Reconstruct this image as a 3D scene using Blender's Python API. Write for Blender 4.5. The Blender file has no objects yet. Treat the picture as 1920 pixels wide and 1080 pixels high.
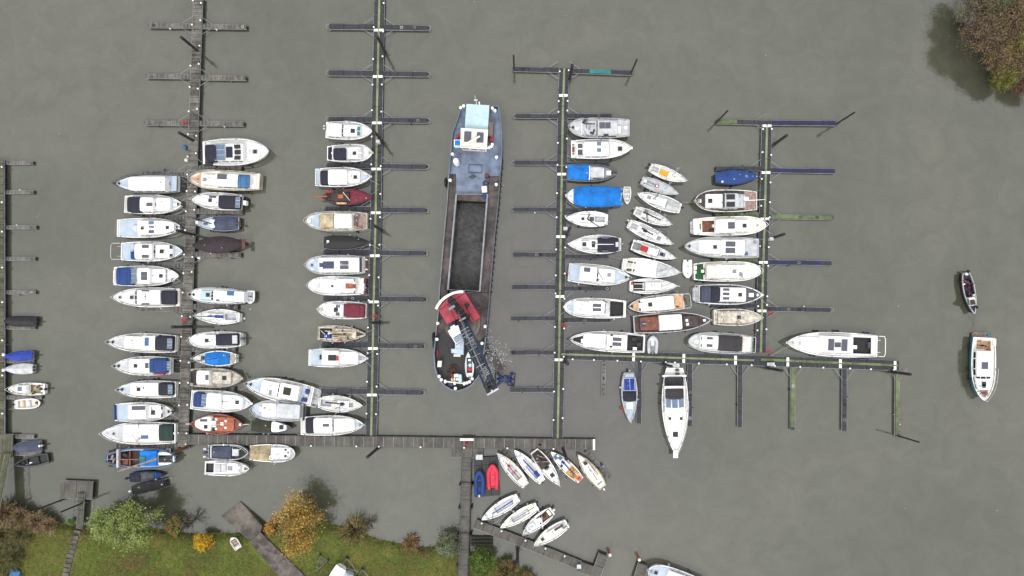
import bpy, bmesh, math, random
from mathutils import Vector, Matrix, noise

# ------------------------------------------------------------------ camera, sky, sun, exposure
SC = bpy.context.scene
COL = SC.collection
R = math.radians
CAM_H, FPX = 100.0, 1300.0
down = Vector((20, -65, -FPX)).normalized()
_Z = -down
_Y = (Vector((0, 1, 0)) - _Z * _Z.y).normalized()
_X = _Y.cross(_Z)
CAM = Matrix((_X, _Y, _Z))
cd = bpy.data.cameras.new('camera')
cam = bpy.data.objects.new('camera', cd)
COL.objects.link(cam)
cam.matrix_world = Matrix.Translation((0, 0, CAM_H)) @ CAM.to_4x4()
cd.sensor_width = 36.0
cd.lens = 36.0 * FPX / 1920.0
cd.clip_start = 1.0
cd.clip_end = 3000.0
SC.camera = cam
SC.render.engine = 'CYCLES'
SC.render.resolution_x, SC.render.resolution_y = 1024, 576
SC.view_settings.view_transform = 'Standard'
SC.view_settings.look = 'None'
SC.view_settings.gamma = 1.0
SC.view_settings.exposure = 0.8
SC.cycles.max_bounces = 6
SC.cycles.diffuse_bounces = 3
SC.cycles.glossy_bounces = 3
SC.cycles.use_denoising = True

SUN_EL, SUN_AZ = 52, 200
wd = bpy.data.worlds.new('World')
SC.world = wd
wd.use_nodes = True
nt = wd.node_tree
bg = nt.nodes['Background']
sky = nt.nodes.new('ShaderNodeTexSky')
sky.sky_type = 'NISHITA'
sky.sun_disc = False
sky.sun_elevation = R(SUN_EL)
sky.sun_rotation = R(SUN_AZ)
sky.dust_density = 4.0
hs = nt.nodes.new('ShaderNodeHueSaturation')
hs.inputs['Saturation'].default_value = 0.2
nt.links.new(sky.outputs[0], hs.inputs['Color'])
tc = nt.nodes.new('ShaderNodeTexCoord')
sp = nt.nodes.new('ShaderNodeSeparateXYZ')
nt.links.new(tc.outputs['Generated'], sp.inputs[0])
mr = nt.nodes.new('ShaderNodeMapRange')       # overcast dome: brighter towards the zenith
mr.inputs['From Min'].default_value = 0.0
mr.inputs['From Max'].default_value = 1.0
mr.inputs['To Min'].default_value = 4.0
mr.inputs['To Max'].default_value = 10.5
nt.links.new(sp.outputs['Z'], mr.inputs['Value'])
cb = nt.nodes.new('ShaderNodeCombineColor')
for k in range(3):
    nt.links.new(mr.outputs[0], cb.inputs[k])
mx = nt.nodes.new('ShaderNodeMix')
mx.data_type = 'RGBA'
mx.inputs['Factor'].default_value = 0.8
nt.links.new(hs.outputs[0], mx.inputs[6])
nt.links.new(cb.outputs[0], mx.inputs[7])
nt.links.new(mx.outputs[2], bg.inputs['Color'])
bg.inputs['Strength'].default_value = 0.12
sd = bpy.data.lights.new('sun', 'SUN')
sd.energy = 1.0
sd.angle = R(14)
sd.color = (1.0, 0.97, 0.93)
sun = bpy.data.objects.new('sun', sd)
COL.objects.link(sun)
_sd = Vector((math.sin(R(SUN_AZ)) * math.cos(R(SUN_EL)), math.cos(R(SUN_AZ)) * math.cos(R(SUN_EL)), math.sin(R(SUN_EL))))
sun.rotation_euler = _sd.to_track_quat('Z', 'Y').to_euler()

# ------------------------------------------------------------------ survey helpers
def P(px, py, z=0.0):
    """where the sight line of a photo pixel meets the level z"""
    w = CAM @ Vector((px - 960.0, 540.0 - py, -FPX))
    t = (z - CAM_H) / w.z
    return Vector((w.x * t, w.y * t, z))

# ------------------------------------------------------------------ materials
def s2l(c):
    return tuple(((x / 255.0) / 12.92 if x / 255.0 < 0.04045 else ((x / 255.0 + 0.055) / 1.055) ** 2.4) for x in c)

PAL = {  # colour, roughness, dirt amount, dirt scale, metallic
    'wht': ((228, 230, 232), .35, .07, 1.2, 0), 'off': ((208, 206, 200), .5, .16, 1.0, 0), 'crm': ((196, 188, 168), .6, .4, 1.5, 0),
    'gry': ((142, 146, 152), .5, .3, 1.2, 0), 'dek': ((228, 230, 232), .55, .1, 1.4, 0), 'lgr': ((196, 201, 208), .5, .16, 1.2, 0), 'drt': ((204, 198, 186), .7, .42, 1.6, 0),
    'lbl': ((186, 202, 224), .6, .12, 1.0, 0), 'cyn': ((188, 216, 230), .5, .12, 1.0, 0), 'nvy': ((24, 27, 48), .8, .3, .8, 0),
    'blk': ((20, 20, 23), .7, .4, 1.0, 0), 'chr': ((42, 42, 46), .75, .3, 1.0, 0), 'blu': ((22, 62, 128), .8, .3, .8, 0),
    'rbl': ((20, 60, 165), .7, .35, .9, 0), 'brb': ((0, 128, 228), .85, .3, .6, 0), 'mbl': ((50, 100, 150), .6, .3, 1.0, 0),
    'grn': ((18, 50, 44), .8, .3, 1.0, 0), 'tgr': ((30, 85, 40), .9, .4, 2.0, 0), 'oli': ((44, 44, 24), .8, .5, 1.0, 0),
    'bur': ((112, 22, 46), .75, .3, 1.0, 0), 'red': ((185, 28, 34), .5, .3, 1.0, 0), 'pnk': ((222, 40, 72), .55, .2, 1.0, 0),
    'org': ((172, 90, 52), .35, .5, 3.0, 0), 'tea': ((120, 62, 38), .45, .5, 3.0, 0), 'tan': ((212, 172, 138), .6, .3, 2.0, 0),
    'bei': ((192, 176, 142), .8, .35, 1.0, 0), 'brn': ((56, 40, 36), .7, .6, 1.5, 0), 'dwd': ((74, 62, 58), .8, .6, 2.0, 0),
    'pkw': ((158, 132, 124), .7, .4, 2.0, 0), 'cov': ((50, 38, 44), .85, .4, 1.0, 0), 'slt': ((66, 72, 96), .8, .35, .8, 0),
    'gdk': ((74, 78, 84), .6, .4, 1.5, 0), 'yel': ((228, 180, 20), .6, .2, 1.0, 0), 'gol': ((205, 150, 40), .7, .6, 1.2, 0),
    'stl': ((170, 172, 175), .3, .1, 2.0, .8), 'gls': ((16, 18, 20), .08, 0, 1, 0), 'glb': ((96, 116, 142), .12, .1, 1, 0),
    'mat': ((48, 46, 50), .8, .3, 1.0, 0), 'rub': ((16, 16, 17), .8, .2, 1, 0), 'rop': ((150, 145, 130), .9, .2, 3, 0),
    'ddk': ((98, 112, 132), .55, .35, .6, 0), 'bml': ((62, 74, 98), .5, .4, .8, 0), 'dbl': ((108, 122, 146), .5, .4, .8, 0), 'rst': ((86, 76, 76), .75, .8, .5, 0),
    'bdk': ((30, 28, 29), .6, .5, .8, 0), 'cho': ((172, 52, 74), .55, .3, .8, 0), 'rus': ((92, 54, 38), .8, .7, 2.0, 0),
    'pil': ((46, 36, 35), .75, .5, 2.0, 0), 'gst': ((126, 138, 100), .85, .3, .8, 0), 'plw': ((58, 30, 26), .7, .6, 2.0, 0), 'tel': ((18, 118, 122), .5, .3, 1, 0),
    'bfd': ((24, 30, 76), .8, .6, 1.2, 0), 'gfd': ((98, 112, 74), .8, .4, .8, 0), 'skn': ((190, 135, 110), .6, .1, 3, 0),
    'con': ((104, 98, 90), .9, .6, .5, 0), 'pav': ((98, 90, 86), .9, .7, .9, 0), 'hai': ((40, 28, 20), .8, .2, 5, 0),
    'orb': ((215, 70, 25), .5, .1, 2, 0), 'rbg': ((20, 48, 112), .6, .5, 3.0, 0), 'mud': ((60, 59, 60), .7, .65, .8, 0),
}
MATS = {}

def new_mat(name):
    m = bpy.data.materials.new(name)
    m.use_nodes = True
    n = m.node_tree
    return m, n, n.nodes['Principled BSDF']

def mat(key):
    if key in MATS:
        return MATS[key]
    if key == 'sol':
        return solar_mat()
    col, rough, dirt, dsc, metal = PAL[key]
    m, n, b = new_mat('paint_' + key)
    c = s2l(col)
    if key not in ('wht', 'off'):
        c = tuple(x * .74 for x in c)
    b.inputs['Roughness'].default_value = rough
    b.inputs['Metallic'].default_value = metal
    t = n.nodes.new('ShaderNodeTexCoord')
    nz = n.nodes.new('ShaderNodeTexNoise')
    nz.inputs['Scale'].default_value = dsc
    nz.inputs['Detail'].default_value = 7
    nz.inputs['Roughness'].default_value = .65
    n.links.new(t.outputs['Object'], nz.inputs['Vector'])
    cr = n.nodes.new('ShaderNodeValToRGB')
    cr.color_ramp.elements[0].position = .38
    cr.color_ramp.elements[1].position = .62
    k = 1 - dirt
    tint = (k * .96, k * .93, k * .86) if max(c) > .3 else (k, k, k)
    cr.color_ramp.elements[0].color = tuple(min(1, c[i] * tint[i] + (.0 if max(c) > .3 else .01 * dirt)) for i in range(3)) + (1,)
    up = 1 + dirt * (.0 if max(c) > .5 else .5)
    cr.color_ramp.elements[1].color = tuple(min(.9, x * up) for x in c) + (1,)
    n.links.new(nz.outputs[0], cr.inputs[0])
    n.links.new(cr.outputs[0], b.inputs['Base Color'])
    if key in ('nvy', 'blk', 'chr', 'blu', 'brb', 'rbl', 'bur', 'slt', 'cov', 'oli', 'grn', 'bei', 'mud', 'rst', 'con', 'pav', 'drt'):
        bp = n.nodes.new('ShaderNodeBump')       # cloth and rough surfaces wrinkle
        bp.inputs['Strength'].default_value = 1.0 if key in ('brb', 'rbl', 'mud') else .6
        bp.inputs['Distance'].default_value = .3 if key in ('brb', 'rbl') else .14
        n2 = n.nodes.new('ShaderNodeTexNoise')
        n2.inputs['Scale'].default_value = 2.2
        n2.inputs['Detail'].default_value = 4
        n.links.new(t.outputs['Object'], n2.inputs['Vector'])
        n.links.new(n2.outputs[0], bp.inputs['Height'])
        n.links.new(bp.outputs[0], b.inputs['Normal'])
    MATS[key] = m
    return m

def solar_mat():
    m, n, b = new_mat('solar_cells')
    t = n.nodes.new('ShaderNodeTexCoord')
    br = n.nodes.new('ShaderNodeTexBrick')
    br.offset = 0
    br.inputs['Color1'].default_value = (.012, .014, .028, 1)
    br.inputs['Color2'].default_value = (.018, .02, .04, 1)
    br.inputs['Mortar'].default_value = (.16, .17, .2, 1)
    br.inputs['Scale'].default_value = 1
    br.inputs['Mortar Size'].default_value = .012
    br.inputs['Brick Width'].default_value = .16
    br.inputs['Row Height'].default_value = .16
    n.links.new(t.outputs['Object'], br.inputs['Vector'])
    n.links.new(br.outputs[0], b.inputs['Base Color'])
    b.inputs['Roughness'].default_value = .12
    MATS['sol'] = m
    return m

def board_mat(key, c1, c2, pitch, groove, patch, rough=.85, hi=.95):
    """decking: boards across the local x axis, each board its own tone, worn patches"""
    if key in MATS:
        return MATS[key]
    m, n, b = new_mat('decking_' + key)
    L = n.links.new
    t = n.nodes.new('ShaderNodeTexCoord')
    s = n.nodes.new('ShaderNodeSeparateXYZ')
    L(t.outputs['Object'], s.inputs[0])
    mu = n.nodes.new('ShaderNodeMath'); mu.operation = 'MULTIPLY'; mu.inputs[1].default_value = 1 / pitch
    L(s.outputs['X'], mu.inputs[0])
    fl = n.nodes.new('ShaderNodeMath'); fl.operation = 'FLOOR'; L(mu.outputs[0], fl.inputs[0])
    fr = n.nodes.new('ShaderNodeMath'); fr.operation = 'FRACT'; L(mu.outputs[0], fr.inputs[0])
    wn = n.nodes.new('ShaderNodeTexWhiteNoise'); wn.noise_dimensions = '1D'; L(fl.outputs[0], wn.inputs['W'])
    nz = n.nodes.new('ShaderNodeTexNoise'); nz.inputs['Scale'].default_value = .55; nz.inputs['Detail'].default_value = 8; nz.inputs['Roughness'].default_value = .75
    L(t.outputs['Object'], nz.inputs['Vector'])
    ad = n.nodes.new('ShaderNodeMath'); ad.operation = 'MULTIPLY_ADD'; ad.inputs[1].default_value = patch; L(wn.outputs[0], ad.inputs[0]); L(nz.outputs[0], ad.inputs[2])
    cr = n.nodes.new('ShaderNodeValToRGB')
    cr.color_ramp.elements[0].position = .42; cr.color_ramp.elements[0].color = s2l(c1) + (1,)
    cr.color_ramp.elements[1].position = hi; cr.color_ramp.elements[1].color = s2l(c2) + (1,)
    L(ad.outputs[0], cr.inputs[0])
    gt = n.nodes.new('ShaderNodeMath'); gt.operation = 'LESS_THAN'; gt.inputs[1].default_value = groove; L(fr.outputs[0], gt.inputs[0])
    mx = n.nodes.new('ShaderNodeMix'); mx.data_type = 'RGBA'; L(gt.outputs[0], mx.inputs['Factor']); L(cr.outputs[0], mx.inputs[6]); mx.inputs[7].default_value = (.006, .006, .006, 1)
    L(mx.outputs[2], b.inputs['Base Color'])
    b.inputs['Roughness'].default_value = rough
    MATS[key] = m
    return m

WOOD = board_mat('weathered', (42, 39, 36), (138, 133, 126), .145, .1, .2, .85, 1.0)
WOOD2 = board_mat('grey_planks', (62, 59, 55), (108, 104, 98), .145, .1, .14)
PLAST = board_mat('plastic', (25, 26, 32), (52, 53, 62), .24, .1, .2, .7)
OLDW = board_mat('mossy', (52, 50, 40), (104, 102, 84), .145, .12, .2)

# ------------------------------------------------------------------ mesh builder
class MB:
    def __init__(self):
        self.v, self.f, self.mi = [], [], []

    def poly(self, pts, mi=0):
        n = len(self.v)
        self.v += [tuple(p) for p in pts]
        self.f.append(tuple(range(n, n + len(pts))))
        self.mi.append(mi)

    def grid(self, rows, closed=False, mi=0):
        n = len(self.v)
        w = len(rows[0])
        for r in rows:
            self.v += [tuple(p) for p in r]
        for i in range(len(rows) - 1):
            for j in range(w if closed else w - 1):
                a = n + i * w + j
                b_ = n + i * w + (j + 1) % w
                self.f.append((a, b_, b_ + w, a + w))
                self.mi.append(mi)
        return n

    def loft(self, rows, mi=0):
        """closed rings with both ends capped"""
        n = self.grid(rows, True, mi)
        w = len(rows[0])
        self.f.append(tuple(range(n, n + w))); self.mi.append(mi)
        e = n + (len(rows) - 1) * w
        self.f.append(tuple(range(e, e + w))); self.mi.append(mi)

    def prism(self, pts, z0, z1, inset=0.0):
        c = sum((Vector((p[0], p[1], 0)) for p in pts), Vector()) / len(pts)
        top = []
        for p in pts:
            q = Vector((p[0], p[1], 0))
            q = c + (q - c) * (1 - inset)
            top.append((q.x, q.y, z1))
        self.loft([[(p[0], p[1], z0) for p in pts], top])

    def box(self, c, s, rz=0.0, bev=0.0):
        x, y = s[0] / 2, s[1] / 2
        ca, sa = math.cos(rz), math.sin(rz)
        def ring(ix, z):
            b = min(bev, x * .9, y * .9)
            if b > 0:
                q = [(-x + ix, -y + ix + b), (-x + ix + b, -y + ix), (x - ix - b, -y + ix), (x - ix, -y + ix + b),
                     (x - ix, y - ix - b), (x - ix - b, y - ix), (-x + ix + b, y - ix), (-x + ix, y - ix - b)]
            else:
                q = [(-x, -y), (x, -y), (x, y), (-x, y)]
            return [(c[0] + a * ca - b_ * sa, c[1] + a * sa + b_ * ca, z) for a, b_ in q]
        z0, z1 = c[2] - s[2] / 2, c[2] + s[2] / 2
        if bev > 0:
            self.loft([ring(0, z0), ring(0, z1 - min(bev, s[2] * .4)), ring(min(bev, x * .4, y * .4) * .6, z1)])
        else:
            self.loft([ring(0, z0), ring(0, z1)])

    def tube(self, pts, r, n=5, r2=None):
        pts = [Vector(p) for p in pts]
        rows = []
        for i, p in enumerate(pts):
            d = (pts[min(i + 1, len(pts) - 1)] - pts[max(i - 1, 0)])
            if d.length < 1e-6:
                d = Vector((0, 0, 1))
            d.normalize()
            a = Vector((0, 0, 1)) if abs(d.z) < .9 else Vector((1, 0, 0))
            s = d.cross(a).normalized()
            t = s.cross(d)
            rr = r if r2 is None else r + (r2 - r) * i / (len(pts) - 1)
            rows.append([p + (s * math.cos(k * 2 * math.pi / n) + t * math.sin(k * 2 * math.pi / n)) * rr for k in range(n)])
        self.loft(rows)

    def lathe(self, c, prof, n=12):
        """prof = [(radius, z)...] bottom to top"""
        self.loft([[(c[0] + r * math.cos(k * 2 * math.pi / n), c[1] + r * math.sin(k * 2 * math.pi / n), c[2] + z) for k in range(n)] for r, z in prof])

    def ball(self, c, r, n=8, sz=1.0):
        self.lathe(c, [(max(.02 * r, r * math.sin(math.pi * i / 5)), -r * sz * math.cos(math.pi * i / 5)) for i in range(6)], n)

    def build(self, name, m, parent=None, smooth=True, ang=.6, mesh_only=False):
        me = bpy.data.meshes.new(name)
        me.from_pydata([tuple(v) for v in self.v], [], self.f)
        ms = m if isinstance(m, (list, tuple)) else [m]
        for q in ms:
            me.materials.append(mat(q) if isinstance(q, str) else q)
        if len(ms) > 1:
            me.polygons.foreach_set('material_index', self.mi)
        if smooth is not None:
            bm = bmesh.new()
            bm.from_mesh(me)
            bmesh.ops.recalc_face_normals(bm, faces=bm.faces)
            if smooth:
                for f in bm.faces:
                    f.smooth = True
                for e in bm.edges:
                    if len(e.link_faces) != 2 or e.calc_face_angle(9) > ang:
                        e.smooth = False
            bm.to_mesh(me)
            bm.free()
        me.update()
        o = bpy.data.objects.new(name, me)
        COL.objects.link(o)
        if parent is not None:
            o.parent = parent
        return o

WM = {}   # world matrices of the roots

def tag(o, label, cat, group=None, kind=None):
    if label: o['label'] = label
    if cat: o['category'] = cat
    if group: o['group'] = group
    if kind: o['kind'] = kind
    return o

def root(name, loc, rz, label, cat, group=None):
    o = bpy.data.objects.new(name, None)
    o.empty_display_size = .3
    COL.objects.link(o)
    o.location = loc
    o.rotation_euler = (0, 0, rz)
    WM[o] = Matrix.Translation(loc) @ Matrix.Rotation(rz, 4, 'Z')
    return tag(o, label, cat, group)

def place(o, M, parent):
    """put o (a part with its own axes) at world matrix M under its root"""
    o.parent = parent
    o.matrix_local = (WM[parent].inverted() @ M) if parent in WM else M
    return o
# ------------------------------------------------------------------ water and banks
def water():
    m, n, b = new_mat('murky_water')
    L = n.links.new
    t = n.nodes.new('ShaderNodeTexCoord')
    n1 = n.nodes.new('ShaderNodeTexNoise'); n1.inputs['Scale'].default_value = .02; n1.inputs['Detail'].default_value = 7; n1.inputs['Roughness'].default_value = .6
    n1.inputs['Distortion'].default_value = 1.2
    L(t.outputs['Object'], n1.inputs['Vector'])
    cr = n.nodes.new('ShaderNodeValToRGB')
    cr.color_ramp.elements[0].position = .37; cr.color_ramp.elements[0].color = (.043, .047, .031, 1)
    cr.color_ramp.elements[1].position = .63; cr.color_ramp.elements[1].color = (.062, .061, .045, 1)
    L(n1.outputs[0], cr.inputs[0])
    # silt stirred up by the dredging spreads east of the barge
    mp = n.nodes.new('ShaderNodeMapping'); mp.inputs['Location'].default_value = (-.25, .05, 0); mp.inputs['Scale'].default_value = (1 / 24, 1 / 36, 1)
    L(t.outputs['Object'], mp.inputs[0])
    gr = n.nodes.new('ShaderNodeTexGradient'); gr.gradient_type = 'SPHERICAL'
    L(mp.outputs[0], gr.inputs[0])
    n3 = n.nodes.new('ShaderNodeTexNoise'); n3.inputs['Scale'].default_value = .12; n3.inputs['Detail'].default_value = 8; n3.inputs['Distortion'].default_value = 2
    L(t.outputs['Object'], n3.inputs['Vector'])
    mm = n.nodes.new('ShaderNodeMath'); mm.operation = 'MULTIPLY'; L(gr.outputs[1], mm.inputs[0]); L(n3.outputs[0], mm.inputs[1])
    m2 = n.nodes.new('ShaderNodeMath'); m2.operation = 'MULTIPLY'; m2.inputs[1].default_value = 2.2; m2.use_clamp = True; L(mm.outputs[0], m2.inputs[0])
    mx = n.nodes.new('ShaderNodeMix'); mx.data_type = 'RGBA'
    L(m2.outputs[0], mx.inputs['Factor']); L(cr.outputs[0], mx.inputs[6]); mx.inputs[7].default_value = (.050, .045, .043, 1)
    # faint wisps
    n4 = n.nodes.new('ShaderNodeTexNoise'); n4.inputs['Scale'].default_value = .3; n4.inputs['Detail'].default_value = 10; n4.inputs['Distortion'].default_value = .8; n4.inputs['Roughness'].default_value = .7
    L(t.outputs['Object'], n4.inputs['Vector'])
    r4 = n.nodes.new('ShaderNodeMapRange'); r4.inputs['From Min'].default_value = .35; r4.inputs['From Max'].default_value = .65; r4.inputs['To Min'].default_value = .83; r4.inputs['To Max'].default_value = 1.13
    L(n4.outputs[0], r4.inputs[0])
    m5 = n.nodes.new('ShaderNodeVectorMath'); m5.operation = 'SCALE'; L(mx.outputs[2], m5.inputs[0]); L(r4.outputs[0], m5.inputs['Scale'])
    L(m5.outputs[0], b.inputs['Base Color'])
    b.inputs['Roughness'].default_value = .07
    b.inputs['IOR'].default_value = 1.5
    b.inputs['Specular IOR Level'].default_value = .9
    nb = n.nodes.new('ShaderNodeTexNoise'); nb.inputs['Scale'].default_value = 1.6; nb.inputs['Detail'].default_value = 4
    L(t.outputs['Object'], nb.inputs['Vector'])
    bp = n.nodes.new('ShaderNodeBump'); bp.inputs['Strength'].default_value = .12; bp.inputs['Distance'].default_value = .1
    L(nb.outputs[0], bp.inputs['Height']); L(bp.outputs[0], b.inputs['Normal'])
    g = MB()
    S_ = 900
    g.poly([(-S_, -S_, 0), (S_, -S_, 0), (S_, S_, 0), (-S_, S_, 0)])
    o = g.build('water', m, smooth=None)
    tag(o, 'grey green murky harbour water with silt east of the barge', 'water', kind='structure')
water()

SHORE = [(-700, 905), (-200, 925), (0, 943), (60, 966), (110, 982), (165, 988), (230, 985), (300, 992), (375, 1003), (405, 998), (440, 1000), (500, 988), (560, 982), (600, 978),
         (640, 988), (690, 1004), (720, 1014), (760, 1021), (800, 1026), (835, 1022), (880, 1034), (935, 1047), (962, 1056), (1010, 1084), (1100, 1180), (1250, 1500), (1300, 2600)]
SH = [P(x, y) for x, y in SHORE]

def seg_d(p, a, b):
    ab = b - a
    t = max(0, min(1, (p - a).dot(ab) / ab.length_squared))
    return (p - (a + ab * t)).length

def land_d(x, y):
    """metres inside the south bank (negative over water)"""
    p = Vector((x, y, 0))
    d = min(seg_d(p, SH[i], SH[i + 1]) for i in range(len(SH) - 1))
    # below the polyline = land
    for i in range(len(SH) - 1):
        a, b = SH[i], SH[i + 1]
        if a.x <= x < b.x:
            yy = a.y + (b.y - a.y) * (x - a.x) / (b.x - a.x)
            return d if y < yy else -d
    return -d if x > SH[-1].x else d

def land_z(x, y):
    d = land_d(x, y)
    if d < 0:
        return max(-1.2, d * .6)
    return min(.75, .15 + d * .5) + .12 * noise.noise(Vector((x * .15, y * .15, 3))) * min(1, d)

def ground_mat(name, cols, sc=.35):
    m, n, b = new_mat(name)
    L = n.links.new
    t = n.nodes.new('ShaderNodeTexCoord')
    n1 = n.nodes.new('ShaderNodeTexNoise'); n1.inputs['Scale'].default_value = sc; n1.inputs['Detail'].default_value = 9; n1.inputs['Roughness'].default_value = .7
    L(t.outputs['Object'], n1.inputs['Vector'])
    cr = n.nodes.new('ShaderNodeValToRGB')
    el = cr.color_ramp.elements
    el[0].position = .3; el[0].color = cols[0] + (1,)
    el[1].position = .7; el[1].color = cols[-1] + (1,)
    for k, c in enumerate(cols[1:-1]):
        e = el.new(.3 + .4 * (k + 1) / (len(cols) - 1)); e.color = c + (1,)
    L(n1.outputs[0], cr.inputs[0])
    n2 = n.nodes.new('ShaderNodeTexNoise'); n2.inputs['Scale'].default_value = 7; n2.inputs['Detail'].default_value = 6
    L(t.outputs['Object'], n2.inputs['Vector'])
    r4 = n.nodes.new('ShaderNodeMapRange'); r4.inputs['From Min'].default_value = .3; r4.inputs['From Max'].default_value = .7; r4.inputs['To Min'].default_value = .6; r4.inputs['To Max'].default_value = 1.3
    L(n2.outputs[0], r4.inputs[0])
    m5 = n.nodes.new('ShaderNodeVectorMath'); m5.operation = 'SCALE'; L(cr.outputs[0], m5.inputs[0]); L(r4.outputs[0], m5.inputs['Scale'])
    L(m5.outputs[0], b.inputs['Base Color'])
    b.inputs['Roughness'].default_value = .95
    b.inputs['Specular IOR Level'].default_value = .1
    return m

GRASS_G = ground_mat('lawn', [(.09, .06, .04), (.075, .078, .026), (.085, .11, .026), (.15, .13, .05)], .2)

def bank():
    x0, x1 = P(-600, 1000).x, P(1290, 1000).x
    y1 = P(0, 925).y + 1
    xs, x = [], x0
    while x < x1:
        xs.append(x); x += .7
    ys = [y1 - i * .45 for i in range(46)] + [y1 - 20.7 - i * 4 for i in range(30)]
    g = MB()
    g.grid([[(x, y, land_z(x, y)) for y in ys] for x in xs])
    o = g.build('ground', GRASS_G, smooth=True, ang=3)
    tag(o, 'grassy river bank with yellowing autumn lawn', 'ground', kind='structure')
    # the far island bank in the corner
    c = P(1985, 10)
    g = MB()
    rows = []
    for i in range(9):
        r = i / 8
        rows.append([(c.x + math.cos(a) * 13.5 * r * (1 + .12 * math.sin(3 * a) + .1 * math.sin(5 * a + 1)), c.y + math.sin(a) * 14 * r * (1 + .1 * math.sin(4 * a)), 1.3 * (1 - r ** 2.2) - .25 * r) for a in [k * math.pi / 18 for k in range(36)]])
    g.grid(rows, True)
    o = g.build('terrain', ground_mat('island_soil', [(.03, .022, .014), (.06, .045, .028), (.05, .055, .02)]), smooth=True, ang=3)
    tag(o, 'brown overgrown islet in the corner of the basin', 'terrain', kind='structure')
bank()

# ------------------------------------------------------------------ foliage
LEAFM = {}
def leaf_mat(c):
    if c in LEAFM: return LEAFM[c]
    m, n, b = new_mat('leaves')
    t = n.nodes.new('ShaderNodeTexCoord')
    nz = n.nodes.new('ShaderNodeTexNoise'); nz.inputs['Scale'].default_value = 1.3; nz.inputs['Detail'].default_value = 5
    n.links.new(t.outputs['Object'], nz.inputs['Vector'])
    cr = n.nodes.new('ShaderNodeValToRGB')
    l = s2l(c)
    cr.color_ramp.elements[0].position = .35; cr.color_ramp.elements[0].color = tuple(x * .45 for x in l) + (1,)
    cr.color_ramp.elements[1].position = .65; cr.color_ramp.elements[1].color = tuple(x * .95 for x in l) + (1,)
    n.links.new(nz.outputs[0], cr.inputs[0])
    n.links.new(cr.outputs[0], b.inputs['Base Color'])
    b.inputs['Roughness'].default_value = .8
    b.inputs['Specular IOR Level'].default_value = .2
    LEAFM[c] = m
    return m

def leaf(g, rnd, p, s, mi, up=.5, asp=1.8):
    d = Vector((rnd.gauss(0, 1), rnd.gauss(0, 1), rnd.gauss(0, up))).normalized()
    e = d.cross(Vector((rnd.gauss(0, .6), rnd.gauss(0, .6), 1))).normalized()
    a, b_ = d * s * asp * .5, e * s * .5
    g.poly([p - a, p + b_, p + a, p - b_], mi)

def shrub(name, px, py, rpx, h, cols, label, cat, n=5000, asp=1.8, ls=.16, clumps=26, sq=1.0, gaps=.0, z0=None, lobes=None, seed=0, group=None, thick=.09, rpy=None):
    """trunk with limbs that carry clumps of leaf faces"""
    rnd = random.Random(seed + int(px * 7 + py))
    zt = h * .75
    c = P(px, py, zt)
    k = 13.0 * 100 / (100 - zt) 
    rx, ry = rpx / k, (rpy or rpx) / k
    zb = max(land_z(c.x, c.y), .05) if z0 is None else z0
    rt = root(name, (c.x, c.y, zb - .1), 0, label, cat, group)
    tr, cr = MB(), MB()
    tr.tube([(0, 0, 0), (.05, .03, h * .2), (0, .08, h * .45)], thick * 1.6, 6, thick * 1.0)
    for q in range(clumps):
        a = rnd.random() * 2 * math.pi
        rr = math.sqrt(rnd.random()) * (.98 if lobes is None else .9) * (.86 + .55 * noise.noise(Vector((math.cos(a) * 1.9 + px, math.sin(a) * 1.9, seed * 1.7))))
        ex, ey = math.cos(a) * rr, math.sin(a) * rr
        if lobes:
            lx, ly, lr = lobes[q % len(lobes)]
            ex, ey = lx + ex * lr, ly + ey * lr
        hh = h * (.92 - .55 * min(1, rr) ** 2 * (.6 + .5 * rnd.random()) - .12 * rnd.random())
        cp = Vector((ex * rx, ey * ry, max(.3, hh)))
        mid = Vector((cp.x * .45, cp.y * .45, cp.z * .55))
        tr.tube([(0, 0, h * (.1 + .3 * rnd.random())), mid, cp], thick * .5, 4, .012)
        for _ in range(3):
            e = cp + Vector((rnd.gauss(0, .5), rnd.gauss(0, .5), rnd.uniform(0, .6))) * rx * .35
            tr.tube([mid, (mid + e) / 2 + Vector((0, 0, .1)), e], .02, 3, .006)
        if rnd.random() < gaps: continue
        cs = rx * rnd.uniform(.1, .26)
        mi = rnd.choices(range(len(cols)), weights=[4, 3, 2, 2][:len(cols)])[0]
        for _ in range(int(n / clumps * rnd.uniform(.6, 1.5))):
            v = Vector((rnd.gauss(0, 1), rnd.gauss(0, 1), rnd.gauss(0, .75)))
            p = cp + v * cs * (.75 if _ % 5 else 1.15)
            if p.z < .05: p.z = .05 + rnd.random() * .3
            leaf(cr, rnd, p, ls * rnd.uniform(.6, 1.4), mi if rnd.random() < .75 else rnd.randrange(len(cols)), asp=asp)
    tr.build('trunk', 'dwd', rt)
    cr.build('crown', [leaf_mat(c_) for c_ in cols], rt, smooth=None)
    return rt

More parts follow.
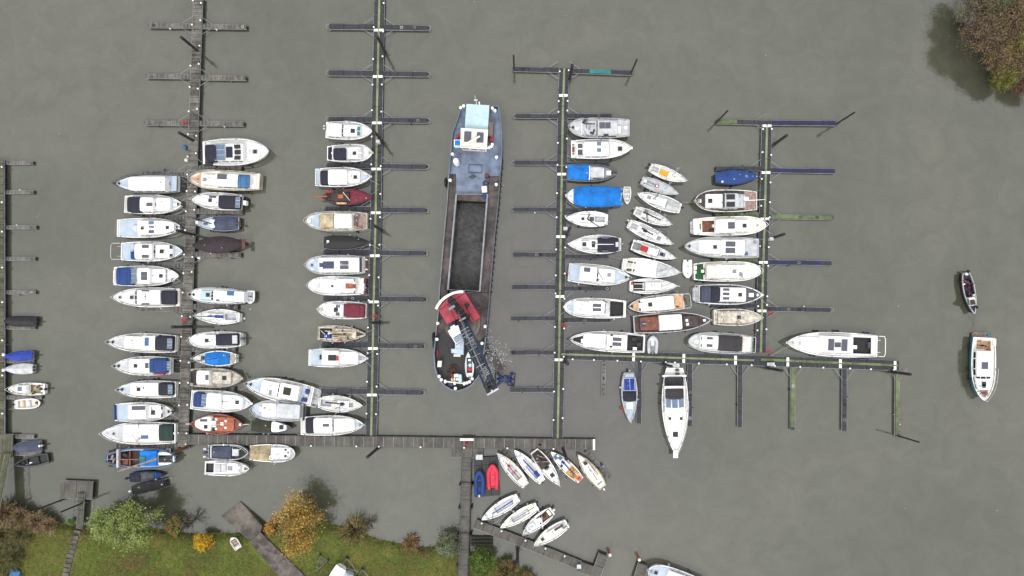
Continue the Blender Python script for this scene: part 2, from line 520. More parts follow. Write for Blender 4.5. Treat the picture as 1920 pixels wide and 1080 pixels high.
def reeds(name, px, py, rpx, h, cols, label, cat, n=600, spread=1.0, seed=0, z0=None, rpy=None, group=None, lean=.5):
    """arching stems from a tussock"""
    rnd = random.Random(seed + int(px * 3 + py))
    c = P(px, py, h * .4)
    r, r2 = rpx / 13.2, (rpy or rpx) / 13.2
    zb = max(land_z(c.x, c.y), .02) if z0 is None else z0
    rt = root(name, (c.x, c.y, zb), 0, label, cat, group)
    g = MB()
    for _ in range(n):
        a = rnd.random() * 6.283
        q = math.sqrt(rnd.random()) * (.85 + .6 * noise.noise(Vector((math.cos(a) * 2.2 + px, math.sin(a) * 2.2, seed * 1.3))))
        b0 = Vector((math.cos(a) * q * r * .6, math.sin(a) * q * r2 * .6, -.05))
        d = Vector((math.cos(a) * q * r * lean + rnd.gauss(0, .2), math.sin(a) * q * r2 * lean + rnd.gauss(0, .2), 0))
        hh = h * rnd.uniform(.45, 1.05)
        w = rnd.uniform(.012, .035) * (1.6 if rnd.random() < .3 else 1)
        s = Vector((-d.y, d.x, 0))
        s = (s.normalized() if s.length > 1e-3 else Vector((1, 0, 0))) * w
        p1 = b0 + d * .35 + Vector((0, 0, hh * .65)); p2 = b0 + d + Vector((0, 0, hh * .95))
        mi = rnd.randrange(len(cols))
        g.poly([b0 - s, b0 + s, p1 + s, p1 - s], mi)
        g.poly([p1 - s, p1 + s, p2], mi)
        if rnd.random() < .22:
            for _k in range(2):
                leaf(g, rnd, b0.lerp(p2, rnd.uniform(.4, 1)) + Vector((rnd.gauss(0, .1), rnd.gauss(0, .1), .05)), rnd.uniform(.06, .16), rnd.randrange(len(cols)))
    g.build('foliage', [leaf_mat(c_) for c_ in cols], rt, smooth=None)
    return rt

# ------------------------------------------------------------------ boats
CR = {'a': (180, 230, 5.333), 'b': (180, 400, 5.333), 'c': (180, 580, 5.333), 'd': (180, 740, 5.333), 'e': (540, 200, 5.4), 'f': (540, 380, 5.4),
      'g': (440, 560, 3.6), 'h': (1030, 200, 5.4), 'i': (1030, 370, 5.4), 'j': (1030, 520, 5.4), 'k': (1260, 180, 3.6), 'l': (1260, 420, 3.6),
      'm': (1100, 640, 4.5), 'n': (1740, 480, 3.6), 'o': (740, 800, 3.857), 'p': (0, 560, 4.909), 'q': (0, 790, 5.68), 'z': (0, 0, 1), 't': (810, 640, 10.8), 'u': (1795, 500, 10.8)}
SHP = {  # stern width, place of the greatest beam, bow p, bow q
    'm': (.86, .42, 2.6, .75), 's': (.55, .42, 1.9, .88), 'r': (.8, .45, 3.6, .62), 'd': (.06, .5, 2.0, .85), 'f': (.9, .5, 3.0, .8),
    'p': (.97, .5, 14, .35), 'w': (.35, .45, 3.0, .55), 'q': (.62, .4, 2.0, .84), 'o': (.78, .35, 2.0, .8)}

MOOR = {}
WLC = ('nvy', 'blk', 'blk', 'bur')
class Boat:
    def __init__(s, crop, stern, bow, w, name, label, cat, feats='', hull='wht', deck='dek', shape='m', gun=None, free=None, group=None, zb=0.0, seed=None, auto=True, dz=.12):
        ox, oy, k = CR[crop]
        s.k = k; s.o = (ox, oy)
        s.S = Vector((ox + stern[0] / k, oy + stern[1] / k, 0)); s.B = Vector((ox + bow[0] / k, oy + bow[1] / k, 0))
        s.w = w / k
        s.d = s.B - s.S
        s.hor = abs(s.d.x) * 1.45 > abs(s.d.y)
        n = Vector((-s.d.y, s.d.x, 0)).normalized()
        if (s.hor and n.y > 0) or (not s.hor and n.x < 0): n = -n
        s.n = n
        s.zb = zb
        lpx = s.d.length
        s.free = free or (1.15 if lpx > 95 else .95 if lpx > 70 else .6 if lpx > 50 else .42)
        zr = s.free + zb
        A, B_ = P(s.S.x, s.S.y, zr), P(s.B.x, s.B.y, zr)
        s.L = (B_ - A).length
        rz = math.atan2(B_.y - A.y, B_.x - A.x)
        s.rnd = random.Random(seed or int(s.S.x * 13 + s.S.y * 7))
        s.root = root(name, (A.x, A.y, zb), rz, label, cat, group)
        s.inv = WM[s.root].inverted()
        s.sh = SHP[shape]
        s.W = abs(s.F(.5, 1, s.free).y - s.F(.5, -1, s.free).y) / 2
        s.tops = []
        s.wells = []
        s.deck_key = deck
        s.dz = dz
        ops = [q.split() for q in feats.replace('\n', ' ').split(';') if q.strip()]
        for q in ops:
            if q[0] == 'wel': s.wells.append((s.U(q[1]), s.U(q[2]), float(q[3]), q[4], float(q[5]) if len(q) > 5 else .45))
        s.wells = [tuple(sorted(q[:2])) + q[2:] for q in s.wells]
        s.make_hull(hull, gun or hull, deck)
        for q in ops:
            if q[0] != 'wel': getattr(s, 'f_' + q[0])(*q[1:])
        if auto: s.details()
        if group in MOOR and s.hor: s.moor(MOOR[group])

    # geometry of the boat
    def F(s, u, v, z):
        px = s.S + s.d * u + s.n * (v * s.w / 2)
        return s.inv @ P(px.x, px.y, z + s.zb)
    def U(s, a):
        a = float(a)
        if s.hor: return ((s.o[0] + a / s.k) - s.S.x) / s.d.x
        return ((s.o[1] + a / s.k) - s.S.y) / s.d.y
    def pr(s, u):
        ws, um, p, q = s.sh
        u = max(0, min(1, u))
        if p > 10: return .97
        if u < um:
            return ws + (1 - ws) * math.sin(math.pi / 2 * u / um) ** .8
        t = (u - um) / (1 - um)
        return max(.012, (1 - t ** p) ** q)
    def zs(s, u):
        return s.free * (1 + .28 * max(0, u - .35) ** 2 * 2 + .03 * (1 - u))
    def top(s, u, v=0):
        z = s.zs(u) - s.dz + .03
        for a, b, w, h in s.tops:
            if a - .004 <= u <= b + .004 and abs(v) <= w + .02: z = max(z, h)
        return z
    def hb(s, x):     # half beam in metres at local x, less the side deck
        return s.pr(x / s.L) * s.W

    def make_hull(s, hull, gun, deck):
        N = 22
        us = [1 - (1 - i / N) ** 1.35 for i in range(N + 1)]
        for a, b, *_ in s.wells:
            us += [a, b]
        us = sorted(set(round(max(0, min(1, u)), 4) for u in us))
        g = MB(); rows = []
        for u in us:
            b, z = s.pr(u) * s.W, s.zs(u)
            rk = s.L * .06 * max(0, (u - .6) / .4) ** 2
            x = s.L * u
            pts = [(b, z, 0), (b * 1.01 + .015, z - .1, 0), (b * 1.01 + .015, z - .17, .05), (b * .95, z * .5, .4), (b * .86, .05, .8), (b * .7, -.25, .95), (b * .05, -.5, 1.1)]
            r = [(x - rk * f, y, zz) for y, zz, f in pts]
            rows.append(r + [(x_, -y, zz) for x_, y, zz in reversed(r)])
        n = g.grid(rows)
        g.f.append(tuple(range(n, n + 14))); g.mi.append(0)
        ho = g.build('hull', hull, s.root, ang=.5)
        g = MB()       # antifouling band, coloured dark to stand in for shade at the water's edge
        for sg in (-1, 1):
            g = MB(); rw = []
            for u in us:
                b = s.pr(u) * s.W; rk = s.L * .06 * max(0, (u - .6) / .4) ** 2
                rw.append([(s.L * u - rk * .72, sg * (b * .885 + .012), .14), (s.L * u - rk * .82, sg * (b * .865 + .012), .03), (s.L * u - rk * .95, sg * (b * .7 + .015), -.25)])
            g.grid(rw); g.build('waterline_stripe', WLC[int(s.L * 7) % 4], ho)
        g = MB(); rows = []
        t = min(.1, s.W * .1)
        for u in us:
            b, z = s.pr(u) * s.W, s.zs(u)
            bi = max(b - t, .005)
            x = s.L * u; xi = max(t, min(x, s.L - t * 1.2))
            r = [(x, b + .02, z - .03), (x, b, z + .02), (xi, bi, z + .02), (xi, bi, z - s.dz)]
            rows.append((r, [(a, -c, e) for a, c, e in r]))
        g.grid([r for r, _ in rows]); g.grid([q for _, q in rows])
        b = s.pr(0) * s.W; z = s.zs(0)
        g.grid([[(-.02, -b, z - .03), (-.02, b, z - .03)], [(0, -b, z + .021), (0, b, z + .021)], [(t, -b + t, z + .021), (t, b - t, z + .021)], [(t, -b + t, z - s.dz), (t, b - t, z - s.dz)]])
        go = g.build('gunwale', gun, s.root)
        if s.free > .5:
            g = MB()
            pts = [Vector((s.L * u, s.pr(u) * s.W + .03, s.zs(u) - .1)) for u in us]
            g.tube([Vector((p.x, -p.y, p.z)) for p in pts] + pts[::-1] + [Vector((0, -pts[0].y, pts[0].z))], .05, 4)
            g.build('rubbing_strake', s.rnd.choice(('gdk', 'chr', 'gry', 'slt')), go)
            g = MB()
            for sg in (-1, 1):  # dark tube stands in for the shade line inside the gunwale
                g = MB(); g.tube([(s.L * u, sg * max(.01, s.pr(u) * s.W - t - .02), s.zs(u) - s.dz + .02) for u in us if .03 < u < .93], .022, 3)
                g.build('inner_shade_line', s.rnd.choice(('gdk', 'gry')), go)
        # deck, open over the cockpits
        g = MB(); dr = []
        for u in us:
            b = max(s.pr(u) * s.W - t + .02, .004)
            x = max(.02, min(s.L * u, s.L - t))
            ww = .5
            for a, e, w, *_ in s.wells:
                if a - .001 <= u <= e + .001: ww = w
            c = min(ww * s.W, b * .86)
            zz = s.zs(u) - s.dz
            dr.append([(x, -b, zz), (x, -c, zz + .015), (x, 0, zz + .03), (x, c, zz + .015), (x, b, zz)])
        for i in range(len(us) - 1):
            mid = (us[i] + us[i + 1]) / 2
            inw = any(a < mid < e for a, e, *_ in s.wells)
            for j in range(4):
                if inw and j in (1, 2): continue
                g.poly([dr[i][j], dr[i][j + 1], dr[i + 1][j + 1], dr[i + 1][j]])
        g.build('deck', deck, s.root, ang=1.2)
        for a, e, w, m, dp in s.wells:
            ii = [i for i, u in enumerate(us) if a - .002 <= u <= e + .002]
            g = MB(); rows = []
            for i in ii:
                l, r = dr[i][1], dr[i][3]
                z = max(min(q[2] for q in (l, r)) - dp, -.1)
                rows.append([l, (l[0], l[1] + .04, z), (r[0], r[1] - .04, z), r])
            g.grid(rows)
            for r in (rows[0], rows[-1]): g.poly(r)
            g.build('cockpit', m, s.root)

    def outline(s, a, b, w, zt, rr=.3):
        a, b = min(a, b), max(a, b)
        out = []
        for t in (0, .015, .05, .12, .3, .5, .7, .88, .95, .985, 1):
            u = a + (b - a) * t
            e = min(t, 1 - t) * (b - a) * s.L
            q = min(1, e / rr)
            k = .78 + .22 * math.sqrt(max(0, 1 - (1 - q) ** 2))
            hv = min(w, s.pr(u) - .1) * k
            hv = max(hv, .03)
            p, r = s.F(u, hv, zt), s.F(u, -hv, zt)
            if p.y < r.y: p, r = r, p
            lim = max(s.hb(p.x) - .08, .05)
            for o in (p, r):
                o.y = max(-lim, min(lim, o.y))
            out.append((p, r))
        return out

    def f_cab(s, a, b, w, h, m, win='1', name='cabin'):
        a, b = sorted((s.U(a), s.U(b))); w = float(w); h = float(h)
        z0 = s.top((a + b) / 2) - .05
        zt = z0 + h
        ol = s.outline(a, b, w, zt)
        cx = (ol[0][0].x + ol[-1][0].x) / 2
        hl = max(.1, (ol[-1][0].x - ol[0][0].x) / 2)
        rows = []; sec = []
        for p, r in ol:
            cy = (p.y + r.y) / 2
            def pt(q, z, k):
                kx = 1 + k * min(.07, h * .1) / hl
                y = cy + (q.y - cy) * (1 + k * .07)
                lim = max(s.hb(q.x) - .06, .03)
                return Vector((cx + (q.x - cx) * kx, max(-lim, min(lim, y)), z))
            L_ = [pt(p, z0, 1), pt(p, zt - h * .3, .45), pt(p, zt - .07, .05), pt(p, zt, -.35)]
            R_ = [pt(r, z0, 1), pt(r, zt - h * .3, .45), pt(r, zt - .07, .05), pt(r, zt, -.35)]
            mid = (L_[-1] + R_[-1]) / 2 + Vector((0, 0, .05))
            sec.append((L_, R_))
            rows.append(L_ + [L_[-1].lerp(mid, .5) + Vector((0, 0, .015)), mid, R_[-1].lerp(mid, .5) + Vector((0, 0, .015))] + R_[::-1])
        g = MB()
        n = g.grid(rows)
        wd = len(rows[0])
        g.f.append(tuple(range(n, n + wd))); g.mi.append(0)
        e = n + (len(rows) - 1) * wd
        g.f.append(tuple(range(e, e + wd))); g.mi.append(0)
        o = g.build(name, m, s.root, ang=.55)
        s.tops.append((a, b, w, zt))
        if win == '1' and h > .3:
            def at(t, side, f):     # point on the side wall
                i = min(len(sec) - 2, int(t * (len(sec) - 1)))
                q = t * (len(sec) - 1) - i
                A = sec[i][side][0].lerp(sec[i][side][2], f); B = sec[i + 1][side][0].lerp(sec[i + 1][side][2], f)
                r = A.lerp(B, q)
                r.y += .03 * (1 if side == 0 else -1)
                return r
            for side in (0, 1):
                g = MB()
                L_ = (b - a) * s.L
                k = max(2, int(L_ / 1.0))
                for i in range(k):
                    t0, t1 = .2 + .6 * (i + .06) / k, .2 + .6 * (i + .94) / k
                    g.poly([at(t0, side, .42), at(t1, side, .42), at(t1, side, .84), at(t0, side, .84)])
                g.build('side_window', 'gls', o, smooth=None)
            # handrails along the roof
            for side in (0, 1):
                g = MB(); g.tube([sec[i][side][3] + Vector((0, 0, .07)) for i in range(2, 9)], .018, 4)
                g.build('handrail', 'stl', o)
        s.last = o
        return o

    def f_win(s, a, b, w, m='gls'):
        ua, ub = s.U(a), s.U(b); w = float(w)
        sg = 1 if ub > ua else -1
        z1 = s.top(ua - .02 * sg) - .06; z0 = s.top(ub + .02 * sg) + .03
        if z1 - z0 < .12: z1 = z0 + .25
        g = MB(); frs = []
        cuts = [-1, -.36, .36, 1]
        for i in range(3):
            v0, v1 = cuts[i] + .05, cuts[i + 1] - .05
            q = []
            for v, zz, u in ((v0, z1, ua), (v1, z1, ua), (v1, z0, ub), (v0, z0, ub)):
                uu = u - .012 * sg * abs(v)
                q.append(s.F(uu, v * min(w, s.pr(uu) - .08), zz + .03))
            g.poly(q)
            frs.append((q[1], q[2]))
        o = g.build('windscreen', m, s.root, smooth=None)
        for q in frs:
            fr = MB(); fr.tube(q, .03, 4); fr.build('frame', 'wht', o)

    def f_can(s, a, b, w, h, m, rib='3'):
        a, b = sorted((s.U(a), s.U(b))); w = float(w); h = float(h)
        z0 = s.top((a + b) / 2); zt = z0 + h
        rows = []
        nn = 9
        for i in range(nn):
            t = i / (nn - 1)
            u = a + (b - a) * t
            hv = min(w, s.pr(u) - .05)
            sag = .05 * math.sin(t * math.pi * int(rib)) ** 2
            end = 1 if 0 < i < nn - 1 else .93
            p, r = s.F(u, hv, zt), s.F(u, -hv, zt)
            c = (p + r) / 2
            row = []
            for f, dzz in ((1.03, -h * .75), (1.0, -.22), (.88, -.06), (.5, .0), (0, .03)):
                q = c + (p - c) * f * end; q.z = zt + dzz - sag * (1 - abs(f) * .6); row.append(q)
            for f, dzz in ((.5, .0), (.88, -.06), (1.0, -.22), (1.03, -h * .75)):
                q = c + (r - c) * f * end; q.z = zt + dzz - sag * (1 - abs(f) * .6); row.append(q)
            rows.append(row)
        g = MB(); n = g.grid(rows); wd = 9
        g.f.append(tuple(range(n, n + wd))); g.mi.append(0)
        e = n + (nn - 1) * wd
        g.f.append(tuple(range(e, e + wd))); g.mi.append(0)
        o = g.build('canopy', m, s.root, ang=.9)
        fr = MB()
        for i in (2, 6):
            fr.tube([q + Vector((0, 0, .015)) for q in rows[i][1:-1]], .014, 3)
        fr.build('seam', 'mat' if m not in ('wht', 'off') else 'gry', o)
        s.tops.append((a, b, w, zt))

    def f_gl(s, a, b, w, m='glb'):
        """clear tent panels in a white frame"""
        a, b = sorted((s.U(a), s.U(b))); w = float(w)
        z = max(max(s.top(a - .02), s.top(b + .02)) - .08, s.top((a + b) / 2) + .04)
        g = MB(); fr = MB()
        for v0, v1 in ((-w, -w * .36), (-w * .3, w * .3), (w * .36, w)):
            q = [s.F(a, v0, z), s.F(b, v0, z - .03), s.F(b, v1, z - .03), s.F(a, v1, z)]
            g.poly(q); fr.tube(q + [q[0]], .025, 4)
        zt = min(z, s.top((a + b) / 2) + .02)
        for sg in (-1, 1):
            g.poly([s.F(a, sg * w, z), s.F(b, sg * w, z - .03), s.F(b, sg * w, zt - .3), s.F(a, sg * w, zt - .3)])
        o = g.build('tent_window', m, s.root, smooth=None)
        fr.build('frame', 'bur' if m == 'bur' else 'lgr', o)

    def f_cov(s, a, b, m, w='1', h='.35'):
        """fitted cover over the hull with a ridge and folds"""
        a, b = sorted((s.U(a), s.U(b))); w = float(w); h = float(h)
        rows = []; n = 16
        for i in range(n + 1):
            u = a + (b - a) * i / n
            hw = s.pr(u) * s.W * w + .03
            z = s.zs(u)
            x = s.L * u
            rr = h * min(1, (i + .6) / 2.5, (n - i + .6) / 2.5) * (1 + .16 * math.sin(u * 23 + s.L * 5)) * min(1, hw / .5)
            row = [(x, hw + .02, z - .28), (x, hw + .01, z + .03)]
            for f in (.85, .55, .25, 0, -.25, -.55, -.85):
                zz = z + .05 + rr * (1 - abs(f)) ** .8 + .05 * noise.noise(Vector((x * 1.7, f * 3 + s.L, 1)))
                row.append((x, hw * f, zz))
            row += [(x, -hw - .01, z + .03), (x, -hw - .02, z - .28)]
            rows.append(row)
        g = MB(); k = g.grid(rows); wd = len(rows[0])
        g.f.append(tuple(range(k, k + wd))); g.mi.append(0)
        e = k + n * wd
        g.f.append(tuple(range(e, e + wd))); g.mi.append(0)
        g.build('cover', m, s.root, ang=1.0)
        s.tops.append((a, b, w, s.zs((a + b) / 2) + h))

    def f_pan(s, a, b, v0, v1, m='sol'):
        a, b = sorted((s.U(a), s.U(b))); v0, v1 = sorted((float(v0), float(v1)))
        z = s.top((a + b) / 2, (v0 + v1) / 2) + .1
        p = [s.F(a, v0, z), s.F(b, v0, z), s.F(b, v1, z), s.F(a, v1, z)]
        g = MB(); g.loft([[q - Vector((0, 0, .13)) for q in p], p])
        c = sum(p, Vector()) / 4
        fr = MB(); fr.tube(p + [p[0]], .02, 4)
        g.tubes = None
        o = g.build('solar_panel' if m == 'sol' else 'roof_panel', m, s.root)
        fr.build('frame', 'stl', o)

    def f_hat(s, a, v='0', sz='.5', m='gls'):
        u, v, sz = s.U(a), float(v), float(sz) / 2
        z = s.top(u, v) + .09
        c = s.F(u, v, z)
        g = MB(); g.box((c.x, c.y, z - .07), (sz * 2 + .12, sz * 2 + .12, .14), 0, .04)
        o = g.build('hatch', 'lgr', s.root)
        g = MB(); g.box((c.x, c.y, z + .01), (sz * 2, sz * 2, .03), 0, .02)
        g.build('pane', m, o)

    def f_box(s, a, b, v0, v1, h, m, name):
        a, b = sorted((s.U(a), s.U(b))); v0, v1 = float(v0), float(v1); h = float(h)
        z0 = s.top((a + b) / 2, (v0 + v1) / 2)
        for q in s.wells:
            if q[0] <= (a + b) / 2 <= q[1] and max(abs(v0), abs(v1)) <= q[2] + .05: z0 = s.zs(a) - s.dz - q[4]
        zt = z0 + h
        p = [s.F(a, v0, zt), s.F(b, v0, zt), s.F(b, v1, zt), s.F(a, v1, zt)]
        g = MB()
        c = sum(p, Vector()) / 4
        lo = [c + (q - c) * 1.0 + Vector((0, 0, -h - .02)) for q in p]
        hi = [c + (q - c) * .93 for q in p]
        md = [q + Vector((0, 0, -min(.04, h * .3))) for q in p]
        g.loft([lo, md, hi])
        g.build(name, m, s.root)

    def f_rail(s, a, m='lgr', h='.6', off='.05'):
        ua = s.U(a); h = float(h)
        g = MB()
        N = 14
        for sg in (-1, 1):
            pts = []
            for i in range(N + 1):
                u = ua + (1 - ua) * i / N
                y = max(s.pr(u) * s.W - .07, 0) * sg
                pts.append(Vector((s.L * u - (.0 if u < .98 else -.12), y, s.zs(u) + h)))
            g.tube(pts, .03, 4)
            for i in range(0, N, 3):
                p = pts[i]
                g.tube([p, (p.x, p.y, p.z - h)], .017, 3)
        g.build('railing', m, s.root)

    def f_srail(s, b, m='stl'):
        ub = s.U(b)
        g = MB(); pts = []
        for i in range(6): 
            u = ub * (1 - i / 5); pts.append(Vector((s.L * u + .05, s.pr(u) * s.W - .07, s.zs(u) + .6)))
        pts += [Vector((p.x, -p.y, p.z)) for p in reversed(pts)]
        g.tube(pts, .021, 4)
        for p in pts[::2]: g.tube([p, (p.x, p.y, p.z - .6)], .017, 3)
        g.build('stern_rail', m, s.root)

    def f_plat(s, ln, m='wht', w='.8'):
        ln, w = float(ln), float(w)
        g = MB(); b = s.pr(0) * s.W * w
        g.loft([[(.05, -b, z), (-ln * .8, -b, z), (-ln, -b * .75, z), (-ln, b * .75, z), (-ln * .8, b, z), (.05, b, z)] for z in (.2, .34)])
        o = g.build('bathing_platform', m, s.root)
        for y in (-b * .3, b * .3):
            g = MB(); g.tube([(-ln * .9, y, .34), (-ln * .9, y, .8), (-.05, y, 1.1)], .02, 4); g.build('boarding_rail', 'stl', o)

    def f_frm(s, ln, m='lgr'):
        """open davit frame behind the stern"""
        ln = float(ln); b = s.pr(0) * s.W * .95; z = s.free + .3
        g = MB(); g.tube([(0, -b, z), (-ln * .85, -b, z), (-ln, -b * .7, z), (-ln, b * .7, z), (-ln * .85, b, z), (0, b, z)], .05, 5)
        for y in (-b * .6, b * .6): g.tube([(.1, y, z - .4), (-ln * .3, y, z)], .04, 4)
        g.build('stern_frame', m, s.root)

    def f_mast(s, a, h, m='stl', r='.07', v='0', sp='1'):
        u = s.U(a); h = float(h); z0 = s.top(u, float(v)) - .02; c = s.F(u, float(v), z0)
        g = MB(); g.tube([c, (c.x, c.y, z0 + h * .5), (c.x, c.y, z0 + h)], float(r), 6, float(r) * .7)
        if sp == '1' and h > 3: g.tube([(c.x, c.y - .6, z0 + h * .55), (c.x, c.y + .6, z0 + h * .55)], .03, 4)
        o = g.build('mast', m, s.root)
        if sp == '1' and h > 3:
            g = MB(); t = (c.x, c.y, z0 + h * .97)
            for e in ((s.L - .1, 0, s.zs(1)), (.1, 0, s.zs(0)), (c.x - .2, s.W * .85, s.zs(u)), (c.x - .2, -s.W * .85, s.zs(u))): g.tube([t, e], .008, 3)
            g.build('rigging', 'stl', o)

    def f_boom(s, a, b, v0, v1, m, r='.1', h='.9', name='boom'):
        ua, ub = s.U(a), s.U(b); h = float(h)
        z = s.top((ua + ub) / 2) + h
        p, q = s.F(ua, float(v0), z), s.F(ub, float(v1), z)
        g = MB(); r = float(r)
        g.tube([p, p.lerp(q, .15), p.lerp(q, .5) + Vector((0, 0, -.03)), p.lerp(q, .85), q], r, 6, r * .6)
        o = g.build(name, m, s.root)
        if h > .3:
            g = MB(); g.tube([q, (q.x, q.y, z - h)], .02, 3); g.tube([p, (p.x, p.y, z - h)], .03, 3); g.build('support', 'stl', o)

    def f_ob(s, v='0', m='blk', sz='1'):
        v, k = float(v), float(sz); y = s.F(0, v, .6).y
        g = MB(); zc = s.free + .15 * k
        g.loft([[(-.25 * k + a * k * w_, y + b * k * w_, zc + zz * k) for a, b in ((-.24, -.1), (-.17, -.16), (.12, -.16), (.2, -.1), (.2, .1), (.12, .16), (-.17, .16), (-.24, .1))] for zz, w_ in ((-.12, .8), (.0, 1.0), (.22, .95), (.3, .7))])
        o = g.build('outboard_motor', m, s.root)
        g = MB(); g.tube([(-.28 * k, y, zc - .1), (-.3 * k, y, -.3)], .07 * k, 5); g.box((-.06, y, s.free - .05), (.2, .22, .3))
        g.build('motor_leg', 'gdk', o)

    def f_fd(s, a, b, m, w='1'):
        a, b = sorted((max(0.01, s.U(a)), min(.985, s.U(b))))
        rows = []
        for i in range(9):
            u = a + (b - a) * i / 8
            y = max(s.pr(u) * s.W - .16, .01) * float(w); z = s.zs(u) - s.dz
            x = min(s.L * u, s.L - .12)
            rows.append([(x, -y, z + .006), (x, -y * .6, z + .022), (x, 0, z + .038), (x, y * .6, z + .022), (x, y, z + .006)])
        g = MB(); g.grid(rows); g.build('deck_covering', m, s.root, ang=1.2)

    def f_arch(s, a, w, h, m='wht'):
        u, w, h = s.U(a), float(w), float(h); z = s.top(u)
        p = [s.F(u, sg * w, z) for sg in (-1, 1)]
        q = [s.F(u, sg * w * .9, z + h) for sg in (-1, 1)]
        g = MB(); g.tube([p[0], q[0], q[1], p[1]], .07, 5)
        g.box(((q[0].x + q[1].x) / 2, (q[0].y + q[1].y) / 2, z + h + .1), (.3, .3, .18), 0, .05)
        g.build('radar_arch', m, s.root)

    def f_anc(s, m='chr'):
        u = .93; z = s.zs(u) - s.dz + .04; x = s.L * u
        g = MB(); g.box((x, 0, z + .1), (.3, .22, .2), 0, .05); g.tube([(x, -.22, z + .12), (x, .22, z + .12)], .08, 6); g.tube([(x, 0, z + .15), (s.L + .1, 0, s.zs(1) + .05)], .035, 4)
        g.box((s.L + .02, 0, s.zs(1) + .02), (.35, .3, .07), 0, .03)
        g.build('windlass', m, s.root)

    def f_life(s, a, v, m='orb', r='.3'):
        u = s.U(a); z = s.top(u, float(v)); c = s.F(u, float(v), z + .1)
        g = MB(); g.tube([(c.x + math.cos(t * .5236) * float(r), c.y + math.sin(t * .5236) * float(r), c.z) for t in range(13)], .07, 5)
        g.build('lifebuoy', m, s.root)

    def f_fen(s, a, sd, m='blk', r='.15'):
        u, r = s.U(a), float(r)
        y = s.F(u, float(sd), s.free).y
        y = math.copysign(s.pr(u) * s.W + r * .8, y)
        g = MB(); g.lathe((s.L * u, y, s.free * .55), [(.3 * r, -.35), (r, -.22), (r, .2), (.3 * r, .33), (.02, .36)], 7)
        o = g.build('fender', m, s.root)
        g = MB(); g.tube([(s.L * u, y, s.free * .55 + .3), (s.L * u, y * .96, s.zs(u) + .04)], .012, 3); g.build('cord', 'rop', o)

    def f_seats(s, a, b, m, w='.6'):
        """three thwarts / benches"""
        ua, ub = s.U(a), s.U(b)
        for t in (.1, .5, .9):
            g = MB()
            u = ua + (ub - ua) * t; hw = (s.pr(u) * s.W - .1) * float(w)
            g.box((s.L * u, 0, s.zs(u) - s.dz - .05), (.28, hw * 2, .05), 0, .02); g.build('thwart', m, s.root)

    def f_clut(s, a, b, n, *ms):
        """loose gear lying on deck"""
        a, b = sorted((s.U(a), s.U(b)))
        for i in range(int(n)):
            g = [MB() for _ in ms]
            u = s.rnd.uniform(a, b); v = s.rnd.uniform(-.7, .7) * s.pr(u); z = s.top(u, v)
            c = s.F(u, v, z)
            j = s.rnd.randrange(len(ms)); q = s.rnd.uniform(.08, .35)
            if s.rnd.random() < .5: g[j].box((c.x, c.y, z + q * .3), (q * 2, q, q * .7), s.rnd.random() * 3, .03)
            else:
                d = s.rnd.random() * 3; g[j].tube([c + Vector((-math.cos(d), -math.sin(d), .06)) * q * 3, c + Vector((0, 0, .12)), c + Vector((math.cos(d), math.sin(d), .06)) * q * 3], .04, 4)
            g[j].build('deck_gear', ms[j], s.root)

    def f_tube(s, *pv):
        """inflatable collar"""
        m = pv[0]; r = float(pv[1])
        g = MB(); pts = []
        for i in range(13):
            u = i / 12 * .97; pts.append(Vector((s.L * u, max(s.pr(u) * s.W - r, 0), s.free + .12 * u)))
        g.tube([(p.x - (.25 if i == 0 else 0), p.y, p.z) for i, p in enumerate(pts)] + [(p.x, -p.y, p.z) for p in reversed(pts[1:])] + [(-.25, -pts[0].y, pts[0].z)], r, 8)
        g.build('collar', m, s.root)

    def moor(s, sd):
        """two lines from the end that faces the jetty"""
        at_bow = (s.d.x > 0) == (sd > 0)
        for sg in (-1, 1):
            u = .96 if at_bow else .03
            x0 = s.L * u; y0 = sg * max(.1, s.pr(u) * s.W - .05); k = 1 if at_bow else -1
            a = Vector((x0, y0, s.zs(u) + .06)); b = Vector((x0 + k * s.rnd.uniform(.9, 1.5), sg * s.W * s.rnd.uniform(.7, 1.1), .6 - s.zb))
            g = MB(); m = (a + b) / 2; m.z -= .12; g.tube([a, m, b], .02, 4); g.build('mooring_line', s.rnd.choice(('rop', 'chr', 'lgr')), s.root)
    def details(s):
        """cleats, fairleads, a vent or two and fenders, as every boat has"""
        for u in (.06, .5, .86):
            for sg in (-1, 1):
                g = MB()
                y = (s.pr(u) * s.W - .05) * sg; z = s.zs(u) + .05
                g.tube([(s.L * u - .13, y, z), (s.L * u + .13, y, z)], .025, 4); g.build('cleat', 'stl', s.root)
        if s.free > .8:
            for u in s.rnd.sample([.18, .3, .42, .55, .68], 3):
                sg = s.rnd.choice((-1, 1)); r = s.rnd.uniform(.11, .16)
                x, y = s.L * u, (s.pr(u) * s.W + r * .9) * sg
                g = MB(); g.lathe((x, y, s.free * .55), [(.3 * r, -.35), (r, -.2), (r, .2), (.3 * r, .33)], 7)
                g.build('fender', s.rnd.choice(('blk', 'nvy', 'lgr', 'blk')), s.root)
            if s.tops:
                a, b, w, z = s.tops[0]
                for _ in range(3):
                    g = MB()
                    c = s.F(s.rnd.uniform(a + .03, b - .03), s.rnd.uniform(-.5, .5) * w, z)
                    if s.rnd.random() < .6: g.lathe((c.x, c.y, z), [(.09, 0), (.09, .1), (.05, .14)], 8)
                    else: g.tube([(c.x, c.y, z), (c.x, c.y, z + .9)], .015, 3)
                    g.build('roof_fitting', s.rnd.choice(('stl', 'lgr', 'gry')), s.root)
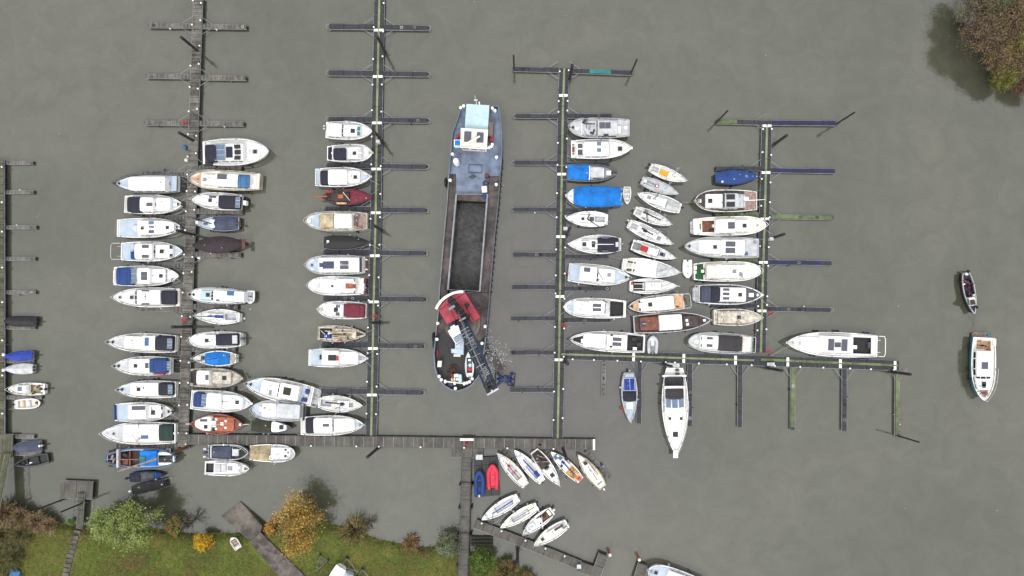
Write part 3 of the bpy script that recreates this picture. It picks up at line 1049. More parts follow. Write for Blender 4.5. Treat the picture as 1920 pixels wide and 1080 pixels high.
# ------------------------------------------------------------------ the boats, row by row
GA = 'boats moored west of the wooden jetty'
GB = 'boats moored east of the wooden jetty'
GC = 'boats moored west of the second pontoon'
GD = 'boats moored east of the third pontoon'
GE = 'yachts rafted between the third and fourth pontoons'
GF = 'boats moored west of the fourth pontoon'
GJ = 'sailing boats fanned out below the plank jetty'
GK = 'small boats at the slanting jetty'
GN = 'small boats on the left edge jetty'

MOOR.update({GA: 1, GB: -1, GC: 1, GD: -1, GF: 1, GN: -1})
def MY(crop, st, bw, w, label, feats, **k):
    k.setdefault('name', 'motor_yacht'); nm = k.pop('name'); ct = k.pop('cat', 'motor boat')
    return Boat(crop, st, bw, w, nm, label, ct, feats, **k)
def SY(crop, st, bw, w, label, feats, **k):
    k.setdefault('shape', 's')
    return Boat(crop, st, bw, w, 'sailing_yacht', label, 'sailboat', feats, **k)

# west of jetty 1
MY('a', (815, 610), (195, 610), 190, 'white cruiser with long plain white roof and grey rail, topmost west of the wooden jetty',
   'fd 815 690 lbl; fd 330 210 lbl; cab 690 325 .74 1.3 wht; hat 728 0 .4; win 690 720 .6; plat 1.1 blk; rail 420 chr; anc; box 650 640 -.6 .6 .06 lgr roof_seam', gun='gdk', group=GA)
MY('a', (288, 815), (868, 820), 192, 'white cruiser with dark navy aft tent and tiny roof panel, second down the west row',
   'fd 745 860 lbl; cab 595 742 .72 .55 wht; cab 438 568 .74 1.35 wht; win 568 600 .62; can 310 440 .8 1.25 nvy; pan 503 560 -.18 .18; hat 792 0 .45 wht; rail 600; anc blk', group=GA)
MY('b', (212, 148), (858, 140), 195, 'white cruiser with pale blue aft deck and three skylights, third down the west row',
   'fd 235 415 lbl; cab 415 780 .72 .95 wht; box 365 412 -.5 .3 .3 lgr bench; pan 525 575 .35 .65 glb; pan 530 578 -.05 .18 glb; pan 525 577 -.55 -.25; hat 462 0 .45; hat 712 0 .45; boom 450 650 .1 -.1 lgr .05 .5; rail 560; srail 320; anc', group=GA)
MY('b', (252, 381), (872, 380), 197, 'white cruiser with empty white frame behind its pale blue stern, fourth down the west row',
   'fd 262 390 lbl; fd 765 865 lbl; cab 590 765 .68 .5 wht; cab 385 558 .78 1.35 wht; win 556 596 .72; box 345 382 -.75 .0 .5 blu seat; box 350 380 .2 .75 .5 lbl seat; pan 457 525 .35 .65; pan 457 525 -.65 -.35; hat 656 0 .55; pan 735 762 .25 .62 gls; pan 735 762 -.62 -.25 gls; frm 1.35; rail 620', group=GA)
MY('b', (180, 627), (836, 625), 205, 'white cruiser with broad blue aft canopy and white stern platform, fifth down the west row',
   'cab 545 690 .68 .5 wht; cab 400 535 .78 1.2 wht; win 533 556 .7; can 200 345 .84 1.6 blu; gl 345 396 .7; pan 449 510 .02 .4; pan 449 510 -.4 -.02; hat 648 0 .5; pan 690 706 .3 .6 gls; pan 690 706 -.6 -.3 gls; pan 690 706 -.15 .15 gls; plat .6 wht; hat 765 -.4 .4 blu; rail 600; arch 390 .8 .4', group=GA)
MY('b', (832, 840), (183, 840), 196, 'white flybridge cruiser with roof ladder and charcoal stern cover, sixth down the west row',
   'cab 640 410 .76 1.2 wht; can 795 640 .72 .9 nvy; pan 455 530 .6 .75; pan 455 530 -.75 -.6; box 500 490 -.3 .3 .06 gry roof_ladder; box 620 490 .12 .16 .07 lgr roof_ladder; box 620 490 .3 .34 .07 lgr roof_ladder; hat 355 0 .45; hat 238 0 .3; win 412 385 .7; plat .7 crm; rail 420; box 835 800 -.9 .9 .3 off transom_seat', group=GA)
MY('c', (798, 345), (130, 325), 192, 'white cruiser with navy tent and small blue roof panel, beside the black pile',
   'fd 290 150 lgr; cab 455 280 .7 .6 off; cab 590 455 .76 1.1 wht; can 760 590 .76 1.1 nvy; pan 485 525 -.3 .55 mbl; gl 760 712 .5; box 640 625 .7 .9 .3 blk rolled_dinghy; anc chr; rail 520', group=GA)
MY('c', (748, 565), (196, 565), 190, 'white cruiser with bright mid blue tent and red lee cloth, two below the black pile',
   'fd 330 220 lgr; cab 535 330 .74 .8 wht; can 700 533 .76 1.2 blu; pan 490 522 -.25 .3; hat 394 0 .5; gl 745 698 .45; plat 1.6 blk; box 680 570 -.95 -.78 .5 red lee_cloth; rail 420; srail 700; anc', group=GA)
MY('c', (800, 800), (230, 800), 175, 'white cruiser with navy rear tent, third below the black pile in the west row',
   'fd 345 240 lbl; cab 625 345 .76 .85 wht; can 762 622 .74 .9 nvy; hat 424 0 .5; gl 762 720 .5; box 480 465 .0 .3 .1 gry vent; box 600 520 .2 .25 .08 gry boat_hook; plat .6 blk; rail 420; anc', group=GA)
MY('d', (190, 178), (775, 165), 192, 'white cruiser with long grey solar strip on its roof and dark blue stern edge',
   'fd 210 330 lbl; fd 665 765 lgr; cab 500 660 .68 .5 wht; cab 322 498 .78 1.2 wht; win 496 520 .72; pan 357 490 .2 .6; hat 570 -.1 .6; pan 650 664 .2 .65 gls; pan 650 664 -.65 -.2 gls; box 178 192 -.8 .8 .35 blu stern_locker; rail 560; anc blk; box 560 550 -.02 .5 .05 gry handrail', group=GA)
MY('d', (798, 385), (70, 385), 225, 'large white yacht with dark green rear tent above the blue wooden workboat',
   'fd 270 100 lgr; cab 630 275 .78 .9 wht; can 765 626 .72 1.0 grn; pan 447 522 -.5 -.2 mbl; arch 790 .9 .9; hat 176 -.05 .3; clut 430 375 4 crm chr; rail 300; fen 700 1 nvy', group=GA)
b = Boat('d', (95, 640), (803, 640), 205, 'workboat', 'old blue wooden workboat with open brown hold and lowered mast', 'workboat',
   'wel 112 440 .8 plw .5; fd 600 795 lbl; box 437 602 -.72 .72 .9 brb tarpaulin; box 432 492 -.28 .22 1.05 tel folded_tarp; cab 612 785 .6 .35 wht 0; pan 625 765 -.38 .32 gls; box 202 224 -.88 .88 .55 lgr thwart; box 240 320 -.6 -.05 .35 tea crate; box 250 330 .15 .5 .3 plw crate; box 330 345 -.8 .8 .4 tea thwart; box 125 195 .2 .8 .3 plw bench; box 125 195 -.8 -.2 .3 plw bench; boom 610 215 0 -1.25 pkw .16 1.9 lowered_mast; boom 100 440 -.08 -.08 pkw .06 1.0 spar; hat 720 .75 .5 blk; anc chr; clut 130 420 14 dwd gry tea', shape='w', hull='rbl', gun='mbl', deck='lbl', group=GA, dz=.2)
Boat('d', (335, 832), (675, 800), 98, 'motor_launch', 'small dark blue launch with grey green cover between the workboat and the black punt', 'motor boat',
   'cov 450 590 gdk .9 .25; cov 345 450 nvy .95 .2; ob 0 nvy; box 592 600 -.6 .6 .1 brb thwart; fen 590 -1 wht .13', shape='o', hull='nvy', gun='blu', deck='blu', group=GA)
Boat('d', (362, 960), (695, 885), 92, 'punt', 'flat black rectangular punt with white outboard, lowest boat left of the slipway', 'boat',
   'cov 372 690 blk .97 .1; ob 0 wht .8; box 650 662 -.2 .0 .15 wht float', shape='p', hull='blk', deck='blk', group=GA)

# east of jetty 1
MY('a', (1075, 300), (1732, 286), 262, 'large white sports yacht with black aft canopy, topmost boat east of the wooden jetty',
   'cab 1180 1470 .66 .9 wht; can 1090 1200 .64 1.3 nvy; gl 1188 1284 .62; pan 1300 1364 -.42 .42 nvy; win 1386 1452 .62; hat 1590 0 .55; lad 0; box 1525 1562 -.12 .12 .1 lgr anchor_locker; rail 1240; box 1068 1086 -.85 .85 .35 wht transom_seat; box 1075 1160 -.98 -.68 .3 chr folded_dinghy; plat .8 chr'.replace('lad 0; ', ''), group=GB)
MY('a', (1640, 590), (946, 562), 200, 'cream hulled cruiser with blue cockpit cover and grey solar panel, second down the east row',
   'fd 1055 960 tan; cab 1190 1055 .52 .4 wht; cab 1530 1190 .64 1.0 wht; can 1532 1415 .66 .35 mbl; pan 1210 1305 .1 .6; hat 1083 0 .5 gry; boom 1110 1175 .3 -.05 dwd .04 .4 spar; box 1600 1545 -.6 .6 .15 wht bench; hat 1020 0 .25 tea; rail 1200', hull='crm', gun='crm', deck='off', shape='r', group=GB)
MY('a', (1452, 798), (968, 770), 172, 'small white cruiser with big navy tent and black swim platform, third down the east row',
   'cab 1225 1060 .62 .5 wht; can 1432 1225 .76 1.1 nvy; pan 1197 1128 .35 .62; hat 1140 .05 .5; plat .85 blk; box 1500 1470 -.25 .25 .8 wht engine_cover; gl 1438 1395 .6; rail 1150', group=GB)
MY('b', (1430, 100), (1000, 104), 150, 'open sloop under slate grey cover with pale blue foredeck and lowered mast',
   'fd 1180 1010 lbl; cab 1190 1140 .55 .4 wht 0; cov 1425 1172 slt .94 .45; mast 1148 5.5 dwd .09; pan 1112 1072 -.15 .1 tea; box 1020 995 .0 .4 .2 wht fender_basket; boom 1400 1450 .0 -.1 org .06 .3 tiller; ob -.1 blk .9; boom 1440 1445 .5 -.5 org .05 .3 crutch', hull='nvy', gun='lbl', deck='lbl', shape='o', group=GB, name='sloop', cat='sailboat')
Boat('b', (1492, 305), (968, 322), 160, 'covered_barge', 'long boat wholly under a dark aubergine cover beside the blackened pile', 'boat',
   'cov 1490 975 cov 1 .5; box 1492 1455 -.6 .6 .1 rus stern_board', hull='cov', shape='d', group=GB)
MY('b', (1460, 835), (947, 812), 162, 'blue hulled cruiser with light blue foredeck and white dinghy across its stern',
   'fd 1040 985 wht; cab 1170 1040 .6 .45 cyn; cab 1478 1172 .66 .9 wht; pan 1378 1308 .1 .65 mbl; hat 1117 .05 .55; box 1235 1200 -.6 -.45 .08 blk vent; win 1172 1150 .55; box 1390 1300 -.3 -.26 .07 lgr roof_ladder; box 1390 1300 -.1 -.06 .07 lgr roof_ladder; rail 1200; anc blk; frm .6', hull='rbl', gun='lgr', deck='wht', shape='r', group=GB)
Boat('b', (1545, 775), (1540, 905), 84, 'dinghy', 'white dinghy hanging across the stern of the blue hulled cruiser', 'dinghy',
   'wel 790 880 .6 lgr .25; box 800 812 -.5 .5 .2 lgr thwart; box 840 850 -.5 .5 .2 lgr thwart; box 826 836 -.15 .15 .3 chr seat', shape='f', zb=.55, free=.4, auto=False)
SY('c', (1436, 80), (990, 66), 152, 'white sailing yacht with royal blue sail bags on its coachroof and tall mast, east row',
   'cab 1270 1100 .42 .4 wht; box 1185 1110 -.12 .12 .25 rbl sail_bag; box 1265 1190 -.2 .2 .25 rbl sail_bag; mast 1195 7.8 stl .08; wel 1400 1290 .4 lgr; rail 1100 ; srail 1380; box 1375 1300 .4 .55 .1 lgr bench', group=GB)
MY('c', (1452, 300), (942, 312), 162, 'white cruiser with deep navy tent and clear rear window, just below the tall yacht',
   'cab 1190 1085 .62 .5 wht; can 1412 1186 .72 1.0 nvy; gl 1412 1362 .5 lgr; hat 1106 -.05 .5; box 1195 1188 -.6 .6 .1 wht sprayhood_rim; rail 1150; plat .35 gry; ob .1 gdk', group=GB, shape='r')
SY('c', (1400, 492), (978, 490), 152, 'sailing yacht under a bright blue cockpit cover with a hatch on its bow',
   'cov 1335 1095 brb .86 .35; hat 1068 .05 .55; mast 1205 8.2 stl .08; box 1392 1340 -.4 .4 .15 crm locker; clut 1330 1390 5 crm dwd; srail 1350; rail 1090; ob .05 gry .7', group=GB)
MY('c', (948, 680), (1466, 690), 190, 'weathered white cruiser with brown aft deck and bow pointing away from the jetty',
   'fd 965 1012 brn; cab 1145 1350 .66 .5 drt; cab 1005 1128 .74 1.15 wht; win 1125 1150 .68; pan 1093 1122 -.25 .3; hat 1282 0 .6; box 1338 1350 -.5 .5 .06 crm locker; rail 1150; box 940 955 -.6 .6 .3 chr outboard_bracket; anc crm', hull='drt', gun='crm', deck='drt', group=GB)
MY('c', (950, 902), (1560, 940), 210, 'white cruiser with small navy aft tent and pale blue bow, above the varnished boat',
   'fd 1460 1550 lbl; cab 1250 1465 .68 .55 wht; cab 1105 1245 .74 1.2 wht; win 1242 1268 .66; can 972 1062 .7 1.0 blu; gl 1058 1104 .55; hat 1411 0 .5; pan 1262 1330 -.02 .02 wht; rail 1260; anc wht', hull='lgr', gun='wht', group=GB)
SYb = Boat('d', (945, 290), (1478, 300), 205, 'varnished_cutter', 'varnished wooden cutter with orange deckhouse and white wheelhouse roof at the jetty corner', 'boat',
   'fd 960 1460 tea; cab 1150 1380 .68 .35 org 0; cab 990 1146 .7 .9 wht; pan 1038 1112 .22 .45; hat 1097 -.28 .5; box 1150 1195 -.3 .3 .35 wht companionway; boom 1080 1275 -.4 .1 tan .07 .5 lowered_mast; hat 1295 .32 .25 wht; hat 1295 -.32 .25 wht; hat 1200 .45 .25 wht; hat 1200 -.45 .25 wht; hat 1258 .05 .4 wht; box 1150 1185 -.7 -.4 .2 chr crate; boom 1470 1530 0 .05 lgr .08 .15 bowsprit; frm .5; hat 1440 0 .25 wht', shape='d', hull='tea', gun='org', deck='tea', group=GB)
MY('g', (525, 662), (82, 572), 150, 'long white cruiser lying askew with brown roof panel and two blue seats in the cockpit',
   'fd 470 430 lbl; fd 180 100 lbl; cab 300 180 .62 .55 wht; cab 430 300 .7 1.1 wht; pan 378 328 -.32 .35 oli; box 470 495 .2 .55 .5 blu seat; box 470 495 -.1 .1 .5 lgr table; box 455 490 -.6 -.3 .5 blu seat; win 306 290 .62; plat .9 lgr; frm .9; rail 300; srail 430; anc blk; fen 420 1 blk; fen 350 1 blk; fen 300 1 blk; clut 250 235 2 gry', group=GB)
MY('g', (465, 768), (120, 745), 136, 'wide low grey white barge yacht with flat square roof beside the askew cruiser',
   'fd 190 125 lbl; cab 280 182 .68 .4 off 0; cab 440 280 .74 .8 lgr; box 282 284 -.7 .7 .03 gry roof_seam; box 180 165 -.2 .3 .3 wht locker; rail 250 lgr; box 470 460 -.8 .8 .3 chr stern_locker', hull='lgr', gun='lgr', deck='lgr', shape='r', group=GB)
MY('g', (112, 857), (387, 872), 90, 'dark hulled launch with olive black cover and white foredeck moored on the plank jetty',
   'cov 115 248 oli .9 .2; cab 248 348 .78 .45 wht 0; hat 315 0 .6', hull='blk', gun='gdk', deck='gdk', shape='o', group=GB, name='motor_launch')
MY('g', (447, 860), (875, 850), 134, 'big white cruiser with navy aft deck moored along the plank jetty below the second pontoon',
   'fd 800 865 lbl; cab 668 808 .68 .5 wht; cab 532 655 .76 1.15 wht; win 652 670 .68; can 478 532 .78 .8 nvy; pan 595 637 -.12 .15 gdk; pan 728 782 -.3 .3 off; rail 640; anc gry', hull='lgr', gun='wht', group=GB)
SY('g', (565, 702), (866, 722), 112, 'white sailing yacht with black boom and folded sail, bow against the second pontoon',
   'cab 770 665 .45 .4 wht; wel 580 650 .4 lgr; boom 612 745 .1 .0 blk .12 .9; box 655 690 0 .35 .25 crm folded_sail; hat 785 -.05 .5 gry; mast 742 5 stl .07 0; boom 740 680 -.1 -1.3 lgr .04 .3 spinnaker_pole; rail 780; hat 725 .0 .5 blu', group=GB)
Boat('d', (1120, 572), (1530, 578), 152, 'grey_catamaran', 'grey workboat with twin outboards and slate cover below the plank jetty', 'motor boat',
   'cov 1155 1355 slt .72 .35; fd 1430 1515 blk; box 1360 1425 -.5 .4 .35 lgr console; ob .5 lgr 1.1; ob 0 slt 1.1; ob -.5 lgr 1.1; rail 1360 lgr; box 1140 1155 -.8 .8 .4 lgr stern_bar; clut 1365 1420 4 blk wht', shape='f', hull='lgr', gun='lgr', deck='chr', group=GB)
MY('g', (103, 1040), (412, 1046), 118, 'cruiser with worn beige aft cover and cluttered white foredeck, nearest the plank jetty',
   'cov 105 240 bei .86 .7; cab 245 375 .66 .35 wht; pan 335 350 .3 .5; pan 335 350 -.45 -.2 gls; pan 355 365 .0 .2; clut 250 370 8 wht lgr gry; rail 250 ; life 250 -.5 wht', deck='lgr', shape='r', group=GB)
MY('d', (1090, 732), (1536, 740), 152, 'white cabin cruiser with grey cockpit cover, lowest beside the workboat with twin outboards',
   'cab 1305 1440 .7 .5 wht; cab 1185 1300 .74 .7 wht; pan 1190 1245 -.5 .5 lgr; pan 1250 1300 -.5 .5 lgr; hat 1341 0 .6 gry; pan 1415 1438 .15 .5 lgr; pan 1412 1435 -.5 -.1 lgr; fd 1485 1525 blk; wel 1100 1175 .6 chr .3; rail 1330', group=GB)

# west of pontoon 2
MY('e', (385, 235), (852, 252), 180, 'white cruiser with pale teal foredeck windows, topmost boat at the second pontoon',
   'cab 560 730 .66 .5 wht; cab 400 540 .78 1.1 wht; win 538 562 .72; hat 655 0 .6; pan 700 728 .05 .5 tel; pan 700 728 -.5 -.05 tel; rail 570; ob .3 lgr .8; ob 0 lgr .8; arch 410 .8 .3', group=GC)
MY('e', (398, 472), (856, 470), 175, 'white flybridge cruiser with black canopy and navy stern seat, second down the second pontoon',
   'fd 400 445 nvy; cab 450 745 .68 .7 wht; can 458 582 .66 .8 nvy; arch 452 .8 .5; hat 672 0 .5; pan 708 742 .12 .5 lgr; pan 708 742 -.5 -.1 lgr; rail 580; anc crm; box 580 590 -.6 .6 .15 wht dash', shape='r', group=GC)
MY('e', (278, 715), (840, 712), 196, 'white cruiser with broad roof and navy stern strip, third down the second pontoon',
   'fd 722 825 lbl; fd 285 320 lbl; cab 598 725 .68 .5 wht; cab 405 595 .8 1.2 wht; win 588 605 .72; can 325 405 .74 .9 nvy; hat 681 0 .5; box 640 650 -.02 .3 .05 gry handrail; rail 560; srail 320; anc lgr', hull='lgr', gun='wht', group=GC)
Boat('e', (335, 912), (855, 912), 158, 'sailing_barge', 'old dark red sailing barge with burgundy cover and orange hatch', 'sailboat',
   'cov 630 850 bur .96 .4; fd 345 620 brn; box 500 560 -.2 .3 .35 org hatch_cover; box 490 590 -.95 -.7 .3 tan leeboard; box 560 625 .6 .95 .2 rus leeboard; boom 395 262 .05 .05 org .14 .9 boom; boom 555 628 .6 -.5 off .05 .7 spar; clut 380 620 12 brn chr rus bei; mast 545 4 dwd .08 .5; cab 440 620 .55 .25 brn 0; box 385 440 .5 .8 .2 red locker', shape='d', hull='brn', gun='rus', deck='brn', group=GC)
MY('f', (800, 186), (182, 186), 196, 'white trawler yacht with pinkish aft deck and beige forward roof, below the red sailing barge',
   'fd 805 672 pkw; fd 318 195 lbl; cab 462 320 .7 .6 bei; cab 648 462 .74 1.1 wht; box 465 460 -.7 .7 .1 chr roof_edge; can 700 645 .6 .3 pkw; clut 690 700 4 dwd gry; box 645 640 -.6 .6 .12 lgr dash; box 322 312 -.6 .6 .2 gry rail_box; hat 212 0 .5 wht; box 455 330 -.1 -.06 .06 off roof_ladder; box 455 330 .1 .14 .06 off roof_ladder; plat .5 blk; rail 320', deck='off', gun='crm', shape='r', group=GC)
Boat('f', (365, 402), (838, 404), 138, 'covered_boat', 'slim motor boat wholly under a black cover at the second pontoon', 'boat',
   'cov 368 835 blk 1 .4; hat 403 .15 .25 wht; ob .0 gry .6', hull='blk', deck='blk', shape='o', group=GC)
MY('f', (778, 630), (187, 632), 198, 'white cruiser with dark oval foredeck skylight and teak stern platform',
   'fd 310 200 lbl; cab 748 310 .76 .85 wht; box 465 350 -.38 .38 .12 slt skylight; box 358 315 -.22 .22 .12 slt skylight; pan 612 525 .04 .42; pan 612 525 -.42 -.04; pan 748 722 -.75 .75 gls; plat .85 tea; box 800 785 .5 .6 .7 wht davit; box 800 785 -.5 -.4 .7 wht davit; hat 242 0 .3 blu; rail 400', shape='r', hull='lgr', gun='lgr', group=GC)
MY('f', (772, 845), (208, 838), 190, 'all white cruiser with varnished orange hatch table, between two black finger pontoons',
   'cab 485 330 .66 .3 wht 0; cab 680 485 .74 .75 wht; box 655 580 -.3 .28 .15 org table; box 685 655 -.25 .2 .15 tea table; hat 310 0 .4 lgr; hat 448 -.05 .3; box 675 665 .45 .7 .1 gdk vent; box 675 665 -.75 -.5 .1 gdk vent; plat .6 chr; ob -.2 gry .8; box 790 765 .3 .8 .3 bur seat; box 790 765 -.8 -.5 .3 bur seat; rail 400', shape='r', group=GC)
MY('g', (888, 82), (568, 72), 118, 'white cruiser with burgundy red tent beside the second pontoon',
   'cab 735 650 .66 .5 wht; can 875 735 .78 .9 bur; hat 683 0 .6; pan 708 682 .25 .55; pan 708 682 -.6 -.3; gl 875 842 .5 bur; rail 700; anc crm', shape='r', group=GC)
Boat('g', (562, 232), (890, 242), 112, 'old_sloop', 'cluttered old wooden sloop with a crumpled blue tarp in its cockpit', 'sailboat',
   'fd 820 885 brn; wel 575 655 .6 chr .35; cab 660 820 .62 .35 drt; box 600 648 -.65 -.05 .35 rbl crumpled_tarp; boom 640 800 .15 .2 bei .14 .3 furled_sail; boom 640 780 -.1 -.15 chr .08 .3 spar; boom 650 760 -.3 -.5 dwd .05 .3 spar; clut 660 810 14 chr crm dwd bei; clut 590 650 8 wht chr crm; clut 720 800 4 bei tan; box 690 725 -.85 -.65 .1 pnk pennant; fd 690 740 rus .3', deck='drt', hull='drt', gun='crm', shape='o', group=GC)
MY('g', (500, 398), (896, 402), 126, 'white cruiser with large brown black roof panel and red pennant, lowest at the second pontoon',
   'fd 515 588 lbl; fd 835 890 lbl; cab 708 832 .68 .5 wht; cab 588 702 .8 1.15 wht; win 700 712 .66; pan 630 685 -.3 .32 gls; box 685 700 -.3 .25 .1 red pennant; box 572 584 -.2 .3 .5 blk seat; box 725 727 -.02 .3 .1 gry handrail; hat 845 0 .5 gry; rail 680; srail 560; anc lgr', hull='lgr', gun='wht', group=GC)

# east of pontoon 3
MY('h', (812, 215), (196, 215), 204, 'broad grey white cruiser with two dark solar panels, topmost boat east of the third pontoon',
   'fd 810 690 lgr; cab 485 340 .7 .6 lgr; cab 690 485 .76 1.1 lgr; pan 620 568 -.05 .55; pan 562 508 -.05 .55; box 488 480 -.7 .7 .12 chr roof_edge; pan 598 550 -.85 -.6 gls; box 295 260 -.2 .1 .2 wht locker; clut 470 350 8 chr gry; box 725 690 -.5 .2 .4 wht bench; box 790 760 -.1 .2 .3 wht locker; box 460 350 .35 .5 .08 gdk life_raft; rail 340; srail 740; anc blk; box 335 325 -.7 .7 .06 wht rail_box', hull='lgr', gun='lgr', deck='lgr', shape='r', group=GD)
MY('h', (222, 430), (826, 425), 196, 'sleek white cruiser with two grey blue roof hatches and brown stern platform seat',
   'cab 350 600 .74 .9 wht; cab 272 345 .7 .55 wht; pan 288 335 .1 .55 gdk; pan 288 335 -.6 -.05 gdk; pan 345 370 -.1 .45 gdk; box 347 400 -.5 .5 .3 wht radar_arch; pan 483 525 .35 .72 glb; pan 483 525 -.3 .07 glb; win 572 610 .68 lgr; hat 716 0 .6; box 222 255 -.3 .25 .1 tea seat; pan 235 250 -.55 -.42 gls; pan 235 250 .38 .5 gls; rail 600 wht; anc wht; fen 480 -1 nvy', group=GD)
MY('h', (182, 662), (672, 672), 172, 'dark navy hulled sloop with bright sky blue aft cover and white cabin roof',
   'cov 185 410 brb .86 .4; cab 410 552 .66 .5 lgr; hat 602 0 .6 wht; box 404 412 -.8 .8 .5 wht washboard; pan 540 552 -.5 .5 wht; pan 445 535 -.68 -.6 gls; rail 550 gdk; anc chr', hull='nvy', gun='gdk', deck='gry', group=GD)
Boat('h', (738, 910), (176, 910), 206, 'covered_cruiser', 'wide cruiser under a creased bright blue tarpaulin with bare white bow', 'motor boat',
   'cov 735 245 brb 1 .75; box 744 736 -.6 .6 .3 dwd stern_board; anc lgr; fd 240 190 wht; clut 735 725 2 crm; rail 235', shape='r', group=GD)
Boat('h', (788, 812), (788, 990), 80, 'rowing_dinghy', 'little white dinghy lying stern up between the blue tarpaulin and the rafted yachts', 'dinghy',
   'wel 818 960 .72 lgr .2; seats 825 940 off .8; boom 840 935 .1 -.05 lgr .04 .15 oar; box 815 825 -.4 .4 .1 chr outboard_bracket', shape='o', auto=False, free=.4, group=GD)
SY('i', (592, 224), (165, 212), 158, 'white sailing yacht with black folded mainsail on a slanting boom, below the blue tarpaulin boat',
   'cab 455 300 .5 .35 wht; hat 340 0 .4; hat 430 0 .6 gdk; wel 562 462 .38 lgr; mast 382 4.5 blk .08; boom 380 515 .05 -1.05 blk .09 .7; ob -.35 gry .7; rail 300; srail 560', deck='wht', group=GD, shape='q')
SY('i', (725, 476), (187, 475), 192, 'white sailing yacht with wide navy cockpit tent, above the askew white cruiser',
   'cab 500 330 .52 .4 wht; can 702 490 .76 .8 nvy; boom 490 655 0 0 wht .06 1.0; hat 355 0 .55; hat 446 .15 .45; hat 446 -.15 .45; box 700 672 -.25 .25 .3 lgr helm_seat; pan 600 535 .62 .75 slt; pan 600 535 -.75 -.62 slt; rail 330; srail 690; pan 400 330 .35 .4 lgr; pan 400 330 -.42 -.36 lgr; ob 0 lgr .6', group=GD, shape='q')
MY('i', (195, 757), (818, 815), 205, 'white cruiser lying askew with pale blue decks and one roof panel by the third pontoon',
   'fd 205 312 lbl; fd 660 800 lbl; cab 490 662 .66 .5 wht; cab 312 482 .74 1.1 wht; win 478 498 .68; pan 347 412 .2 .6; hat 606 .1 .5 gry; rail 480; srail 300; anc chr; box 185 195 -.3 .0 .3 red lifebuoy; clut 500 520 2 chr', gun='wht', group=GD)
MY('j', (775, 322), (143, 300), 202, 'white cruiser with black cockpit and two roof solar panels at the third pontoon',
   'fd 245 180 lbl; cab 400 265 .64 .5 wht; cab 560 395 .72 .95 wht; pan 525 440 .12 .42; pan 525 440 -.3 -.02; can 612 558 .6 .4 wht; wel 750 615 .8 blk .4; box 608 570 -.5 .5 .6 lgr helm_seat; box 755 612 .78 .88 .1 wht side_rail; hat 200 0 .35 lgr; plat .3 gdk; rail 380; box 345 300 -.05 .0 .05 gry handrail; clut 590 575 3 dwd gry', shape='r', group=GD)
MY('j', (965, 672), (203, 625), 206, 'long white cruiser with black aft deck and folding chairs, lowest at the third pontoon',
   'fd 345 240 blk; cab 590 345 .7 .6 wht; cab 785 585 .72 1.0 wht; win 580 562 .68 lgr; pan 730 640 .1 .42; pan 730 640 -.38 -.05; wel 950 790 .82 blk .35; box 880 830 .2 .55 .45 chr deck_chair; box 930 885 -.3 .1 .45 chr deck_chair; box 890 850 -.7 -.4 .4 wht table; box 345 322 -.3 .1 .3 wht locker; rail 500; srail 830; anc blk; box 640 615 .55 .75 .1 chr horn; box 640 615 -.6 -.4 .1 chr horn', group=GD)
Boat('j', (1045, 752), (1048, 595), 112, 'inflatable_tender', 'pale grey inflatable tender standing behind the long cruiser with folding chairs', 'dinghy',
   'tube lgr .22; box 690 660 -.3 .3 .3 wht seat; box 660 620 -.3 .3 .15 wht bow_locker; ob 0 gry .7; seats 720 650 lgr .5', shape='f', hull='lgr', gun='lgr', deck='gry', auto=False, free=.45)

# the raft of yachts
SY('h', (1018, 612), (1385, 756), 122, 'white keelboat with a yellow tarp over its hatch, top of the rafted yachts',
   'cab 1240 1120 .45 .3 wht; wel 1105 1040 .4 lgr .3; box 1205 1120 -.45 .4 .2 yel yellow_tarp; mast 1240 5.2 lgr .06; ob .2 blk .9; rail 1300 lgr; srail 1050; pan 1265 1275 .0 .1 gry', shape='q', group=GE)
SY('h', (935, 745), (1308, 886), 122, 'pale lilac grey keelboat with a small red square on deck, second of the rafted yachts',
   'cab 1180 1070 .45 .25 lgr; wel 1055 960 .38 lgr .3; box 1110 1070 -.25 .3 .05 red painted_square; box 1100 1080 -.13 .17 .06 wht painted_square_centre; mast 1168 4.8 lgr .06; boom 1075 985 .1 .05 chr .05 .5; boom 1085 1030 .5 -.9 lgr .05 .5 spar; hat 970 .1 .35 wht; ob -.1 chr .5', deck='lgr', gun='lgr', shape='q', group=GE)
SY('h', (1328, 1032), (890, 885), 148, 'white yacht heading the other way with sheeted cockpit, third of the rafted yachts',
   'cab 1170 960 .55 .4 wht; hat 1008 .1 .5 gry; cov 1310 1180 lgr .7 .25; mast 1050 4.8 gdk .07; boom 1060 1290 .1 0 lgr .05 .5; box 1180 1150 -.6 .6 .15 wht sprayhood; ob .1 chr .8; rail 990; boom 1150 1155 -.5 -1.4 lgr .05 .4 spar', shape='q', group=GE)
SY('i', (865, 132), (1232, 280), 126, 'white yacht with a thick black boom cover, fourth of the rafted yachts',
   'cab 1090 940 .5 .35 wht; wel 930 880 .4 lgr .3; boom 945 1125 .3 .1 blk .13 .6; mast 1115 5.0 lgr .06; ob .1 gry .8; rail 1150; box 1000 985 -.7 .7 .1 lgr traveller; clut 900 1050 5 chr lgr; pan 1020 950 -.75 -.6 gry', shape='q', group=GE)
SY('i', (800, 265), (1242, 476), 134, 'white yacht with a navy boom bag and silver outboard, fifth of the rafted yachts',
   'cab 1090 900 .48 .35 wht; wel 890 830 .38 lgr .3; boom 930 1050 .25 .05 nvy .14 .6; box 985 950 -.1 .35 .2 nvy sail_bag; mast 1062 4.8 lgr .06; hat 1110 -.05 .5 gry; ob .3 lgr .8; rail 1150; srail 850; boom 920 980 -.3 -.4 lgr .04 .1 spar', shape='q', group=GE)
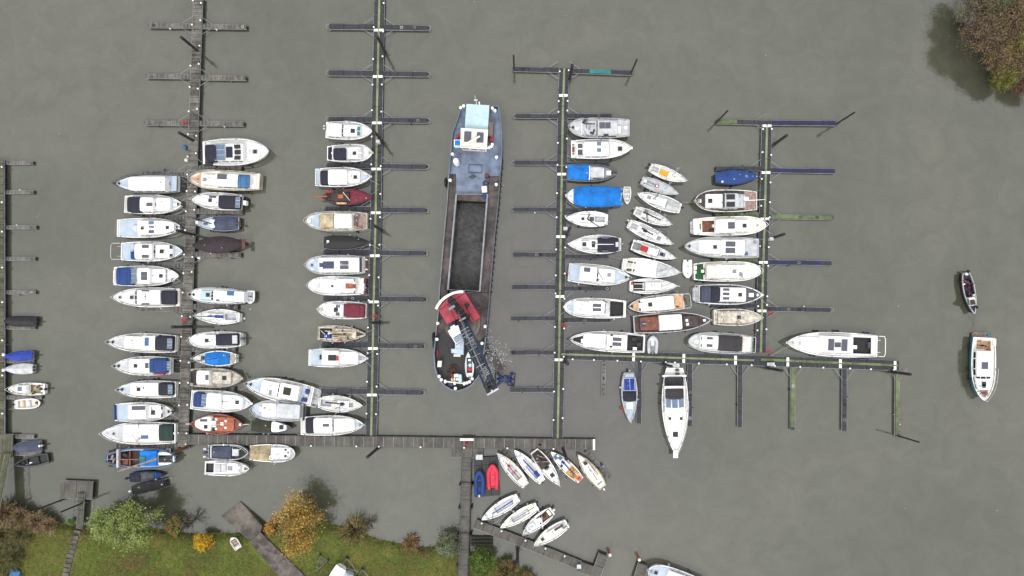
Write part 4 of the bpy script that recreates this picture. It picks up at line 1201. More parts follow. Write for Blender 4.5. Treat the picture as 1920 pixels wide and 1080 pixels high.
SY('i', (838, 478), (1272, 620), 132, 'white yacht with a red hatch cover and blue trimmed cabin, sixth of the rafted yachts',
   'wel 920 850 .55 gry .3; cab 1115 930 .6 .4 wht; box 1000 925 -.45 .4 .3 red red_cover; hat 1138 0 .5 nvy; box 1172 1160 -.3 .3 .08 mbl trim; box 1112 1100 -.5 .5 .08 mbl trim; ob .2 blk .7; rail 1130; pan 1090 1080 .0 .1 blk; boom 1000 1090 .5 .48 mbl .03 .1 trim_line', shape='o', hull='nvy', gun='wht', group=GE)
SY('i', (740, 678), (1318, 765), 182, 'largest rafted yacht, all under a smooth white cover with grey bow net',
   'cov 1085 870 wht .9 .5; cov 1270 1090 lgr .8 .25; pan 840 790 .3 .45 gls; pan 840 790 -.6 -.4 gls; pan 880 855 .3 .45 gdk; pan 880 855 -.6 -.4 gdk; mast 1135 3.6 lgr .06 0 0; boom 1085 1190 -.3 .15 gry .05 .3 spar; rail 1160; srail 800; box 830 780 -.15 .15 .1 lgr bench', shape='q', deck='off', group=GE)
SY('i', (815, 900), (1290, 900), 156, 'white yacht with dark slatted cockpit and pointed bow sprit, eighth of the rafted yachts',
   'wel 970 850 .6 chr .35; cab 1130 975 .5 .4 wht; box 960 855 .28 .34 .35 wht bench; box 960 855 -.34 -.28 .35 wht bench; box 965 945 -.5 .5 .25 lgr grating; box 850 830 .2 .6 .15 red locker; mast 1135 5.4 lgr .06 0 0; rail 1130; boom 1290 1325 0 0 lgr .06 .15 bowsprit; boom 970 1130 .0 .0 lgr .05 .5', shape='q', group=GE)
MY('j', (1362, 242), (797, 298), 176, 'cruiser with tan fore and aft decks and a plain white roof, below the rafted yachts',
   'fd 1255 1345 tan; fd 910 815 tan; cab 1090 910 .74 .65 wht; cab 1262 1085 .8 1.05 wht; hat 1022 0 .55; win 1100 1078 .68 lgr; pan 922 908 .3 .6 nvy; pan 922 908 -.6 -.3 nvy; rail 1050; box 1375 1362 .0 .6 .3 bur seat; frm .9; clut 1275 1300 2 chr; anc chr', hull='off', gun='off', deck='tan', group=GE)
MY('z', (1188, 608.5), (1331, 600), 37, 'dark brown wooden cruiser with a white midship roof and varnished decks',
   'fd 1198 1320 plw; cab 1238 1200 .66 .4 tea 0; cab 1279 1237 .78 .9 wht; cab 1308 1281 .55 .3 dwd 0; pan 1210 1202 -.3 .3 slt; rail 1270 lgr; srail 1200 lgr; hat 1288 .1 .3 wht; hat 1289 -.3 .3 wht; hat 1321 0 .3 wht; box 1205 1212 -.02 .04 .3 crm bench', hull='blk', gun='lgr', deck='dwd', shape='m', group=GE)

# west of pontoon 4
Boat('k', (292, 552), (586, 542), 90, 'covered_dinghy', 'small sailing boat under a fitted blue cover, topmost at the fourth pontoon', 'sailboat',
   'cov 292 565 blu 1 .3; hat 340 -.6 .2 wht; hat 503 .1 .2 mbl', hull='nvy', shape='q', group=GF)
MY('k', (572, 706), (152, 708), 150, 'white cabined motorboat with dark teak side decks and pinkish aft deck at the fourth pontoon',
   'fd 565 490 pkw; fd 480 180 dwd; cab 350 228 .62 .4 wht; cab 450 345 .68 .7 lgr; pan 425 368 .12 .58 gls; pan 425 368 -.55 -.1 gls; can 495 448 .6 .3 lgr; pan 356 344 -.6 .6 gls; hat 258 0 .6; box 520 485 .0 .35 .3 wht helm_seat; boom 495 628 0 .1 wht .06 .9 flagpole; hat 187 0 .4 wht; rail 300 lgr; anc gry', hull='drt', gun='off', deck='dwd', shape='r', group=GF)
MY('k', (145, 882), (632, 872), 128, 'white cruiser with brick red cockpit floor, third at the fourth pontoon',
   'cab 330 520 .64 .45 wht; cab 298 428 .72 .8 wht; wel 205 296 .6 tea .35; box 255 295 -.55 -.25 .3 chr seat; box 275 300 -.1 .2 .5 wht helm_seat; pan 378 425 .05 .4; pan 378 425 -.3 .02; hat 490 0 .55; box 188 196 -.3 .3 .1 tel life_jacket; rail 480 wht; plat .3 lgr; hat 578 0 .2 gry', deck='off', hull='off', gun='wht', group=GF, shape='r')
MY('l', (585, 162), (80, 150), 142, 'white cruiser with two black solar panels and pale aft deck, fourth at the fourth pontoon',
   'fd 585 490 lgr; fd 180 100 lgr; cab 335 185 .66 .5 wht; cab 492 335 .74 1.0 wht; win 340 325 .66; pan 428 362 .08 .55; pan 428 362 -.55 -.05; hat 291 0 .5; hat 560 .55 .4 gry; box 515 490 -.7 -.45 .3 mbl fender_net; rail 310; srail 500; anc chr', hull='lgr', gun='lgr', group=GF)
MY('l', (150, 322), (597, 318), 134, 'white cruiser with green carpet on its aft deck and a dinghy at the stern',
   'fd 155 212 tgr; cab 330 500 .66 .5 wht; cab 232 345 .74 .85 off; pan 235 298 -.55 .6 off; box 215 232 -.3 .3 .3 chr seat; box 200 218 -.1 .2 .4 wht helm_seat; box 150 168 .2 .6 .4 wht locker; box 150 165 -.2 .1 .4 wht locker; hat 422 0 .5 gry; clut 450 470 2 gry; win 490 500 .6 wht; rail 480 wht; fen 180 -1 blk', shape='r', hull='off', gun='wht', deck='off', group=GF)
Boat('l', (105, 255), (105, 360), 66, 'white_tender', 'white inflatable boat across the stern of the cruiser with green carpet', 'dinghy',
   'tube wht .26; box 290 330 -.4 .4 .15 off floor_cover; seats 280 330 off .5', shape='f', hull='off', gun='wht', auto=False, free=.45)
MY('l', (182, 472), (603, 480), 134, 'cruiser with slate and navy rear tents, three narrow roof panels and grey foredeck',
   'fd 500 580 gdk; fd 325 200 gdk; cab 325 500 .72 .7 wht; can 200 262 .8 1.2 slt; can 265 326 .72 1.0 nvy; pan 345 388 .38 .6; pan 345 388 -.08 .18; pan 345 388 -.52 -.28; hat 461 0 .5; box 520 552 -.2 .2 .2 wht locker; rail 420; plat .7 lgr; frm .7; box 425 428 -.15 .15 .05 gry handrail; anc wht', hull='wht', deck='gdk', group=GF)
MY('l', (282, 628), (600, 632), 114, 'weathered cream motorboat with stained deck and one black hatch',
   'cab 312 505 .74 .45 drt; hat 452 0 .55; rail 480 off; clut 320 500 6 crm bei; box 330 420 .5 .62 .06 crm roof_board', hull='drt', deck='drt', gun='off', group=GF)
MY('l', (540, 815), (108, 790), 136, 'white cruiser with wide charcoal canopy, lowest at the fourth pontoon',
   'fd 190 120 lgr; cab 325 190 .68 .5 wht; can 474 318 .78 .9 mat; hat 165 0 .5 wht; pan 275 235 .3 .5; pan 275 235 -.45 -.2; pan 202 196 .2 .5 gls; pan 202 196 -.5 -.2 gls; box 500 475 -.8 .8 .2 off bench; rail 300; srail 480; frm .4', shape='r', gun='lgr', group=GF)
MY('l', (1385, 825), (772, 800), 166, 'long white yacht with black aft deck and blue fenders, alone right of the fourth pontoon',
   'cab 1010 860 .5 .3 wht 0; cab 1215 1000 .7 1.0 wht; win 1025 1000 .66; pan 1095 1055 -.5 .45; pan 1185 1145 -.5 .45; pan 1140 1100 -.22 .18 gdk; wel 1345 1225 .66 blk .4; box 1250 1225 -.3 .0 .6 wht helm_seat; box 1340 1325 -.2 .3 .4 slt seat; frm 1.0 wht; srail 1240; fen 990 1 blk .2; fen 1125 1 blk .2; fen 1330 1 blu .22; fen 1330 -1 blu .2; fen 1255 -1 blu .18; rail 900; anc lgr; box 875 862 -.2 .2 .1 lgr locker', gun='wht')
# below pontoon 5
SY('m', (357, 265), (367, 678), 132, 'narrow sailing boat with blue cockpit cover and navy tarp, hanging below the horizontal pontoon',
   'fd 520 650 lbl; cov 310 415 rbl .72 .3; cov 420 505 nvy .82 .35; cab 520 570 .4 .2 lbl 0; hat 543 0 .9 wht; boom 312 420 .05 .1 lgr .04 .6; boom 312 314 -.7 .7 lgr .05 .5 stern_bar; boom 415 417 -.85 .85 lgr .05 .7 tent_bow; boom 310 415 -.68 -.7 lgr .04 .6 tent_bow; boom 310 415 .7 .68 lgr .04 .6 tent_bow; ob 0 gry 1.0; life 570 -.9 red .18; rail 560; srail 300', hull='lgr', gun='lgr', deck='lbl', shape='q')
MY('m', (742, 225), (752, 958), 222, 'big white sports yacht with two charcoal sunroofs and pointed anchor platform',
   'cab 385 600 .78 .8 wht; can 398 490 .68 .3 mat; win 490 566 .72 glb; wel 298 370 .68 slt .3; can 300 384 .68 .75 mat; box 285 300 -.9 .9 .5 wht transom_seat; box 235 250 .1 .35 .5 gls step; box 268 280 .1 .4 .5 gls step; cab 600 860 .5 .2 wht 0; hat 651 -.4 .35; hat 653 .45 .35; hat 785 0 .7; box 920 985 -.18 .18 .15 wht anchor_platform; pan 800 835 -.62 -.55 gls; plat .9 wht; rail 500; box 380 396 -.8 .8 1.1 wht radar_arch', shape='q', free=1.3)
# the towing pair on the right
Boat('u', (180, 135), (335, 958), 235, 'towed_launch', 'small dark launch with white cabin roof on a tow line behind the green hulled boat', 'motor boat',
   'wel 600 240 .72 nvy .4; cab 790 630 .76 .7 wht; pan 760 690 -.6 -.42 gls; hat 725 .15 .7 oli; fd 800 930 nvy; box 250 290 -.7 -.4 .3 wht fender; box 245 270 .5 .75 .3 wht fender; box 330 350 -.8 -.5 .3 wht locker; box 570 620 .5 .8 .3 lgr outboard; box 395 450 -.1 .3 .3 bur bag; clut 260 600 9 chr nvy gdk bur; boom 835 840 .6 .9 blk .25 .2 fender; ob 0 nvy .9; hat 150 .1 .3 wht', hull='blk', gun='lgr', deck='nvy', shape='q')
MY('z', (1845, 633), (1843.5, 751), 46, 'white motorboat with dark green hull and pinkish decks, crossing open water on the right',
   'fd 731 745 pkw; wel 638 655 .58 tan .45; cab 706 731 .74 .6 wht; cab 658 706 .8 1.15 wht; win 704 711 .62; pan 679 692 -.15 .38; hat 720 .05 .6; hat 724 .05 .5 gdk; box 636 640 -.2 .5 .3 lgr bench; box 655 659 .3 .6 .4 red bag; clut 733 740 3 bur dwd chr; plat .7 pkw; rail 690; box 635 648 .8 1.0 .4 wht locker; boom 714 716 .0 1.2 lgr .03 .8 antenna; box 626 630 .3 .6 .3 tel stern_trim', hull='tel', gun='wht', deck='off', shape='m', free=1.1)
# fan of sailing boats under the plank jetty
SY('o', (948, 427), (743, 190), 92, 'white dayboat with a faded red boom cover, leftmost of the fan below the plank jetty',
   'wel 905 800 .55 lgr .3; cab 800 770 .4 .2 wht 0; boom 905 800 -.05 .0 red .1 .5; hat 825 0 .35; box 870 860 -.4 .4 .15 gry thwart; rail 790 lgr; ob 0 gry .5; fd 830 760 off', shape='q', gun='off', group=GJ)
SY('o', (1068, 398), (866, 168), 88, 'white dayboat with a deep blue boom cover, second of the fan',
   'wel 1040 960 .5 lgr .25; boom 1025 930 .1 0 rbl .13 .4; box 1040 1010 -.2 .4 .25 rbl sail_bag; boom 960 935 .4 -.5 lgr .03 .3 spar; hat 905 0 .3 lgr; ob 0 chr .5', shape='q', group=GJ)
SY('o', (1008, 176), (1193, 421), 98, 'white boat with brown cockpit cover and black hatch, third of the fan',
   'cov 1095 1015 brn .72 .3; cab 1110 1160 .5 .3 wht; wel 1105 1085 .4 chr .2; hat 1140 0 .55; clut 1040 1090 5 tea chr crm; box 1100 1110 -.4 .4 .2 dwd companionway; mast 1105 1.2 gry .05 0 0; rail 1130; srail 1040', shape='q', deck='off', group=GJ)
SY('o', (1345, 387), (1130, 180), 86, 'colourful boat with blue windows, blue mast and orange yellow afterdeck, fourth of the fan',
   'fd 1340 1262 gol; cab 1250 1165 .62 .35 wht; pan 1198 1180 .0 .55 mbl; pan 1180 1162 -.45 .1 mbl; pan 1165 1155 .2 .5 gls; boom 1300 1205 -.05 .1 rbl .12 .6; box 1225 1205 -.1 .3 .2 rbl sail_bag; hat 1222 -.5 .35; box 1320 1285 .1 .6 .15 tan seat; box 1345 1330 -.3 .3 .25 pnk fender; box 1300 1280 -.5 0 .2 gol cushion', shape='q', group=GJ)
SY('o', (1508, 442), (1322, 198), 98, 'cream white keelboat with thin spars and brown cockpit sole, last of the fan',
   'wel 1485 1435 .42 bei .3; cab 1430 1365 .5 .35 wht; hat 1375 .1 .5; boom 1465 1385 0 .2 dwd .05 .4; boom 1420 1395 -.3 .5 off .04 .4 spar; box 1450 1400 .45 .65 .1 tan toerail; ob 0 wht .7; fd 1480 1340 off', shape='q', gun='bei', group=GJ)
SY('o', (893, 512), (630, 672), 92, 'white open boat with a long blue boom, highest of the four at the slanting jetty',
   'wel 850 730 .5 lgr .25; boom 855 705 0 -.1 rbl .1 .5; mast 712 4.2 gry .06 0 0; hat 662 0 .25 lgr; ob 0 gry .5', shape='q', group=GK)
SY('o', (1030, 575), (764, 730), 88, 'white open boat with a bare thin boom, second at the slanting jetty',
   'wel 970 850 .45 lgr .25; boom 1010 830 .1 0 chr .05 .5; box 965 945 -.3 .3 .15 off thwart; ob .2 chr .5; boom 850 845 -.3 .4 gry .03 .3 spar', shape='q', deck='off', group=GK)
MY('o', (1140, 608), (926, 775), 92, 'fishing motorboat with brown cockpit floor and white console, third at the slanting jetty',
   'wel 1130 1040 .62 tea .3; cab 1010 960 .5 .3 wht 0; pan 1000 970 -.15 .2 lgr; box 1060 1040 -.3 .4 .5 wht console; box 1090 1075 -.2 .2 .5 chr seat; box 1125 1110 -.4 .5 .3 wht bench; box 955 945 -.05 .05 .1 blk anchor; ob .1 wht .9; rail 1010 ; clut 1050 1100 4 chr wht', shape='q', group=GK, name='fishing_boat')
SY('o', (1248, 700), (1008, 855), 94, 'white keelboat with brown window strip and square bow hatch, lowest at the slanting jetty',
   'cab 1205 1110 .5 .35 wht; pan 1220 1160 -.0 .32 brn; hat 1070 0 .4; wel 1240 1210 .45 lgr .3; rail 1080; ob .0 lgr .4', shape='q', deck='off', group=GK)
# left edge jetty
Boat('p', (335, 210), (42, 205), 92, 'covered_boat', 'motor boat under a black cover at the left edge jetty', 'boat', 'cov 335 50 blk 1 .45; ob 0 blk .7', hull='blk', shape='f', group=GN)
Boat('p', (308, 522), (40, 532), 92, 'covered_boat', 'small boat under a vivid blue cover at the left edge jetty', 'boat', 'cov 305 42 rbl 1 .4; ob 0 gdk .7', hull='gdk', shape='o', group=GN)
Boat('p', (308, 644), (45, 648), 98, 'covered_boat', 'small boat under a white cover below the vivid blue one', 'boat', 'cov 305 47 lgr 1 .4; ob .3 blk .7; ob -.3 blk .5', hull='lgr', shape='o', group=GN)
MY('p', (412, 832), (82, 832), 112, 'small white cuddy boat with a yellowed cockpit floor at the left edge jetty',
   'wel 390 265 .68 bei .35; cab 262 155 .62 .45 wht; hat 180 0 .6 glb; win 262 235 .6 lgr; box 385 360 -.2 .2 .4 chr outboard_well; ob 0 blk .9; rail 200; box 395 375 -.5 .5 .2 wht bench; clut 300 380 3 dwd bei', deck='off', group=GN, name='motor_launch')
Boat('p', (135, 975), (372, 960), 92, 'open_dinghy', 'little white open boat with pinkish seats, lower of the pair below the cuddy boat', 'dinghy',
   'wel 160 350 .74 off .3; box 205 225 -.6 .6 .2 tan thwart; box 260 280 -.7 .7 .2 lgr thwart; box 325 345 -.4 .4 .2 tan bow_seat; box 320 345 -.1 .2 .3 chr bag; ob 0 blk .8', shape='r', group=GN, auto=False)
Boat('q', (440, 262), (135, 285), 112, 'covered_boat', 'boat under a slate purple cover with white outboard by the truss gangway', 'boat', 'cov 438 140 slt .95 .35; hat 418 0 .2 wht; ob .1 lgr .8', hull='blk', gun='gdk', shape='f', group=GN)
Boat('q', (510, 392), (160, 465), 112, 'rowing_boat', 'black open rowing boat with a white bailer beside the truss gangway', 'rowing boat',
   'wel 500 200 .86 chr .3; box 415 405 -.85 .85 .25 blk thwart; box 300 290 -.8 .8 .25 blk thwart; box 262 240 -.3 .3 .2 blk bag; box 335 310 -.3 -.1 .2 wht bailer; box 312 265 -.45 -.38 .2 lgr oar', hull='blk', gun='gdk', deck='blk', shape='o', group=GN, auto=False)
# dinghies on the black raft
Boat('o', (612, 485), (612, 320), 78, 'inflatable_dinghy', 'navy inflatable dinghy with outboard on the black raft', 'dinghy',
   'tube blu .25; box 385 365 -.3 .3 .15 blk seat; box 440 405 -.4 .4 .12 nvy seat; ob 0 lgr .9', shape='f', hull='nvy', gun='blu', deck='blu', zb=.5, free=.4, auto=False)
Boat('o', (710, 440), (707, 274), 86, 'plastic_dinghy', 'bright pinkish red dinghy on the black raft', 'dinghy',
   'tube pnk .24; box 350 395 -.32 .32 .1 pnk seat; box 300 335 -.35 .35 .12 pnk bow_seat; box 355 400 -.04 .04 .14 red keel_ridge', shape='f', hull='pnk', gun='pnk', deck='pnk', zb=.5, free=.4, auto=False)
# partly in the frame at the bottom and the ones ashore
MY('z', (1322, 1108), (1214, 1068), 40, 'white cruiser cut off by the lower picture edge beside the short grey jetty',
   'fd 1255 1225 lbl; cab 1310 1250 .66 .6 wht; hat 1230 0 .5; anc gry; rail 1260', shape='r', deck='lbl', gun='wht')
zl = .75
Boat('z', (447, 1029), (434, 1008), 15, 'rowing_dinghy', 'small pinkish white dinghy lying on the grass beside the slipway', 'dinghy',
   'wel 1024 1012 .7 pkw .25; seats 1024 1014 pkw .7; box 1027 1025 -.6 .6 .15 off thwart', shape='f', zb=zl, free=.4, auto=False, hull='off')
Boat('z', (640, 1064), (620, 1096), 22, 'covered_boat', 'boat under a white cover parked on the lawn, nearer the slipway path', 'boat', 'cov 1064 1094 wht 1 .3', shape='f', zb=zl + .5, free=.7, auto=False)
Boat('z', (655, 1076), (640, 1108), 19, 'covered_boat', 'second white covered boat on the lawn, partly below the picture edge', 'boat', 'cov 1077 1106 lbl 1 .3', shape='f', zb=zl + .5, free=.7, auto=False, hull='lgr')
Boat('z', (30, 1069), (20, 1100), 17, 'overturned_boat', 'small pale blue boat on the rough grass in the lower left corner', 'boat', 'cov 1070 1098 mbl 1 .25', shape='f', zb=zl, free=.35, auto=False, hull='mbl')
# tender on the barge foredeck
Boat('t', (762, 718), (752, 190), 175, 'barge_tender', 'white tender with red seat lying on the barge foredeck under the crane boom', 'dinghy',
   'wel 640 330 .62 gdk .35; box 540 600 -.45 .5 .4 red seat; box 360 400 -.3 .35 .35 wht seat; box 450 530 -.2 .5 .2 cyn crate; boom 500 420 -.5 .3 lgr .03 .2 oar; ob 0 gry .6', shape='q', zb=1.7, free=.55, auto=False)
# ------------------------------------------------------------------ jetties
def seg_matrix(A, B):
    d = B - A
    return Matrix.Translation((A.x, A.y, 0)) @ Matrix.Rotation(math.atan2(d.y, d.x), 4, 'Z'), math.hypot(d.x, d.y)

def deck_seg(name, a, b, wpx, zt, m, par, th=.14, board=2.3, floats=True, edge='gry', inset=0.0):
    """a stretch of decking between two photo points: boards panels, edge rails, floats as one part each"""
    A, B = P(*a, zt), P(*b, zt)
    M, L = seg_matrix(A, B)
    w = wpx / (FPX / (CAM_H - zt))
    g = MB()
    n = max(1, round(L / board))
    rnd = random.Random(int(a[0] + a[1]))
    for i in range(n):
        x0, x1 = L * i / n + .015, L * (i + 1) / n - .015
        dz = rnd.uniform(-.012, .012); dy = rnd.uniform(-.02, .02)
        g.box(((x0 + x1) / 2, dy, zt - th / 2 + dz), (x1 - x0, w, th), 0, .02)
    o = g.build(name, m, par)
    place(o, M, par)
    g = MB()
    for s_ in (-1, 1):
        g.box((L / 2, s_ * (w / 2 + .03), zt - .16), (L, .06, .16))
    e = g.build('edge_beam', edge, o)
    if floats:
        g = MB()
        k = max(1, round(L / 3.4))
        for i in range(k):
            x0, x1 = L * i / k + .12, L * (i + 1) / k - .12
            g.box(((x0 + x1) / 2, 0, (zt - th - .25) / 2 - .02), (x1 - x0, w * .92, zt - th + .22), 0, .05)
        g.build('float', 'rub', o)
    return o, M, L, w

def stub(name, par, M, m, fn, local=True):
    g = MB(); fn(g); o = g.build(name, m, par); place(o, M, par); return o

def bollards(par, a, b, wpx, zt, step=3.5, off=0.0, sides=(-1, 1), jit=.5, seed=1):
    A, B = P(*a, zt), P(*b, zt)
    M, L = seg_matrix(A, B); w = wpx / (FPX / (CAM_H - zt))
    rnd = random.Random(seed + int(a[0]))
    x = off + .8; 
    mesh = None
    while x < L - .4:
        for s_ in sides:
            xx = x + rnd.uniform(-jit, jit)
            if mesh is None:
                g = MB(); g.lathe((0, 0, 0), [(.05, 0), (.05, .14), (.1, .16), (.135, .22), (.11, .3), (.05, .33)], 9)
                o = g.build('mooring_bollard', 'wht', par); mesh = o.data
            else:
                o = bpy.data.objects.new('mooring_bollard', mesh); COL.objects.link(o)
            place(o, M @ Matrix.Translation((xx, s_ * (w / 2 - .06), zt)), par)
        x += step

def finger(par, a, b, wpx, zt, m, root_end='a', hoop=True, brace=True, stain=None):
    """a finger pontoon; a = root at the walkway, b = its free end"""
    o, M, L, w = deck_seg('finger_pontoon', a, b, wpx, zt, m, par, board=2.0)
    if hoop:
        g = MB(); r = w * .42
        g.tube([(L - .1, -r, zt + .04)] + [(L + .15 + r * .8 * math.sin(t * .5236), -r * math.cos(t * .5236), zt + .05) for t in range(7)] + [(L - .1, r, zt + .04)], .035, 4)
        g.build('end_hoop', 'gry', o)
    if brace:
        g = MB()
        for s_ in (-1, 1):
            g.tube([(1.55, s_ * w * .5, zt + .03), (.05, s_ * (w * .5 + 1.0), zt + .03)], .035, 4)
        g.build('brace', 'gry', o)
    rnd = random.Random(int(a[1] * 3 + b[0]))
    for _ in range(rnd.choice((0, 1, 2, 3))):
        x = rnd.uniform(.3, .95) * L; s_ = rnd.choice((-1, 1)); q = MB()
        if rnd.random() < .6: q.lathe((x, s_ * (w * .5 + .1), zt - .45), [(.05, 0), (.1, .1), (.1, .35), (.04, .45)], 7); q.build('edge_fender', rnd.choice(('rub', 'wht', 'rub', 'gry')), o)
        else: q.tube([(x + math.cos(t * .785) * .2, math.sin(t * .785) * .16 * (1 if w > .5 else .6), zt + .05) for t in range(9)], .04, 4); q.build('coiled_rope', rnd.choice(('rop', 'blk', 'lgr')), o)
    if stain:
        g = MB(); x0, x1 = stain[1] * L, stain[2] * L
        g.box(((x0 + x1) / 2, 0, zt + .012), (x1 - x0, w * .88, .03)); g.build('deck_mat', stain[0], o)
    return o

def cross_slab(par, px, py, wpx, zt, axis):
    c = P(px, py, zt); w = wpx / (FPX / (CAM_H - zt)); k = .36
    g = MB()
    M = Matrix.Translation((c.x, c.y, 0)) @ Matrix.Rotation(axis, 4, 'Z')
    for s_ in (-1, 1):
        g.box((0, s_ * (w * .27), zt + .03), (k, w * .42, .05), 0, .01)
    o = g.build('white_cover_plate', 'wht', par); place(o, M, par)

def strip(par, pts, wpx, zt, m='gst'):
    for a, b in zip(pts[:-1], pts[1:]):
        A, B = P(*a, zt), P(*b, zt); M, L = seg_matrix(A, B)
        g = MB(); w = wpx / 13.1
        n = max(1, round(L / 6))
        for i in range(n): g.box((L * (i + .5) / n, 0, zt + .025), (L / n - .06, w, .045))
        o = g.build('service_duct', m, par); place(o, M, par)

def jroot(name, px, py, label, cat='jetty', group=None):
    c = P(px, py); return root(name, (c.x, c.y, 0), 0, label, cat, group)

# 1 wooden jetty
Z1 = .75
J1 = jroot('wooden_jetty', 360, 345, 'long weathered wooden jetty with pale worn boards, leftmost full row of berths')
P1 = [(371, -6), (362, 240), (360, 345), (353.5, 500), (343.6, 800), (342.5, 838)]
for a, b in zip(P1[:-1], P1[1:]): deck_seg('walkway', a, b, 17.5, Z1, WOOD, J1, board=1.2)
for a, b in zip(P1[:-1], P1[1:]): bollards(J1, a, b, 17.5, Z1, step=3.2, seed=3)
def jx(pl, y):
    for a, b in zip(pl[:-1], pl[1:]):
        if a[1] <= y <= b[1]: return a[0] + (b[0] - a[0]) * (y - a[1]) / (b[1] - a[1])
    return pl[-1][0]
for y, x in ((48, 277), (143, 273), (231, 270), (325, 267), (408, 264), (497, 262), (580, 258), (662, 252), (748, 250), (837, 215)):
    finger(J1, (jx(P1, y) - 8.5, y), (x, y - (0 if y > 300 else 1)), 8.5 if y < 830 else 10, .55, WOOD, hoop=False)
for y, x in ((50, 462), (146, 461), (232, 457), (316, 453), (397, 455), (478, 452), (576, 446), (655, 442), (730, 440)):
    finger(J1, (jx(P1, y) + 8.5, y - 1), (x, y), 8.5, .55, WOOD, hoop=False)
# 2
Z2 = .55
J2 = jroot('floating_pontoon', 707, 300, 'dark floating pontoon with pale green duct, vertical row just left of the barge', 'pontoon')
P2 = [(711.5, -6), (707, 200), (704.5, 400), (700, 600), (696, 817)]
for a, b in zip(P2[:-1], P2[1:]):
    deck_seg('walkway', a, b, 19.5, Z2, PLAST, J2); bollards(J2, a, b, 19.5, Z2, step=4.1, seed=5)
strip(J2, P2, 4, Z2 + .0)
for y, x0, x1 in ((51, 617, 803), (138, 616, 802), (225, 616, 802), (311.5, 613, 800), (393.5, 610, 799), (474, 608, 797), (560.5, 607, 797), (648, 605, 793), (735, 603, 792)):
    c = jx(P2, y)
    finger(J2, (c - 9.5, y - 1), (x0, y - 1.5), 10, .5, PLAST); finger(J2, (c + 9.5, y), (x1, y + 1), 9, .5, PLAST)
    cross_slab(J2, c, y + 5.5, 19, Z2 + .04, math.pi / 2)
# 3
J3 = jroot('floating_pontoon', 1050, 400, 'dark floating pontoon with green duct and T shaped top, just right of the barge', 'pontoon')
P3 = [(1058, 128), (1055.5, 200), (1052, 400), (1050, 545), (1047.5, 720), (1045.5, 826)]
for a, b in zip(P3[:-1], P3[1:]):
    deck_seg('walkway', a, b, 18.5, Z2, PLAST, J3); bollards(J3, a, b, 18.5, Z2, step=4.1, seed=6)
strip(J3, P3, 4, Z2)
finger(J3, (1048, 131), (963, 129), 8.5, .5, PLAST, hoop=False); finger(J3, (1067, 132), (1184, 136.5), 8.5, .5, PLAST, hoop=False, stain=('tel', .33, .67))
for y, x0 in ((217.5, 966), (305, 964), (393, 962), (477.5, 962), (538, 960), (597, 958), (661, 957), (731, 956)):
    finger(J3, (jx(P3, y) - 9, y), (x0, y), 8, .5, PLAST, hoop=y < 400)
for y, x1 in ((217, 1147), (308, 1143), (394, 1141), (481, 1141), (541, 1144), (600, 1145)):
    finger(J3, (jx(P3, y) + 9, y), (x1, y), 8, .5, PLAST, hoop=False)
for y in (179, 326.6, 443.7, 556, 674.6): cross_slab(J3, jx(P3, y), y, 17, Z2 + .04, math.pi / 2)
# 4
J4 = jroot('floating_pontoon', 1430, 450, 'dark floating pontoon with green duct and blue matted fingers, rightmost vertical row', 'pontoon')
P4 = [(1438, 236), (1434, 400), (1429, 560), (1426.5, 661)]
for a, b in zip(P4[:-1], P4[1:]):
    deck_seg('walkway', a, b, 18, Z2, PLAST, J4); bollards(J4, a, b, 18, Z2, step=3.6, seed=7)
strip(J4, P4, 4, Z2)
finger(J4, (1438, 230), (1344, 227.5), 8.5, .5, PLAST, hoop=False, stain=('gfd', .6, .98)); finger(J4, (1438, 230), (1567, 231), 8.5, .5, PLAST, hoop=False, brace=False, stain=('bfd', .08, .98))
for y, x, st in ((320, 1566, ('bfd', .04, .98)), (407, 1563, ('gfd', .03, .98)), (492.5, 1560, ('bfd', .02, .82)), (580, 1558, None)):
    finger(J4, (jx(P4, y) + 9, y - 1), (x, y + 1), 8, .5, PLAST, hoop=st is None, stain=st)
for y, x, st in ((316, 1342, None), (403, 1338, ('gfd', .02, .96)), (488, 1335, ('gfd', .02, .96)), (573, 1333, None)):
    finger(J4, (jx(P4, y) - 9, y), (x, y - .5), 8, .5, PLAST, hoop=False, stain=st)
for y in (236, 323.6, 410.5, 492, 583): cross_slab(J4, jx(P4, y), y, 17, Z2 + .04, math.pi / 2)
# 5 horizontal
J5 = jroot('floating_pontoon', 1300, 670, 'dark horizontal floating pontoon with green duct and seven fingers pointing down', 'pontoon')
P5 = [(1058, 664.5), (1260, 671), (1686, 685.5)]
for a, b in zip(P5[:-1], P5[1:]):
    deck_seg('walkway', a, b, 18, Z2, PLAST, J5); bollards(J5, a, b, 18, Z2, step=3.4, seed=8, sides=(-1,))
strip(J5, [(1052, 664), (1414, 675.5)], 3.5, Z2); strip(J5, [(1426, 674), (1684, 685)], 4.5, Z2, 'gfd')
for x in (1188, 1282, 1379, 1477, 1575.5, 1678):
    cross_slab(J5, x, 664.5 + (x - 1058) * .0334, 17, Z2 + .04, -.0334)
for x, y0, y1, st, m, w in ((1132, 675, 745, None, WOOD, 6), (1199, 678, 794, None, PLAST, 8), (1294, 682, 799, None, PLAST, 8), (1388, 685, 801, None, PLAST, 8),
                      (1487, 688, 806, ('gfd', .0, .96), PLAST, 8), (1584, 692, 808, None, PLAST, 8), (1683, 690, 818, ('gfd', .0, .98), PLAST, 8)):
    finger(J5, (x, y0), (x - .5, y1), w, .5, m, hoop=False, brace=x > 1150, stain=st)
